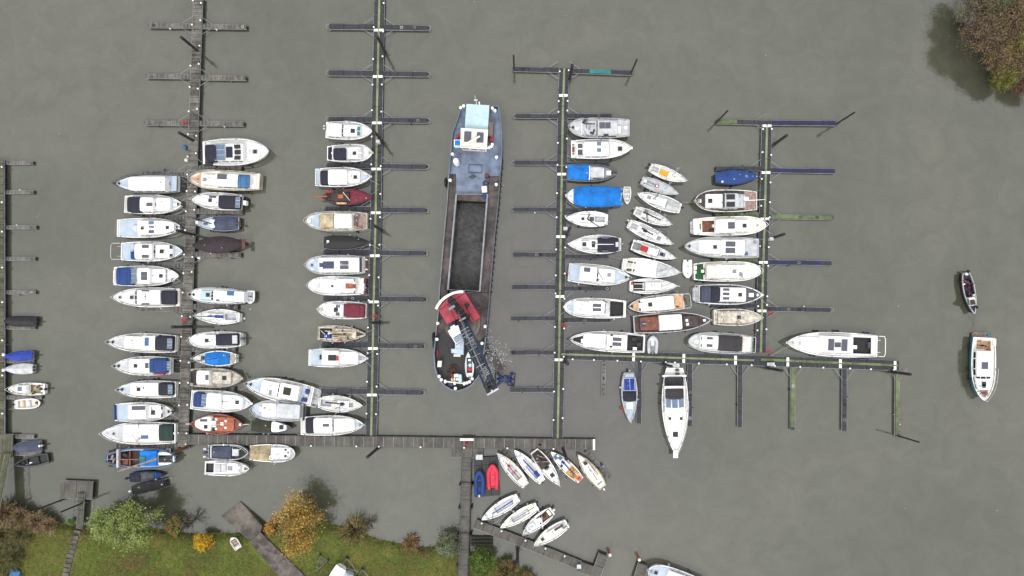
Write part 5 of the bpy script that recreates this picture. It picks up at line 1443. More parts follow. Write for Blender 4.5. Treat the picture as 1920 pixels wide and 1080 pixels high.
# plank jetty with its gangway to the shore
JB = jroot('plank_jetty', 700, 828, 'broad horizontal jetty of transverse grey planks along the bottom of the basin')
PB = [(336, 824), (700, 828), (1117, 833.5)]
for a, b in zip(PB[:-1], PB[1:]):
    o, M, L, w = deck_seg('walkway', a, b, 18.5, Z1, WOOD2, JB, board=1.42, edge='gdk'); bollards(JB, a, b, 18.5, Z1, step=6.2, seed=9, sides=(-1,))
for a, b in zip(PB[:-1], PB[1:]):
    M, L = seg_matrix(P(*a, Z1), P(*b, Z1)); n_ = round(L / 1.42)
    for i in range(n_):
        g = MB(); g.box((L * i / n_, 0, Z1 + .012), (.055, 1.36, .02)); place(g.build('joint_cover', 'gry', JB), M, JB)
deck_seg('landing_stage', (846, 848), (906, 850), 18, Z1 - .03, WOOD2, JB, board=1.4)
deck_seg('end_plate', (1113.5, 823.5), (1113.5, 844), 4, Z1 + .06, 'wht', JB, floats=False, th=.05)
for a, b in (((944, 843), (990, 893)), ((1022, 842), (1065, 898)), ((1098, 845), (1144, 897))):
    finger(JB, a, b, 7, .4, WOOD, hoop=False, brace=False)
gw = jroot('gangway', 874, 960, 'narrow plank gangway on posts leading from the plank jetty to the lawn', 'gangway')
for a, b, z in (((875, 858), (874, 905), .8), ((874, 905), (871, 1000), 1.0), ((871, 1000), (867, 1120), 1.2)):
    o, M, L, w = deck_seg('walkway', a, b, 16.5, z, WOOD2, gw, floats=False, board=2.2, edge='gdk')
    g = MB()
    for s_ in (-1, 1):
        g.tube([(0, s_ * w * .5, z + .95), (L, s_ * w * .5, z + .95)], .03, 4)
        for i in range(5): g.tube([(L * i / 4, s_ * w * .5, z - .1), (L * i / 4, s_ * w * .5, z + .95)], .025, 4)
    g.build('handrail', 'gdk', o)
    if b[1] > 990:
        g = MB()
        for x in (.3, L * .5): 
            for s_ in (-1, 1): g.tube([(x, s_ * (w * .5 + .25), z + .2), (x, s_ * (w * .5 + .25), -.5)], .16, 7)
        g.build('post', 'rub', o)
tr_ = jroot('floating_raft', 912, 895, 'black plastic raft carrying two dinghies beside the gangway', 'raft')
c = [P(*q, .5) for q in ((888, 858), (933, 855.5), (938, 929), (889.5, 933))]
iv = WM[tr_].inverted()
g = MB()
for i in range(3):
    for j in range(5):
        def bl(u, v): return (iv @ c[0].lerp(c[1], u).lerp(c[3].lerp(c[2], u), v))
        q = [bl((i + a) / 3, (j + b) / 5) for a, b in ((.02, .02), (.98, .02), (.98, .98), (.02, .98))]
        g.loft([[(p.x, p.y, -.1) for p in q], [(p.x, p.y, .43) for p in q], [(p.x * .99 + .01 * q[0].x, p.y, .46) for p in q]])
g.build('float_block', 'bdk', tr_)
js = jroot('slanting_jetty', 1000, 1020, 'short slanting plank jetty with grey end stage at the lower middle of the basin')
for a, b in (((891, 983), (970, 1014)), ((970, 1014), (1088, 1061))):
    deck_seg('walkway', a, b, 15, Z1, WOOD2, js, board=1.3); bollards(js, a, b, 15, Z1, step=3.2, seed=2, sides=(1,))
for a, b, w in (((1084, 1063), (1122, 1076), 17), ((1132, 1040), (1116, 1084), 17)): deck_seg('end_stage', a, b, w, .9, WOOD2, js)
for a, b in (((918, 984), (972, 948)), ((982, 1009), (1030, 972))): finger(js, a, b, 4.5, .35, WOOD, hoop=False, brace=False)
j6 = jroot('short_jetty', 1198, 1080, 'short grey plank jetty with a pale topped post at the lower edge, right of centre')
deck_seg('walkway', (1206.5, 1058), (1190, 1110), 18, .9, WOOD2, j6)
jl = jroot('mossy_jetty', 3, 560, 'mossy plank jetty running down the left edge of the picture')
for a, b in (((-2, 298), (-1, 560)), ((-1, 560), (-1, 822))):
    deck_seg('walkway', a, b, 17, .8, OLDW, jl, board=1.3); bollards(jl, a, b, 17, .8, step=5.2, seed=4, sides=(1,))
for y, x in ((305, 62), (360, 63), (426, 68), (485, 66), (548, 67), (614, 66), (677, 64), (745, 78), (818.5, 64)):
    finger(jl, (7 if y < 800 else 25, y), (x, y), 6, .4, WOOD, hoop=False, brace=False)
finger(jl, (26, 851), (78, 850), 6, .4, WOOD, hoop=False, brace=False)
deck_seg('landing_stage', (-4, 836), (24, 836), 42, .85, OLDW, jl)

# truss gangway bridge
def truss():
    t = jroot('truss_gangway', 8, 900, 'mossy steel truss gangway rising from the left edge jetty to the bank', 'gangway')
    inv = WM[t].inverted()
    A, B = P(11, 850, 1.2), P(-12, 965, 2.6)
    A = inv @ A; B = inv @ B
    d = (B - A); n = Vector((-d.y, d.x, 0)).normalized() * .62
    g = MB(); g.loft([[A - n, A + n, A + n + Vector((0, 0, .08)), A - n + Vector((0, 0, .08))], [B - n, B + n, B + n + Vector((0, 0, .08)), B - n + Vector((0, 0, .08))]])
    g.build('walkway', OLDW, t)
    g = MB(); N = 11
    for s_ in (-1, 1):
        nn = n * 1.08 * s_; U = Vector((0, 0, 1.15))
        g.tube([A + nn, B + nn], .06, 4); g.tube([A + nn + U, B + nn + U], .06, 4)
        for i in range(N):
            p, q = A.lerp(B, i / N), A.lerp(B, (i + 1) / N)
            g.tube([p + nn, q + nn + U] if i % 2 == 0 else [p + nn + U, q + nn], .035, 4)
            g.tube([p + nn, p + nn + U], .03, 4)
    g.build('truss_rail', 'gst', t)
truss()

# floating platform with its own plank stair
fp = jroot('floating_platform', 143, 918, 'square grey plank platform floating off the left bank', 'platform')
deck_seg('walkway', (112.5, 917.5), (174, 920), 32, .7, WOOD2, fp, board=2.4)
fg = jroot('plank_footbridge', 148, 955, 'narrow plank footbridge from the square platform to the slab path', 'footbridge')
o, M, L, w = deck_seg('walkway', (152, 924), (148, 987), 10.5, .95, OLDW, fg, floats=False)
g = MB()
for s_ in (-1, 1): g.tube([(0, s_ * w * .5, 1.7), (L, s_ * w * .5, 1.7)], .03, 4); [g.tube([(L * i / 4, s_ * w * .5, .8), (L * i / 4, s_ * w * .5, 1.7)], .025, 4) for i in range(5)]
g.build('handrail', 'gdk', o)

# ------------------------------------------------------------------ piles
def pile(bx, by, tx, ty, label, r=.2, name='mooring_pile', m='pil', cap='blk', ring=True):
    B, T = P(bx, by), P(tx, ty)
    h = CAM_H * (1 - B.length / T.length) if T.length > B.length else 3.0
    h = max(1.5, h)
    q = P(tx, ty, h)
    b = root(name, (q.x, q.y, 0), 0, label, 'mooring pile', 'steel mooring piles' if m == 'pil' else None)
    g = MB(); g.tube([(0, 0, -1.0), (0, 0, h * .5), (0, 0, h)], r, 12); g.build('shaft', m, b)
    g = MB(); g.lathe((0, 0, h - .15), [(r * 1.08, 0), (r * 1.08, .17), (r * .7, .22)], 12); g.build('cap', cap, b)
    if ring:
        g = MB(); k = r + .12
        g.tube([(math.cos(t * .7854) * k, math.sin(t * .7854) * k, .62) for t in range(9)], .045, 5)
        g.tube([(k, 0, .62), (k + .3, 0, .6)], .05, 4); g.build('guide_ring', 'gdk', b)
    return b
for a in ((375, 98, 340, 70, 'rusty pile leaning over the top of the wooden jetty, between its first two finger rows'),
          (367, 265, 336, 249, 'rusty pile through the wooden jetty just above the large sports yacht'),
          (369, 440, 332, 432, 'rusty pile crossing the wooden jetty beside the aubergine covered barge'),
          (364, 613, 323, 613, 'black pile lying across the wooden jetty beside the tall masted yacht'),
          (721, 102, 707, 68, 'dark pile at the top of the second pontoon, above all its boats'),
          (720, 270, 703, 248, 'dark pile on the second pontoon between its first and second boats'),
          (717, 433, 700, 422, 'dark pile on the second pontoon beside the trawler yacht with pinkish deck'),
          (713, 605, 696, 605, 'dark pile on the second pontoon below the cruiser with burgundy tent'),
          (708, 838, 689, 857, 'rusty pile below the plank jetty at the foot of the second pontoon')):
    pile(*a)
pile(966, 131, 963, 104, 'thin dark pile at the left tip of the T shaped pontoon head', .12)
pile(1068, 150, 1073, 122, 'thick black pile in the middle of the T shaped pontoon head')
pile(1183, 138, 1194, 112, 'thin rusty pile at the right tip of the T shaped pontoon head', .12)
pile(1345, 228, 1364, 208, 'thin rusty pile at the left tip of the rightmost pontoon head', .12)
pile(1565, 234, 1602, 211, 'thin rusty pile at the right tip of the rightmost pontoon head', .12)
pile(1450, 273, 1475, 254, 'thick rusty pile on the rightmost vertical pontoon, just under its head')
pile(1445, 447, 1470, 439, 'thick rusty pile on the rightmost vertical pontoon, opposite the brick red cockpit cruiser')
pile(1061, 439, 1069, 427, 'short looking dark pile on the third pontoon above the yacht with navy tent')
pile(1058, 676, 1064, 682, 'short looking dark pile in the corner under the horizontal pontoon', .24)
pile(1243, 681, 1259, 687, 'black pile beside the stern of the big white sports yacht')
pile(1438, 685, 1466, 695, 'black pile with blue board under the middle of the horizontal pontoon')
pile(1667, 696, 1707, 702, 'black pile at the right end of the horizontal pontoon')
pile(1681, 816, 1723, 829, 'thin rusty pile at the foot of the last green finger', .11)
pile(1058, 838, 1062, 861, 'dark pile by the colourful boat under the plank jetty', .22)
pile(971, 1028, 970, 1058, 'black pile below the slanting jetty', .22)
pile(119, 934, 65, 957, 'thin pole at the left side of the square platform', .11)
pile(161, 938, 114, 960, 'thin pole at the right side of the square platform', .11)
pile(353, 832, 327, 847, 'rusty brown pile at the corner of wooden and plank jetties above the blue workboat', .22, m='tea')
pile(1142.5, 1038.5, 1144, 1041, 'pale topped wooden post at the end of the slanting jetty', .2, 'wooden_post', 'org', 'off', False)
pile(1197, 1045, 1199, 1050, 'pale topped wooden post at the end of the short jetty', .2, 'wooden_post', 'org', 'off', False)

# lifebuoys and small things on the walkways
def lifebuoy(px, py, z, label, m='red'):
    c = P(px, py, z); r_ = root('lifebuoy', (c.x, c.y, z), 0, label, 'lifebuoy', 'lifebuoys on the jetties')
    g = MB(); g.tube([(math.cos(t * .5236) * .28, math.sin(t * .5236) * .2, .95) for t in range(13)], .075, 6); g.build('ring', m, r_)
    g = MB(); g.tube([(0, -.25, 0), (0, -.25, 1.1)], .04, 5); g.box((0, -.25, .9), (.6, .05, .7)); g.build('stand', 'red', r_)
lifebuoy(352.5, 231, Z1, 'red lifebuoy stand on the wooden jetty at the third finger row')
lifebuoy(705.5, 592, Z2, 'red lifebuoy stand on the second pontoon below the burgundy tent')
lifebuoy(1056.5, 609, Z2, 'red lifebuoy stand on the third pontoon left of the black cockpit cruiser')
lifebuoy(1440.5, 587, Z2, 'red lifebuoy stand on the rightmost vertical pontoon by the last dark finger')
lifebuoy(1436, 657, Z2, 'crimson lifebuoy stand near the corner above the horizontal pontoon')
lifebuoy(876, 826, Z1, 'red lifebuoy stand on the plank jetty beside the white board')
lifebuoy(351, 600, Z1, 'red lifebuoy stand on the wooden jetty near the tall masted yacht')
c = P(876, 822.5, 1.0); wb = root('notice_board', (c.x, c.y, Z1), 0, 'white board with red lower half on the plank jetty', 'board')
g = MB(); g.box((0, 0, 1.0), (1.9, .3, .06)); g.build('panel', 'wht', wb); g = MB(); g.box((0, -.35, .8), (.7, .3, .05)); g.build('red_panel', 'red', wb)
g = MB(); [g.tube([(x, 0, 0), (x, 0, 1.0)], .04, 5) for x in (-.7, .7)]; g.build('post', 'gry', wb)
def cabinet(px, py, z, m, label, s=(.5, .4, .9)):
    c = P(px, py, z); o = root('service_box', (c.x, c.y, z), 0, label, 'service box')
    g = MB(); g.box((0, 0, s[2] / 2), s, 0, .05); g.build('case', m, o); g = MB(); g.box((0, 0, s[2] + .03), (s[0] + .08, s[1] + .08, .06), 0, .02); g.build('lid', 'lgr', o)
cabinet(899, 856, Z1, 'wht', 'white locker at the right end of the landing stage by the gangway', (.9, .6, .6))
cabinet(1059.5, 430, Z2, 'lgr', 'grey service box on the third pontoon beside the thin black pile')
cabinet(1443, 449, Z2, 'lgr', 'grey service box on the rightmost vertical pontoon by the thick pile')
cabinet(1443.5, 682.5, Z2, 'mbl', 'blue grey service box under the middle of the horizontal pontoon', (1.0, .4, .4))
cabinet(711, 268, Z2, 'lgr', 'grey service box on the second pontoon beside the upper pile')
cabinet(1085, 1060, Z1, 'mbl', 'small blue and white box where the slanting jetty meets its end stage', (.5, .5, .5))
def buoy(px, py, z, r, m, label, name='fender_ball'):
    c = P(px, py, z); o = root(name, (c.x, c.y, z), 0, label, 'fender', 'loose fenders at the jetties')
    g = MB(); g.ball((0, 0, 0), r, 10); g.build('ball', m, o)
    g = MB(); g.tube([(0, 0, r), (0, .05, r + .2)], .04, 4); g.build('eye', 'gry', o)
buoy(346.5, 276, .35, .36, 'mbl', 'round blue grey fender floating left of the wooden jetty beside the sports yacht')
buoy(349.5, 300, .4, .3, 'off', 'pale white fender against the wooden jetty under the blue grey one')
buoy(309, 319, .5, .22, 'slt', 'small slate fender on the finger above the long roofed cruiser')
buoy(373, 483, .3, .26, 'wht', 'white ball float beside the aubergine covered barge finger')
buoy(458, 597, .0, .16, 'wht', 'tiny white float behind the stern of the tall masted yacht')
buoy(469, 579.5, .0, .1, 'wht', 'tiny white float below the dinghy of the blue hulled cruiser')
buoy(1128, 872, .4, .24, 'blu', 'blue fender on the last diagonal finger under the plank jetty')
buoy(6.5, 665, .9, .24, 'wht', 'white fender between the left edge jetty and the vivid blue cover')
buoy(6.5, 694, .9, .24, 'wht', 'white fender between the left edge jetty and the white cover')

# ropes
def rope(pts, label, m='rop', r=.025, name='mooring_line'):
    A = P(*pts[0])
    o = root(name, (A.x, A.y, 0), 0, label, 'rope')
    q = [P(*p) - Vector((A.x, A.y, 0)) for p in pts]
    pp = []
    for a, b in zip(q[:-1], q[1:]):
        for i in range(6):
            t = i / 6; v = a.lerp(b, t); v.z -= .25 * math.sin(t * math.pi) * min(1, (b - a).length / 6); v.z = max(v.z, .02); pp.append(v)
    pp.append(q[-1])
    g = MB(); g.tube(pp, r, 4); g.build('strand', m, o)
    g = MB(); g.lathe((pp[-1].x, pp[-1].y, pp[-1].z - .03), [(.05, 0), (.1, .04), (.05, .09)], 6); g.build('eye_splice', m, o)
rope(((1481, 649, 1.3), (1447, 666, .6)), 'pale bow line from the long lone yacht to the horizontal pontoon', r=.04)
rope(((1826, 586, .8), (1827, 607, .1), (1829, 627, .9)), 'thin tow line between the dark launch and the green hulled boat', 'gdk', .022, 'tow_line')
rope(((1278, 379, .8), (1303, 379, 1.0)), 'thin line from the third rafted yacht to the teak decked motorboat')
rope(((1142, 481, .5), (1168, 488, .7)), 'thin line from a finger tip to the white covered yacht')
rope(((1163, 560, .9), (1190, 552, .8)), 'thin line from the black cockpit cruiser up to the slatted cockpit yacht')
rope(((1175, 578, 1.1), (1190, 597, .9)), 'thin line between black cockpit cruiser and the dark brown wooden cruiser')
rope(((1253, 432, .8), (1254, 449, .8)), 'thin line between the fourth and fifth rafted yachts')
rope(((1241, 523, .8), (1246, 529, .8), (1270, 547, 1.0)), 'thin line from the white covered yacht down past the slatted yacht')
rope(((1062, 651, .6), (1072, 646, 1.2)), 'short bow line of the long cruiser with folding chairs')

# ------------------------------------------------------------------ the dredging barge
BG = jroot('dredging_barge', 880, 460, 'long grey dredging barge with open mud hold and pale blue wheelhouse block', 'barge')
BI = WM[BG].inverted()
def bp(px, py, z, root_inv=None): return (root_inv or BI) @ P(px, py, z)
HULL_L = [(865, 199), (861, 214), (856, 230), (848, 250), (845, 290), (842, 325), (838.5, 380), (833, 440), (828, 500), (824.5, 540), (822.5, 580), (817, 630), (813.5, 662), (815.5, 690), (821, 708), (833, 723), (846, 731)]
HULL_R = [(934, 199), (936.5, 214), (939, 230), (941, 250), (941, 290), (938, 325), (934, 380), (927.5, 440), (922.5, 500), (919, 540), (916, 580), (911, 630), (907, 662), (903, 690), (896, 707), (884, 722), (870, 730)]
OUT = HULL_L + [(858, 733)] + HULL_R[::-1]
ZD = 1.5
g = MB()
top = [bp(x, y, ZD + .55) for x, y in OUT]
cc = sum(top, Vector()) / len(top)
rows = [[(cc.x + (p.x - cc.x) * k, cc.y + (p.y - cc.y) * (1 - (1 - k) * .3), z) for p in top] for k, z in ((.9, -.6), (.97, .05), (1.0, ZD - .4), (1.0, ZD + .2), (.99, ZD + .55))]
g.grid(rows, True)
g.build('hull', 'ddk', BG)
def bpoly(name, pts, z, m, th=.06, par=None, inset=0):
    g = MB(); q = [bp(x, y, z) for x, y in pts]
    g.prism([(p.x, p.y) for p in q], z - th, z, inset); return g.build(name, m, par or BG)
def wall(name, pts, z0, z1, th, m, closed=False, par=None, inv=None):
    g = MB(); q = [bp(x, y, z1, inv) for x, y in pts]; rows = []
    n = len(q)
    for i in range(n):
        a, b = (q[(i - 1) % n], q[(i + 1) % n]) if closed else (q[max(i - 1, 0)], q[min(i + 1, n - 1)])
        d = (b - a).normalized(); s = Vector((-d.y, d.x, 0)) * th / 2; p = q[i]
        rows.append([(p.x - s.x, p.y - s.y, z0), (p.x - s.x, p.y - s.y, z1), (p.x + s.x, p.y + s.y, z1), (p.x + s.x, p.y + s.y, z0)])
    if closed: rows.append(rows[0])
    g.grid(rows, True)
    if not closed: g.poly(rows[0]); g.poly(rows[-1])
    return g.build(name, m, par or BG)
HO = [(855.5, 364), (914, 364), (899.5, 546), (839.5, 543)]      # hold opening with the aft beam
A_L = [p for p in HULL_L if p[1] <= 325]; A_R = [p for p in HULL_R if p[1] <= 325]
bpoly('aft_deck', A_L + [(842, 326), (855, 326), (855.5, 363.5), (913.5, 363.5), (918, 330), (937.5, 330)] + A_R[::-1], ZD + .06, 'dbl', .3)
bpoly('side_deck', [(841.5, 326.5), (854.5, 326.5), (855, 364), (839.5, 543), (839.5, 551), (823.5, 551), (828, 500), (833, 440), (838.5, 380)], ZD, 'rst', .2)
bpoly('side_deck', [(918.5, 330.5), (937.5, 330.5), (934, 380), (927.5, 440), (922.5, 500), (918.2, 548), (900, 548), (914.5, 364)], ZD, 'rst', .2)
bpoly('foredeck', [(823.3, 551.3), (918.1, 548.4), (916, 580), (911, 630), (908, 655), (880, 655), (817, 640), (822.5, 580)], ZD, 'rst', .2)
bpoly('bow_deck', [(818, 632), (830, 618), (850, 612), (864, 628), (884, 632), (898, 640), (910, 630), (907, 662), (903, 690), (896, 707), (884, 722), (870, 730), (858, 733), (846, 731), (833, 723), (821, 708), (815.5, 690), (813.5, 662)], ZD + .05, 'bdk', .03)
g = MB()
q = [bp(x, y, 1.0) for x, y in HO]
g.poly([(p.x, p.y, -.45) for p in q])
for i in range(4):
    a, b = bp(*HO[i], ZD), bp(*HO[(i + 1) % 4], ZD)
    g.poly([(a.x, a.y, -.45), (b.x, b.y, -.45), (b.x, b.y, ZD), (a.x, a.y, ZD)])
g.build('hold', 'chr', BG, smooth=None)
wall('hold_coaming', HO, ZD - .1, ZD + .75, .22, 'gry', True)
bpoly('aft_beam', [(855.5, 363.5), (914, 363.5), (912, 378), (855, 375)], ZD + .45, 'rst', .35)
g = MB(); rows = []
nx, ny = 60, 170
Q = [bp(x, y, .35) for x, y in ((853.5, 380), (912, 382), (899, 545), (840, 543))]
for j in range(ny + 1):
    v = j / ny; r = []
    for i in range(nx + 1):
        u = i / nx; p = Q[0].lerp(Q[1], u).lerp(Q[3].lerp(Q[2], u), v)
        lump = noise.fractal(Vector((p.x * 1.6, p.y * 1.6, 2)), 1.0, 2.1, 5)
        lump2 = max(0, noise.noise(Vector((p.x * .35, p.y * .2, 5))))
        z = .3 + (.13 * lump + .22 * lump2) * (1 if .25 < v < .8 else .4) + .25 * math.sin(math.pi * v)
        r.append((p.x, p.y, z))
    rows.append(r)
g.grid(rows); g.build('dredged_mud', 'mud', BG, ang=3)
wall('bulwark', [(865, 199)] + HULL_L[1:6], ZD, ZD + .7, .12, 'ddk'); wall('bulwark', HULL_R[:6], ZD, ZD + .7, .12, 'ddk'); wall('stern_bulwark', [(865, 199), (934, 199)], ZD, ZD + .7, .12, 'ddk')
wall('bow_bulwark', [(816.5, 632)] + HULL_L[12:] + [(858, 733)] + HULL_R[12:][::-1] + [(910.5, 632)], ZD, ZD + .9, .16, 'ddk')
wall('rubbing_rail', HULL_L[5:12], ZD - .1, ZD + .12, .14, 'gry'); wall('rubbing_rail', HULL_R[5:12], ZD - .1, ZD + .12, .14, 'gry')
def bblock(name, pts, z0, z1, m, par=None, inset=.03, wins=True, inv=None):
    g = MB(); q = [bp(x, y, z1, inv) for x, y in pts]
    c = sum(q, Vector()) / len(q)
    g.loft([[(p.x, p.y, z0) for p in q], [(p.x, p.y, z1 - .12) for p in q], [(c.x + (p.x - c.x) * (1 + inset), c.y + (p.y - c.y) * (1 + inset), z1 - .1) for p in q], [(c.x + (p.x - c.x) * (1 + inset), c.y + (p.y - c.y) * (1 + inset), z1) for p in q]])
    o = g.build(name, m, par or BG)
    if wins:
        for i in range(len(q)):
            a, b = q[i], q[(i + 1) % len(q)]
            if (b - a).length < 1: continue
            g = MB(); n_ = max(2, int((b - a).length / 1.1)); d = (b - a).normalized(); s = Vector((d.y, -d.x, 0))
            if (((a + b) / 2 + s) - c).length < (((a + b) / 2) - c).length: s = -s
            for k in range(n_):
                p0, p1 = a.lerp(b, (k + .15) / n_) + s * .02, a.lerp(b, (k + .85) / n_) + s * .02
                h = z1 - z0
                g.poly([(p0.x, p0.y, z1 - h * .55), (p1.x, p1.y, z1 - h * .55), (p1.x, p1.y, z1 - h * .2), (p0.x, p0.y, z1 - h * .2)])
            g.build('window', 'gls', o, smooth=None)
    return o
bblock('cabin_block', [(875, 195.5), (917, 198), (914, 243), (872, 241)], ZD, 2.9, 'cyn')
bblock('wheelhouse', [(865.5, 241), (913.5, 244.5), (911.5, 278), (864.5, 275)], ZD, 3.7, 'off')
bpoly('solar_panel', [(870.8, 246), (883.8, 246.7), (882.6, 266.5), (869.6, 265.5)], 3.82, 'sol', .08); bpoly('solar_panel', [(894.5, 247.5), (907, 248.5), (906, 267.5), (893.4, 266.8)], 3.82, 'sol', .08)
wall('roof_rail', [(864.5, 240.5), (914.5, 244), (912, 279.5), (864, 276)], 3.7, 3.95, .1, 'wht', True)
g = MB(); g.box(tuple(bp(887.5, 262, 4.4)), (2.1, .22, .16), .5, .03); g.tube([bp(887.5, 262, 3.7), bp(887.5, 262, 4.4)], .12, 8); g.build('radar', 'wht', BG)
bblock('blue_hatch_box', [(851.5, 262), (863.5, 262), (863.5, 274), (851.5, 274)], 2.4, 3.4, 'wht', wins=False)
bpoly('blue_lid', [(852.7, 263), (862.3, 263), (862.3, 272.8), (852.7, 272.8)], 3.48, 'brb', .07)
g = MB(); g.tube([bp(857, 268, 1.5), bp(857, 268, 2.5)], .15, 8); g.build('support', 'gry', BG)
g = MB(); c = bp(854.5, 301, 3.4)
g.lathe((c.x, c.y, ZD), [(.42, 0), (.42, 1.6), (.36, 1.85), (.15, 1.98)], 14); g.build('white_tank', 'wht', BG)
g = MB(); c = bp(916, 276, 3.0)
g.tube([bp(910, 276.5, 2.6), bp(917, 276.5, 2.9), bp(922, 274, 3.0), bp(923.5, 269, 3.0)], .22, 8); g.build('exhaust_pipe', 'wht', BG)
g = MB(); p = bp(894, 197, 2.9); g.tube([p, p + Vector((0, 0, 4.2))], .05, 6, .03); g.box(p + Vector((0, 0, 2.2)), (.5, .08, .08)); g.build('signal_mast', 'wht', BG)
g = MB(); p = bp(899.5, 197, 2.9); g.tube([p, p + Vector((0, 0, 1.2))], .1, 6); g.build('vent_pipe', 'wht', BG)
bblock('deck_box', [(915.5, 229), (925.5, 229.5), (923, 255), (913.5, 254)], ZD, 2.7, 'con', wins=False)
g = MB(); p = bp(921.5, 259.5, 2.0); g.box(tuple(p), (.45, 1.0, .6), 0, .05); p = bp(857.5, 257, 2.0); g.box(tuple(p), (.35, .6, .5), 0, .05); g.build('fire_locker', 'red', BG)
wall('deck_hatch', [(879, 308.5), (903.5, 309), (903, 324), (878.5, 323.5)], ZD + .06, ZD + .2, .08, 'slt', True)
g = MB(); c = bp(913.5, 331.5, ZD)
g.lathe((c.x, c.y, ZD), [(.35, 0), (.35, .5), (.28, .9), (.32, 1.3)], 12); g.build('winch_drum', 'rus', BG)
g = MB(); p = bp(908, 355, 2.0); g.box((p.x, p.y, ZD + .35), (.75, .95, .6), .1, .05); g.build('white_locker', 'off', BG)
g = MB(); p = bp(908.5, 368, 2.1); g.ball((p.x, p.y, 2.2), .32, 8); g.build('blue_buoy', 'rbl', BG)
g = MB(); p = bp(911, 344, 1.7); g.tube([(p.x + math.cos(t * .7) * .35, p.y + math.sin(t * .7) * .35, ZD + .12 + t * .015) for t in range(28)], .05, 4); g.build('coiled_hose', 'blk', BG)
g = MB(); p = bp(886, 331, 1.7); g.tube([(p.x - .5, p.y, ZD + .1), (p.x, p.y - .15, ZD + .25), (p.x + .5, p.y + .1, ZD + .1)], .1, 5); g.ball((p.x, p.y, ZD + .25), .22, 6); g.build('anchor_fitting', 'gdk', BG)
for x, y in ((864, 202), (869.5, 199), (923, 203), (928, 207.5), (848.5, 289), (931, 295), (844, 338), (930.5, 346), (821, 606), (909.5, 612), (819.5, 636), (903.8, 643.5), (823.5, 705.5), (827.5, 711.8), (880.5, 715.5), (885.5, 710), (875.5, 717.5), (854, 728)):
    g = MB(); p = bp(x, y, ZD + .8); g.lathe((p.x, p.y, ZD), [(.13, 0), (.13, .7), (.2, .75), (.24, .9), (.18, 1.03), (.05, 1.08)], 10); g.build('bollard', 'wht', BG)
for x, y, s_ in ((837, 341, -1), (815, 645, -1), (814, 632, -1)):
    g = MB(); p = bp(x, y, 1.2); g.tube([(p.x - .1, p.y + math.cos(t * .7854) * .5, .9 + math.sin(t * .7854) * .5) for t in range(9)], .2, 7); g.build('tyre_fender', 'rub', BG)
for t in range(46):      # the dark fendering chain down the starboard side
    y = 300 + t * 5.6
    x = jx([(a, b) for a, b in HULL_R], y)
    if t % 2: continue
    g = MB(); p = bp(x + 1.5, y, 1.0); g.lathe((p.x, p.y, .6), [(.08, 0), (.16, .15), (.16, .45), (.08, .6)], 6); g.build('side_fender', 'rub', BG)
# foredeck fittings
bblock('winch_house', [(853.5, 641), (869, 640), (868.6, 665), (859, 664), (846.5, 661.5), (846, 654), (853, 654)], ZD, 3.1, 'lbl', wins=False)
bpoly('roof_plate', [(846.6, 654.4), (868.6, 655), (868.4, 663), (847, 661)], 3.16, 'cyn', .05)
bblock('white_step', [(851, 664), (863.5, 664.5), (863, 669), (850.5, 668.5)], ZD, 2.1, 'off', wins=False)
bblock('white_cabinet', [(821, 677), (828, 677), (827, 688), (820, 688)], ZD, 2.6, 'off', wins=False)
g = MB(); g.tube([bp(834, 715, 2.4), bp(871, 719, 2.4)], .1, 8); [g.box(tuple(bp(x, y, 2.2)), (.35, .5, .7), .1, .05) for x, y in ((835, 715), (852.5, 718), (870.5, 719))]; g.build('windlass_shaft', 'off', BG)
g = MB(); [g.box(tuple(bp(x, y, 2.1)), s, .1, .06) for x, y, s in ((855.5, 704, (.65, .5, .7)), (850, 711, (.6, .4, .6)), (858, 711, (.5, .4, .5)))]; g.build('engine_cover', 'off', BG)
g = MB(); g.box(tuple(bp(862.8, 709, 2.1)), (.5, 1.1, .7), .1, .06); g.build('battery_box', 'cyn', BG)
g = MB(); g.box(tuple(bp(848.6, 707, 2.1)), (.2, .9, .7), .3, .04); g.build('red_guard', 'red', BG)
g = MB(); g.box(tuple(bp(845, 720.5, 1.8)), (.6, .6, .4), .1, .04); g.build('grey_box', 'slt', BG)
g = MB(); p = bp(847.5, 692, 1.8)
for k, (dx, dy) in enumerate(((0, 0), (.35, .15), (-.3, -.3), (.1, .3))): g.tube([(p.x + dx + math.cos(t * .7) * (.3 + .03 * k), p.y + dy + math.sin(t * .7) * .28, ZD + .12 + t * .02) for t in range(12)], .07, 4)
g.build('rusty_chain', 'rus', BG)
g = MB(); g.tube([bp(836, 643, 1.6), bp(841, 655, 1.6), bp(840.5, 672, 1.6), bp(845, 681, 1.6), bp(858, 688, 1.6), bp(865, 692, 1.6)], .05, 5); g.build('deck_hose', 'gdk', BG)
g = MB(); g.tube([bp(820, 656, 1.75), bp(819.5, 669, 1.75)], .1, 5); g.build('red_pole', 'red', BG)

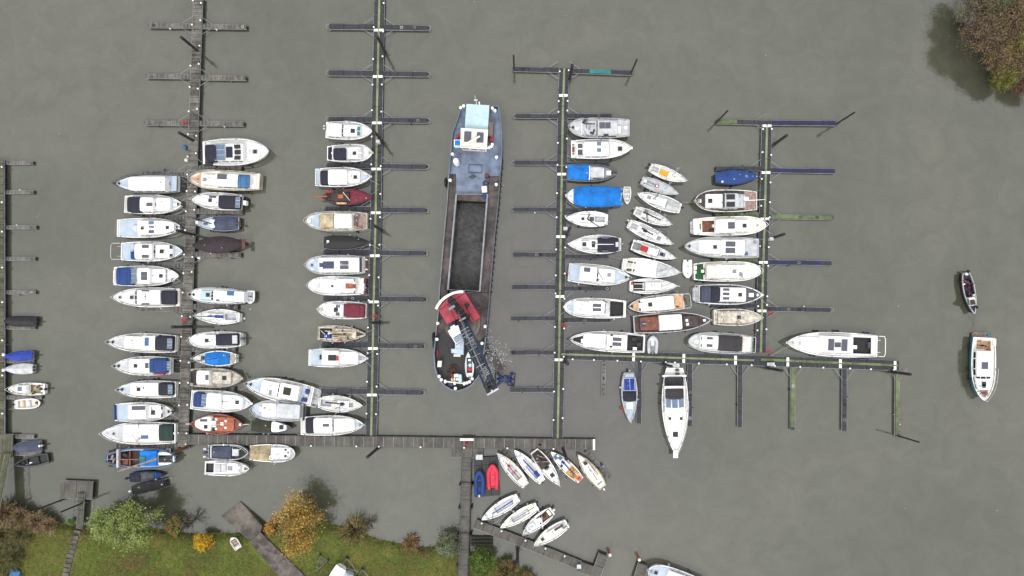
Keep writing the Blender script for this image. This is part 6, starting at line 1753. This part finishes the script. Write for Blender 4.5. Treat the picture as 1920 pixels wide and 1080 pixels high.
# the slewing crane
c0 = P(862, 592, 0)
KR = root('slewing_crane', (c0.x, c0.y, ZD), 0, 'red housed slewing crane with lattice boom on the barge foredeck', 'crane')
KI = WM[KR].inverted()
def kp(x, y, z): return KI @ P(x, y, z)
def k2(x, y, s=9.82, ox=810, oy=540): return (ox + x / s, oy + y / s)
def kblock(name, pts, z0, z1, m, par=None, inset=0.0, top_in=0.0):
    g = MB(); q = [kp(x, y, z1) for x, y in pts]; c = sum(q, Vector()) / len(q); z0 -= ZD; z1 -= ZD
    g.loft([[(p.x, p.y, z0) for p in q], [(p.x, p.y, z1 - .06) for p in q], [(c.x + (p.x - c.x) * .985, c.y + (p.y - c.y) * .985, z1) for p in q]])
    return g.build(name, m, par or KR)
g = MB(); c = kp(866, 606, 2); g.lathe((c.x, c.y, 0), [(2.6, 0), (2.6, .35), (2.2, .4), (2.1, 1.0)], 28); g.build('turntable', 'con', KR)
ARC = [(120, 405), (150, 345), (205, 265), (270, 205), (350, 155), (440, 115), (530, 95), (612, 90)]
hs_ = kblock('machine_housing', [k2(*p) for p in ARC + [(890, 535), (830, 590), (735, 625), (665, 500), (430, 590), (275, 668)]], 2.5, 4.9, 'cho')
g = MB()
for a, b in (((128, 408), (600, 98)), ((300, 300), (430, 590)), ((600, 300), (760, 590))):
    g.tube([kp(*k2(*a), 4.93), kp(*k2(*b), 4.93)], .04, 4)
for i in range(4):
    a, b = (640 + i * 55, 140 + i * 100), (500 + i * 55, 215 + i * 100)
    g.tube([kp(*k2(*a), 4.92), kp(*k2(*b), 4.92)], .015, 3)
g.build('roof_seam', 'bur', hs_)
g = MB(); p = kp(*k2(650, 320), 4.9); g.lathe((p.x, p.y, p.z), [(.3, 0), (.3, .25), (.2, .3)], 12); g.build('exhaust', 'blk', hs_)
wall('counterweight_rim', [k2(x - 22, y - 14) for x, y in ARC], 1.0, 3.5, .35, 'wht', par=KR, inv=KI)
blk = MB()
ax = Vector(k2(640, 590) + (0,)) - Vector(k2(360, 240) + (0,))
for t, w, l, z, h in ((-.05, .8, .7, 5.9, 1.0), (.14, .8, .9, 6.3, 1.4), (.34, .75, .8, 6.0, 1.1), (.5, .9, .7, 6.3, 1.4), (.7, .8, 1.0, 6.0, 1.2), (.88, 1.15, .7, 6.1, 1.3)):
    p = Vector(k2(360, 240) + (0,)) + ax * t; q = kp(p.x, p.y, z)
    blk.box((q.x, q.y, q.z - h / 2), (w, l, h), math.atan2(-ax.y, ax.x) + math.pi / 2, .1)
    q2 = Vector((ax.y, ax.x, 0)).normalized() * w * .6
    blk.tube([q - q2 + Vector((0, 0, .0)), q + q2 + Vector((0, 0, .0))], .2, 9)
blk.build('hoist_gear', 'blk', KR)
g = MB(); p = kp(*k2(365, 360), 6.6); g.box(tuple(p), (1.0, .4, .3), .6, .08); p = kp(*k2(560, 575), 6.6); g.box(tuple(p), (1.0, .25, .2), .5, .05); g.build('gear_plate', 'gry', KR)
cb_ = kblock('operator_cab', [k2(*p) for p in ((288, 792), (345, 755), (335, 720), (400, 675), (430, 700), (490, 680), (628, 925), (440, 1040))], 2.6, 5.8, 'wht')
kblock('cab_step', [k2(*p) for p in ((275, 668), (425, 600), (450, 670), (300, 760))], 2.6, 3.6, 'slt')
g = MB()
for i in range(9):
    a, b = kp(*k2(395 + i * 17, 920 - i * 10), 5.86), kp(*k2(450 + i * 17, 1020 - i * 10), 5.86); g.tube([a, b], .035, 4)
g.tube([kp(*k2(395, 920), 5.86), kp(*k2(545, 832), 5.86)], .035, 4)
g.build('roof_grille', 'mbl', cb_)
kblock('front_glass', [k2(*p) for p in ((440, 1041), (628, 927), (632, 932), (446, 1050))], 3.4, 5.5, 'gls', cb_)
# boom
foot, tip = kp(867, 603, 5.0), kp(922.5, 731, 17.5)
d = (tip - foot); Lb = d.length; dn = d.normalized()
side = Vector((-dn.y, dn.x, 0)).normalized(); upv = side.cross(dn).normalized()
if upv.z < 0: upv = -upv
if side.x < 0: side = -side
bm_ = MB(); N = 14
def bw(t): return .56 + .1 * math.sin(math.pi * t)
def bh(t): return .45 + .3 * math.sin(math.pi * min(1, t * 1.1))
cor = []
for i in range(N + 1):
    t = i / N; c = foot + d * t
    cor.append([c + side * bw(t) * a + upv * bh(t) * b for a, b in ((-1, -1), (1, -1), (1, 1), (-1, 1))])
for k in range(4): bm_.tube([c[k] for c in cor], .1, 5)
for i in range(N):
    for k in range(4):
        a, b = (k, (k + 1) % 4) if i % 2 == 0 else ((k + 1) % 4, k)
        bm_.tube([cor[i][a], cor[i + 1][b]], .05, 4)
    for k in range(4): bm_.tube([cor[i][k], cor[i][(k + 1) % 4]], .045, 4)
bo = bm_.build('boom', 'bml', KR)
g = MB()
for s_ in (1,):     # side plate that carry the lettering
    rows = []
    for i in range(N + 1):
        t = i / N; c = foot + d * t; rows.append([c + side * s_ * (bw(t) * .52) + upv * (bh(t) - .05) - side * .2, c + side * s_ * (bw(t) * .52) + upv * (bh(t) - .05) + side * .2])
    g.grid(rows)
g.build('cover_plate', 'bml', bo, smooth=None)
g = MB(); g.tube([foot + upv * .95 + d * .03, foot + upv * 1.1 + d * .5, tip + upv * .8 - d * .1], .1, 6); g.build('service_pipe', 'gry', bo)
g = MB()
for t in (.22, .27, .32, .42, .52, .62, .76): c = foot + d * t + upv * 1.12; g.tube([c - side * .6, c + side * .6], .03, 4)
g.build('rung', 'lgr', bo)
hd = MB(); c = foot + d * .975
M3 = Matrix((side, dn, upv)).transposed()
for a, b, e in (((-1.0, 0, 0), .12, 1.2), ((1.0, 0, 0), .12, 1.2)):
    pass
hd.tube([c - side * .7 - dn * .3 + upv * .3, c + side * .7 - dn * .3 + upv * .3], .3, 10); hd.tube([c - side * .7 + dn * .35 + upv * .2, c + side * .7 + dn * .35 + upv * .2], .24, 10)
hd.build('head_sheave', 'blk', bo)
g = MB(); g.tube([c - side * .75 + dn * .75, c + side * .75 + dn * .75], .12, 6); g.ball(c + dn * .85 + upv * .3, .14, 8); g.build('head_bar', 'lgr', bo)
g = MB()
for s_ in (-.35, .35): g.tube([kp(860, 585, 6.6), foot + side * s_ + upv * 1.6 + d * .5, tip + side * s_ + upv * .6], .035, 4)
g.build('luffing_cable', 'stl', KR)
def lettering(txt, t, sz, par, off=.36):
    cu = bpy.data.curves.new('lettering', 'FONT'); cu.body = txt; cu.size = sz; cu.extrude = .02; cu.align_x = 'LEFT'; cu.space_character = 1.05
    tmp = bpy.data.objects.new('tmp', cu); COL.objects.link(tmp)
    dg = bpy.context.evaluated_depsgraph_get(); me = bpy.data.meshes.new_from_object(tmp.evaluated_get(dg))
    bpy.data.objects.remove(tmp)
    o = bpy.data.objects.new('lettering', me); COL.objects.link(o); me.materials.clear(); me.materials.append(mat('off'))
    o.parent = par
    c = foot + d * t + upv * (bh(t) + .02) + side * off
    # read along the boom towards its head
    up = side if True else -side
    M_ = Matrix((dn, up, dn.cross(up))).transposed().to_4x4()
    if dn.cross(up).dot(upv) < 0:
        up = -up; M_ = Matrix((dn, up, dn.cross(up))).transposed().to_4x4(); 
    o.matrix_local = Matrix.Translation(c - up * sz * .36) @ M_
lettering('IJVAK', .335, .8, bo); lettering('VAN', .76, .8, bo)
# grab hanging from the boom head
gc = P(947, 711, .4)
GR = root('clamshell_grab', (gc.x, gc.y, .1), 0, 'blue clamshell grab in a black frame hanging at the water beside the barge bow', 'grab')
GI = WM[GR].inverted()
g = MB()
for s_ in (-1, 1):
    for k in range(3):
        a = -.9 + k * .9
        g.tube([(s_ * .15, 0, .9), (s_ * .75, a * .5, .75), (s_ * 1.15, a * .9, .3), (s_ * 1.05, a * 1.0, -.25)], .13, 5)
    rows = [[(s_ * x, y * (1.2 - x * .5), z) for y in (-.45, -.15, .15, .45)] for x, z in ((.25, .7), (.7, .55), (.95, .1), (.85, -.3))]
    g.grid(rows)
g.build('jaw', 'rbg', GR)
g = MB(); F_ = [GI @ P(x, y, .5) for x, y in ((928.7, 698), (928.5, 720.5), (935, 721), (941, 715), (950, 715), (953, 722.5), (963.5, 724), (965.5, 700.7), (956, 700))]
g.tube(F_[:4], .09, 5)
g.build('guard_frame', 'blk', GR)
g = MB(); g.tube(F_[4:], .09, 5); g.build('guard_frame', 'blk', GR)
g = MB(); g.box((0, 0, 1.0), (.7, .5, .5), 0, .08); g.tube([(0, -.5, 1.2), (0, .5, 1.2)], .18, 8); g.build('head_block', 'slt', GR)
g = MB(); tw = GI @ (WM[KR] @ tip)
for s_ in (-.12, .12): g.tube([(s_, 0, 1.2), tw + Vector((s_, 0, -.3))], .025, 3)
g.build('hoist_cable', 'stl', GR)

# glittering foam where the grab stirs the surface
g = MB(); rnd = random.Random(5)
for _ in range(260):
    if rnd.random() < .55: px, py = rnd.gauss(918, 8), rnd.gauss(650, 18)
    else: px, py = rnd.gauss(938, 14), rnd.gauss(668, 14)
    if px < 910: continue
    p = P(px, py, .02); s_ = rnd.uniform(.02, .1); a = rnd.random() * 3.14; e = rnd.uniform(.25, .8)
    g.poly([(p.x + math.cos(a + t * .785 * 1.0) * s_, p.y + math.sin(a + t * .785) * s_ * e, .02 + .02 * (t % 2)) for t in range(8)])
rnd = random.Random(9); gl = MB()
for _ in range(130):
    px, py = rnd.uniform(0, 1920), rnd.uniform(0, 1000)
    p = P(px, py, .015)
    if land_d(p.x, p.y) > -1: continue
    s_ = rnd.uniform(.03, .08); a = rnd.random() * 3.14
    gl.poly([(p.x + math.cos(a + t * 1.05) * s_, p.y + math.sin(a + t * 1.05) * s_ * .6, .015 + .012 * (t % 2)) for t in range(6)], rnd.randrange(2))
tag(gl.build('leaves', ['tan', 'brn'], smooth=None), 'tiny scattered leaves and bits floating on the basin', 'leaves', kind='stuff')
tag(g.build('foam', 'lgr', smooth=None), 'white foam flecks on the stirred water beside the barge bow', 'foam', kind='stuff')
# ------------------------------------------------------------------ the bank: slipway, path, steps
def structure(o, label, cat): return tag(o, label, cat, kind='structure')
def draped(name, pts, lift, m, label, cat, zf=None):
    g = MB(); q = [P(x, y, .8) for x, y in pts]
    z = [(zf(p) if zf else max(land_z(p.x, p.y), 0) + lift) for p in q]
    g.loft([[(p.x, p.y, zz - .5) for p, zz in zip(q, z)], [(p.x, p.y, zz) for p, zz in zip(q, z)]])
    return structure(g.build(name, m), label, cat)
draped('slipway', [(410.5, 970), (446.7, 942), (492, 986), (489, 997), (480, 1006), (469.6, 1015)], 0, 'con', 'concrete slipway running down into the water', 'slipway',
       lambda p: .06 + .92 * max(0, min(1, (p - P(428, 956)).xy.dot((P(476, 1006) - P(428, 956)).xy) / (P(476, 1006) - P(428, 956)).xy.length_squared)))
draped('path', [(469, 1015.5), (480, 1006.5), (489, 997.5), (575, 1082), (620, 1130), (575, 1150), (526, 1082)], 0, 'pav', 'coarse grey brown paved path rising from the slipway', 'path', lambda p: .98)
# stepping slabs
for i in range(12):
    t = i / 11
    p = P(145.5 + (121 - 145.5) * t, 990 + (1086 - 990) * t, .8)
    z = max(land_z(p.x, p.y), .3) + .12
    g = MB(); g.box((p.x, p.y, z - .1), (.95, .52, .2), -.12, .03)
    structure(g.build('pavement', 'pav'), 'grey slab of the stepping path up from the footbridge', 'paving slab')
# grass blades
def grass():
    rnd = random.Random(11); g = MB()
    ms = [leaf_mat(c) for c in ((124, 138, 58), (162, 152, 78), (104, 126, 50), (160, 128, 80), (124, 100, 70))]
    def ok(px, py):
        if 466 < px < 640 and abs((py - 1015) - (px - 480)) < 26 and py > 985: return False
        return True
    n = 0
    while n < 52000:
        px, py = rnd.uniform(-10, 1040), rnd.uniform(965, 1092)
        if not ok(px, py): continue
        p = P(px, py, .7); d = land_d(p.x, p.y)
        if d < .3: continue
        n += 1
        z = land_z(p.x, p.y)
        v = noise.fractal(Vector((p.x * .16, p.y * .16, 0)), 1, 2, 4)
        mi = 0 if v > .12 else 1 if v > -.08 else 3 if v < -.3 else 2
        if rnd.random() < .35: mi = rnd.randrange(5)
        if px < 128 and rnd.random() < .45: mi = rnd.choice((3, 4))
        if px < 48: mi = rnd.choice((3, 4, 2, 4))
        s = rnd.uniform(.02, .05); h = rnd.uniform(.06, .18) * (2.2 if px < 48 else 1); a = rnd.random() * 6.28
        g.poly([(p.x - s * math.cos(a), p.y - s * math.sin(a), z - .02), (p.x + s * math.cos(a), p.y + s * math.sin(a), z - .02), (p.x + rnd.gauss(0, .09), p.y + rnd.gauss(0, .09), z + h)], mi)
    o = g.build('grass', ms, smooth=None)
    tag(o, 'short green and yellow grass of the river bank lawn', 'grass', kind='stuff')
grass()

# trees and bushes on the bank
SP = 'shrubs along the south bank'
shrub('willow_tree', 193, 985, 33, 5.2, ((138, 154, 84), (108, 126, 62), (154, 166, 104), (90, 102, 54)), 'pale grey green willow bush on the bank, left half of the pair', 'willow', n=8000, asp=3.4, ls=.085, clumps=60, gaps=.1, seed=3, group=SP)
shrub('willow_tree', 243, 985, 42, 6.6, ((140, 154, 84), (112, 128, 60), (160, 168, 108), (92, 104, 54)), 'taller yellow green willow bush on the bank above the lawn', 'willow', n=14000, asp=3.4, ls=.09, clumps=90, gaps=.1, lobes=[(0, .5, .45), (-.5, .1, .42), (.45, .15, .45), (-.25, -.5, .42), (.35, -.5, .42), (0, 0, .4)], seed=4, group=SP)
shrub('autumn_tree', 556, 985, 47, 6.8, ((178, 146, 72), (130, 108, 58), (196, 166, 96), (150, 114, 44)), 'large golden autumn tree leaning over the water right of the slipway', 'tree', n=11000, asp=2.4, ls=.1, clumps=110, gaps=.25, seed=5, group=SP, rpy=58,
      lobes=[(-.1, .55, .42), (-.45, .05, .45), (.4, .2, .42), (-.15, -.6, .4), (.3, -.5, .4), (-.05, .05, .3)])
shrub('yellow_shrub', 380, 1015, 17, 2.0, ((206, 168, 44), (176, 136, 36), (140, 108, 40)), 'bright yellow little shrub on the lawn left of the slipway', 'shrub', n=3200, ls=.11, clumps=36, gaps=.15, seed=6, group=SP)
shrub('orange_shrub', 507, 990, 13, 1.8, ((170, 118, 50), (136, 96, 50), (184, 146, 74)), 'small orange shrub between the slipway and the golden tree', 'shrub', n=2200, ls=.12, clumps=18, gaps=.1, seed=7, group=SP)
reeds('pampas_bush', 663, 996, 26, 1.9, ((150, 130, 92), (110, 92, 66), (128, 132, 60), (96, 70, 56)), 'spiky brown and green bush right of the golden tree', 'bush', n=520, seed=8, lean=.9, group=SP)
reeds('dry_bush', 770, 1018, 16, 1.2, ((150, 112, 86), (116, 86, 70), (130, 120, 70)), 'small dry brown bush on the bank halfway to the gangway', 'bush', n=420, seed=9, lean=.8, group=SP)
shrub('grey_shrub', 838, 1026, 23, 3.2, ((108, 116, 88), (84, 94, 66), (132, 138, 110)), 'grey green shrub tight on the left of the plank gangway', 'shrub', n=4200, asp=2.6, ls=.08, clumps=50, gaps=.12, seed=10, group=SP)
shrub('green_shrub', 903, 1056, 27, 2.8, ((84, 104, 44), (62, 82, 34), (108, 122, 56)), 'bright green shrub tight on the right of the plank gangway', 'shrub', n=6500, asp=2.4, ls=.09, clumps=60, gaps=.1, seed=12, group=SP)
reeds('bramble', 950, 1068, 24, 1.3, ((132, 108, 76), (104, 80, 60), (96, 104, 50)), 'brown bramble thicket right of the green shrub', 'bush', n=1500, seed=13, group=SP)
reeds('bramble', 988, 1088, 20, 1.1, ((120, 96, 66), (104, 100, 56), (90, 66, 50)), 'brown bramble tapering off at the lower edge below the slanting jetty', 'bush', n=900, seed=14, group=SP)
shrub('twiggy_shrub', 325, 988, 18, 2.0, ((118, 124, 62), (104, 94, 66), (140, 110, 60)), 'thin green and orange bush between the willow and the yellow shrub', 'shrub', n=1600, ls=.12, clumps=22, gaps=.3, seed=15, group=SP)
shrub('bare_shrub', 352, 982, 22, 2.8, ((92, 86, 76), (110, 104, 90)), 'nearly bare grey shrub leaning over the water left of the yellow shrub', 'shrub', n=350, ls=.08, clumps=30, gaps=.5, seed=16, group=SP)
shrub('bare_shrub', 690, 985, 16, 2.2, ((100, 92, 80), (120, 108, 90)), 'nearly bare grey shrub over the water at the spiky bush', 'shrub', n=250, ls=.08, clumps=24, gaps=.5, seed=17, group=SP)
shrub('green_shrub', 132, 978, 8, 1.4, ((76, 100, 40), (100, 122, 60)), 'tiny green shrub on the bank beside the plank footbridge', 'shrub', n=900, ls=.1, clumps=10, seed=18, group=SP)
for k, (x, y, r, h, l) in enumerate(((12, 962, 24, 1.9, 'rusty brown reed clump at the foot of the truss gangway'), (42, 968, 20, 1.7, 'reddish tan reed clump second along the left bank'), (70, 978, 18, 1.4, 'tan reed clump third along the left bank'),
                                     (95, 984, 13, 1.1, 'small low reed clump nearest the stepping path'))):
    reeds('reed_clump', x, y, r, h, ((148, 122, 96), (118, 94, 74), (166, 142, 114), (92, 96, 56)), l, 'reeds', n=900, seed=30 + k, lean=.9, group='reed clumps on the left bank')
for k, (x, y, r, l) in enumerate(((10, 1000, 28, 'dark green ivy like bush behind the reeds in the lower left corner'), (45, 998, 22, 'low green bramble between reeds and lawn at the left'), (8, 1045, 30, 'brown green scrub at the left edge below the ivy bush'), (32, 1040, 18, 'olive scrub along the lawn edge in the lower left'))):
    reeds('scrub', x, y, r, 1.0, ((70, 84, 36), (96, 92, 56), (120, 104, 74), (60, 66, 34)), l, 'scrub', n=1500, seed=50 + k, group='scrub in the lower left corner', lean=.8)
def bank_fringe():
    """dry stems along the waterline"""
    rnd = random.Random(77); g = MB()
    for i in range(len(SH) - 1):
        if SHORE[i][0] < -100 or SHORE[i][0] > 1000: continue
        a, b = SH[i], SH[i + 1]; n = int((b - a).length * 34)
        for _ in range(n):
            p = a.lerp(b, rnd.random()) + Vector((rnd.gauss(0, .18), rnd.gauss(-.25, .3), 0))
            if land_d(p.x, p.y) < -.3: continue
            z = max(0, land_z(p.x, p.y)); h = rnd.uniform(.12, .5); s = .035; an = rnd.random() * 6.28
            g.poly([(p.x - s * math.cos(an), p.y - s * math.sin(an), z - .05), (p.x + s * math.cos(an), p.y + s * math.sin(an), z - .05), (p.x + rnd.gauss(0, .2), p.y + rnd.gauss(.1, .2), z + h)], rnd.randrange(3))
    tag(g.build('undergrowth', [leaf_mat(c) for c in ((56, 44, 36), (40, 36, 28), (84, 76, 50))], smooth=None), 'dry stems fringing the bank, coloured dark to stand in for its reflection', 'undergrowth', kind='stuff')
bank_fringe()

# islet in the corner
IS = 'autumn trees on the islet'
for k, (x, y, r, h, cols, l, n) in enumerate((
        (1858, 60, 44, 6.6, ((122, 104, 88), (98, 82, 72), (134, 116, 88), (84, 78, 50)), 'brown thinning tree on the islet edge nearest the water, left of the others', 9000),
        (1915, 40, 50, 8.5, ((124, 104, 80), (100, 82, 68), (140, 124, 88), (92, 86, 52)), 'brown olive tree in the top right corner', 11000),
        (1866, 4, 46, 7.0, ((116, 102, 82), (94, 84, 68), (100, 108, 76), (128, 110, 92)), 'dull green brown tree at the top edge of the islet', 9000),
        (1884, 100, 38, 5.2, ((134, 112, 88), (110, 90, 76), (134, 122, 70), (98, 92, 56)), 'tan brown bush on the middle of the islet shore', 8000),
        (1935, 96, 40, 6.6, ((140, 120, 92), (116, 98, 80), (146, 138, 80), (108, 98, 64)), 'sandy brown tree at the right edge of the islet', 8000),
        (1888, 138, 26, 3.8, ((106, 108, 52), (86, 90, 44), (128, 124, 66)), 'yellow green bush on the lower islet shore', 6000),
        (1922, 66, 20, 9.0, ((130, 130, 64), (110, 106, 50), (160, 152, 98)), 'small yellow green crown showing among the brown islet trees', 3500),
        (1930, 156, 26, 2.6, ((112, 80, 70), (90, 66, 58), (128, 98, 84)), 'reddish brown low shrub at the lower tip of the islet', 5000))):
    shrub('islet_tree', x, y, r, h, cols, l, 'tree', n=int(n * 1.25), asp=4.5, ls=.07, clumps=110, gaps=.1, seed=80 + k, group=IS, z0=.6)

# trailers on the lawn
def trailer(px, py, rot, L, label, v=True):
    c = P(px, py, .9); o = root('boat_trailer', (c.x, c.y, max(.2, land_z(c.x, c.y))), rot, label, 'trailer', 'boat trailers on the lawn')
    g = MB(); w = L * .3
    if v:
        g.tube([(0, -w, .45), (L * .5, -w * .6, .45), (L, 0, .45)], .045, 4); g.tube([(0, w, .45), (L * .5, w * .6, .45), (L, 0, .45)], .045, 4)
        g.tube([(L * .45, -w * .65, .45), (L * .45, w * .65, .45)], .035, 4); g.tube([(0, -w * 1.25, .45), (0, w * 1.25, .45)], .05, 4); g.tube([(L, 0, .45), (L * 1.18, 0, .45)], .05, 4)
    else:
        g.tube([(0, -w, .45), (L, -.05, .45)], .045, 4); g.tube([(0, w, .45), (L, .05, .45)], .045, 4)
        for t in (0, .12, .24, .36, .75): g.tube([(L * t, -w * (1 - t), .45), (L * t, w * (1 - t), .45)], .03, 4)
    g.build('frame', 'stl', o)
    for s_ in (-1, 1):
        g = MB(); y = s_ * w * 1.15
        rows = [[(math.cos(k * .524) * r_, y + yy, .28 + math.sin(k * .524) * r_) for k in range(12)] for r_, yy in ((.2, -.08), (.28, -.06), (.28, .06), (.2, .08))]
        g.loft(rows); wh = g.build('wheel', 'rub', o)
        g = MB(); g.loft([[(math.cos(k * .785) * .13, y + yy, .28 + math.sin(k * .785) * .13) for k in range(8)] for yy in (-.09, .09)]); g.build('rim', 'stl', wh)
trailer(608, 1046, R(-122), 2.0, 'small triangular trailer with slatted bed lying apart at the left', False)
trailer(646, 1053, R(-35), 2.1, 'bare galvanised trailer frame with curved arms, in the middle')
trailer(676, 1073, R(-32), 1.8, 'partly hidden galvanised trailer at the right by the picture edge')

# log bundles beside the gangway
def logs(px, py, w, n, label):
    c = P(px, py, .3); o = root('floating_log_bundle', (c.x, c.y, 0), 0, label, 'logs')
    g = MB()
    for i in range(n): g.tube([(-w / 2, -i * .5, .18), (0, -i * .5 - .02, .2), (w / 2, -i * .5, .18)], .24, 8)
    g.build('log', 'oli', o); g = MB()
    for x in (-w * .4, w * .4): g.box((x, -(n - 1) * .25, .42), (.1, n * .5, .05))
    g.build('strap', 'chr', o)
logs(904, 1008, 3.1, 3, 'dark log boom bundle in the water right of the gangway')
logs(845, 1008, 1.6, 2, 'short dark log bundle left of the gangway, half under the grey shrub')

# ------------------------------------------------------------------ people
def person(px, py, z, face, label, top, legs, hair='hai', lean=0.0, bag=False, reach=0.0):
    """px,py = where the feet stand"""
    c = P(px, py, z); o = root('person', (c.x, c.y, z), face, label, 'person')
    V = []; E = []; Rr = []
    def jn(p, r, par=None):
        V.append(p); Rr.append(r)
        if par is not None: E.append((par, len(V) - 1))
        return len(V) - 1
    pel = jn((0, 0, .93), .15)
    ab = jn((.02 + lean * .1, 0, 1.08), .135, pel); ch = jn((.02 + lean * .25, 0, 1.3), .155, ab); nk = jn((.02 + lean * .34, 0, 1.47), .06, ch)
    hd_ = jn((.05 + lean * .42, 0, 1.56), .085, nk); ht = jn((.05 + lean * .48, 0, 1.68), .092, hd_)
    jn((.145 + lean * .44, 0, 1.58), .022, hd_)
    for s_ in (-1, 1):
        hp = jn((0, s_ * .1, .86), .1, pel); kn = jn((.03, s_ * .12, .48), .062, hp); an = jn((-.02 + .04 * s_, s_ * .12, .09), .04, kn); jn((.14 + .04 * s_, s_ * .14, .04), .035, an)
        sh = jn((.02 + lean * .27, s_ * .19, 1.38), .065, ch); el = jn((.02 + lean * .2 + reach * .12, s_ * .26, 1.12), .045, sh)
        wr = jn((.15 + lean * .2 + reach * .2, s_ * .24, .92 + reach * .15), .028, el); pm = jn((.2 + lean * .2 + reach * .22, s_ * .235, .86 + reach * .16), .03, wr)
        for k in range(4):
            f1 = jn((.235 + lean * .2 + reach * .22, s_ * (.205 + .02 * k), .82 - .004 * abs(k - 1.5) + reach * .16), .0095, pm)
            jn((.225 + lean * .2 + reach * .22, s_ * (.207 + .02 * k), .775 + .006 * abs(k - 1.5) + reach * .16), .008, f1)
        th = jn((.19 + lean * .2 + reach * .24, s_ * .195, .83 + reach * .16), .011, pm); jn((.215 + lean * .2 + reach * .22, s_ * .185, .8 + reach * .16), .009, th)
    me = bpy.data.meshes.new('body'); me.from_pydata(V, E, [])
    b = bpy.data.objects.new('body', me); COL.objects.link(b)
    md = b.modifiers.new('skin', 'SKIN')
    sk = me.skin_vertices[0].data if me.skin_vertices else None
    if sk is None:
        bm = bmesh.new(); bm.from_mesh(me); bm.verts.layers.skin.verify(); bm.to_mesh(me); bm.free(); sk = me.skin_vertices[0].data
    for i, r_ in enumerate(Rr): sk[i].radius = (r_, r_)
    sk[0].use_root = True
    b.modifiers.new('sub', 'SUBSURF').levels = 1
    dg = bpy.context.evaluated_depsgraph_get()
    m2 = bpy.data.meshes.new_from_object(b.evaluated_get(dg))
    bpy.data.objects.remove(b)
    b = bpy.data.objects.new('body', m2); COL.objects.link(b); b.parent = o
    m2.materials.clear()
    for q in ('skn', top, legs, 'blk'): m2.materials.append(mat(q))
    for f in m2.polygons:
        z_ = f.center.z; a = abs(f.center.y)
        f.use_smooth = True
        f.material_index = 3 if z_ < .09 else (0 if z_ > 1.46 or (z_ < .93 + reach * .16 and a > .17 and f.center.x > .12 and z_ > .7) else (2 if z_ < .95 else 1))
    g = MB(); hx = .045 + lean * .48
    g.lathe((hx - .01, 0, 1.6), [(.095, -.02), (.106, .05), (.1, .11), (.07, .16), (.02, .18)], 10); g.build('hair', hair, o)
    g = MB()
    for s_ in (-1, 1): g.ball((.13 + lean * .46, s_ * .035, 1.63), .012, 6)
    g.build('eye', 'blk', o)
    g = MB()
    for s_ in (-1, 1): g.ball((.04 + lean * .46, s_ * .095, 1.61), .022, 6)
    g.build('ear', 'skn', o)
    g = MB(); g.box((.13 + lean * .44, 0, 1.555), (.012, .05, .012)); g.build('mouth', 'bur', o)
    return o
person(1012.5, 831.5, Z1, R(-100), 'person in black jacket walking on the plank jetty with a pale bag', 'blk', 'chr', lean=.3)
c = P(1012.3, 836.8, 1.7)
bg_ = root('shoulder_bag', (c.x, c.y, Z1 + .75), 0, 'pale bag carried by the person on the plank jetty', 'bag')
g = MB(); g.box((0, 0, .15), (.34, .22, .3), .4, .06); g.build('pouch', 'crm', bg_); g = MB(); g.tube([(-.15, 0, .3), (-.05, .1, .6), (.15, 0, .3)], .02, 4); g.build('strap', 'chr', bg_)
person(1834, 646.8, .95, R(-90), 'person in black at the helm of the green hulled motorboat', 'blk', 'blk', lean=.25, reach=.8)
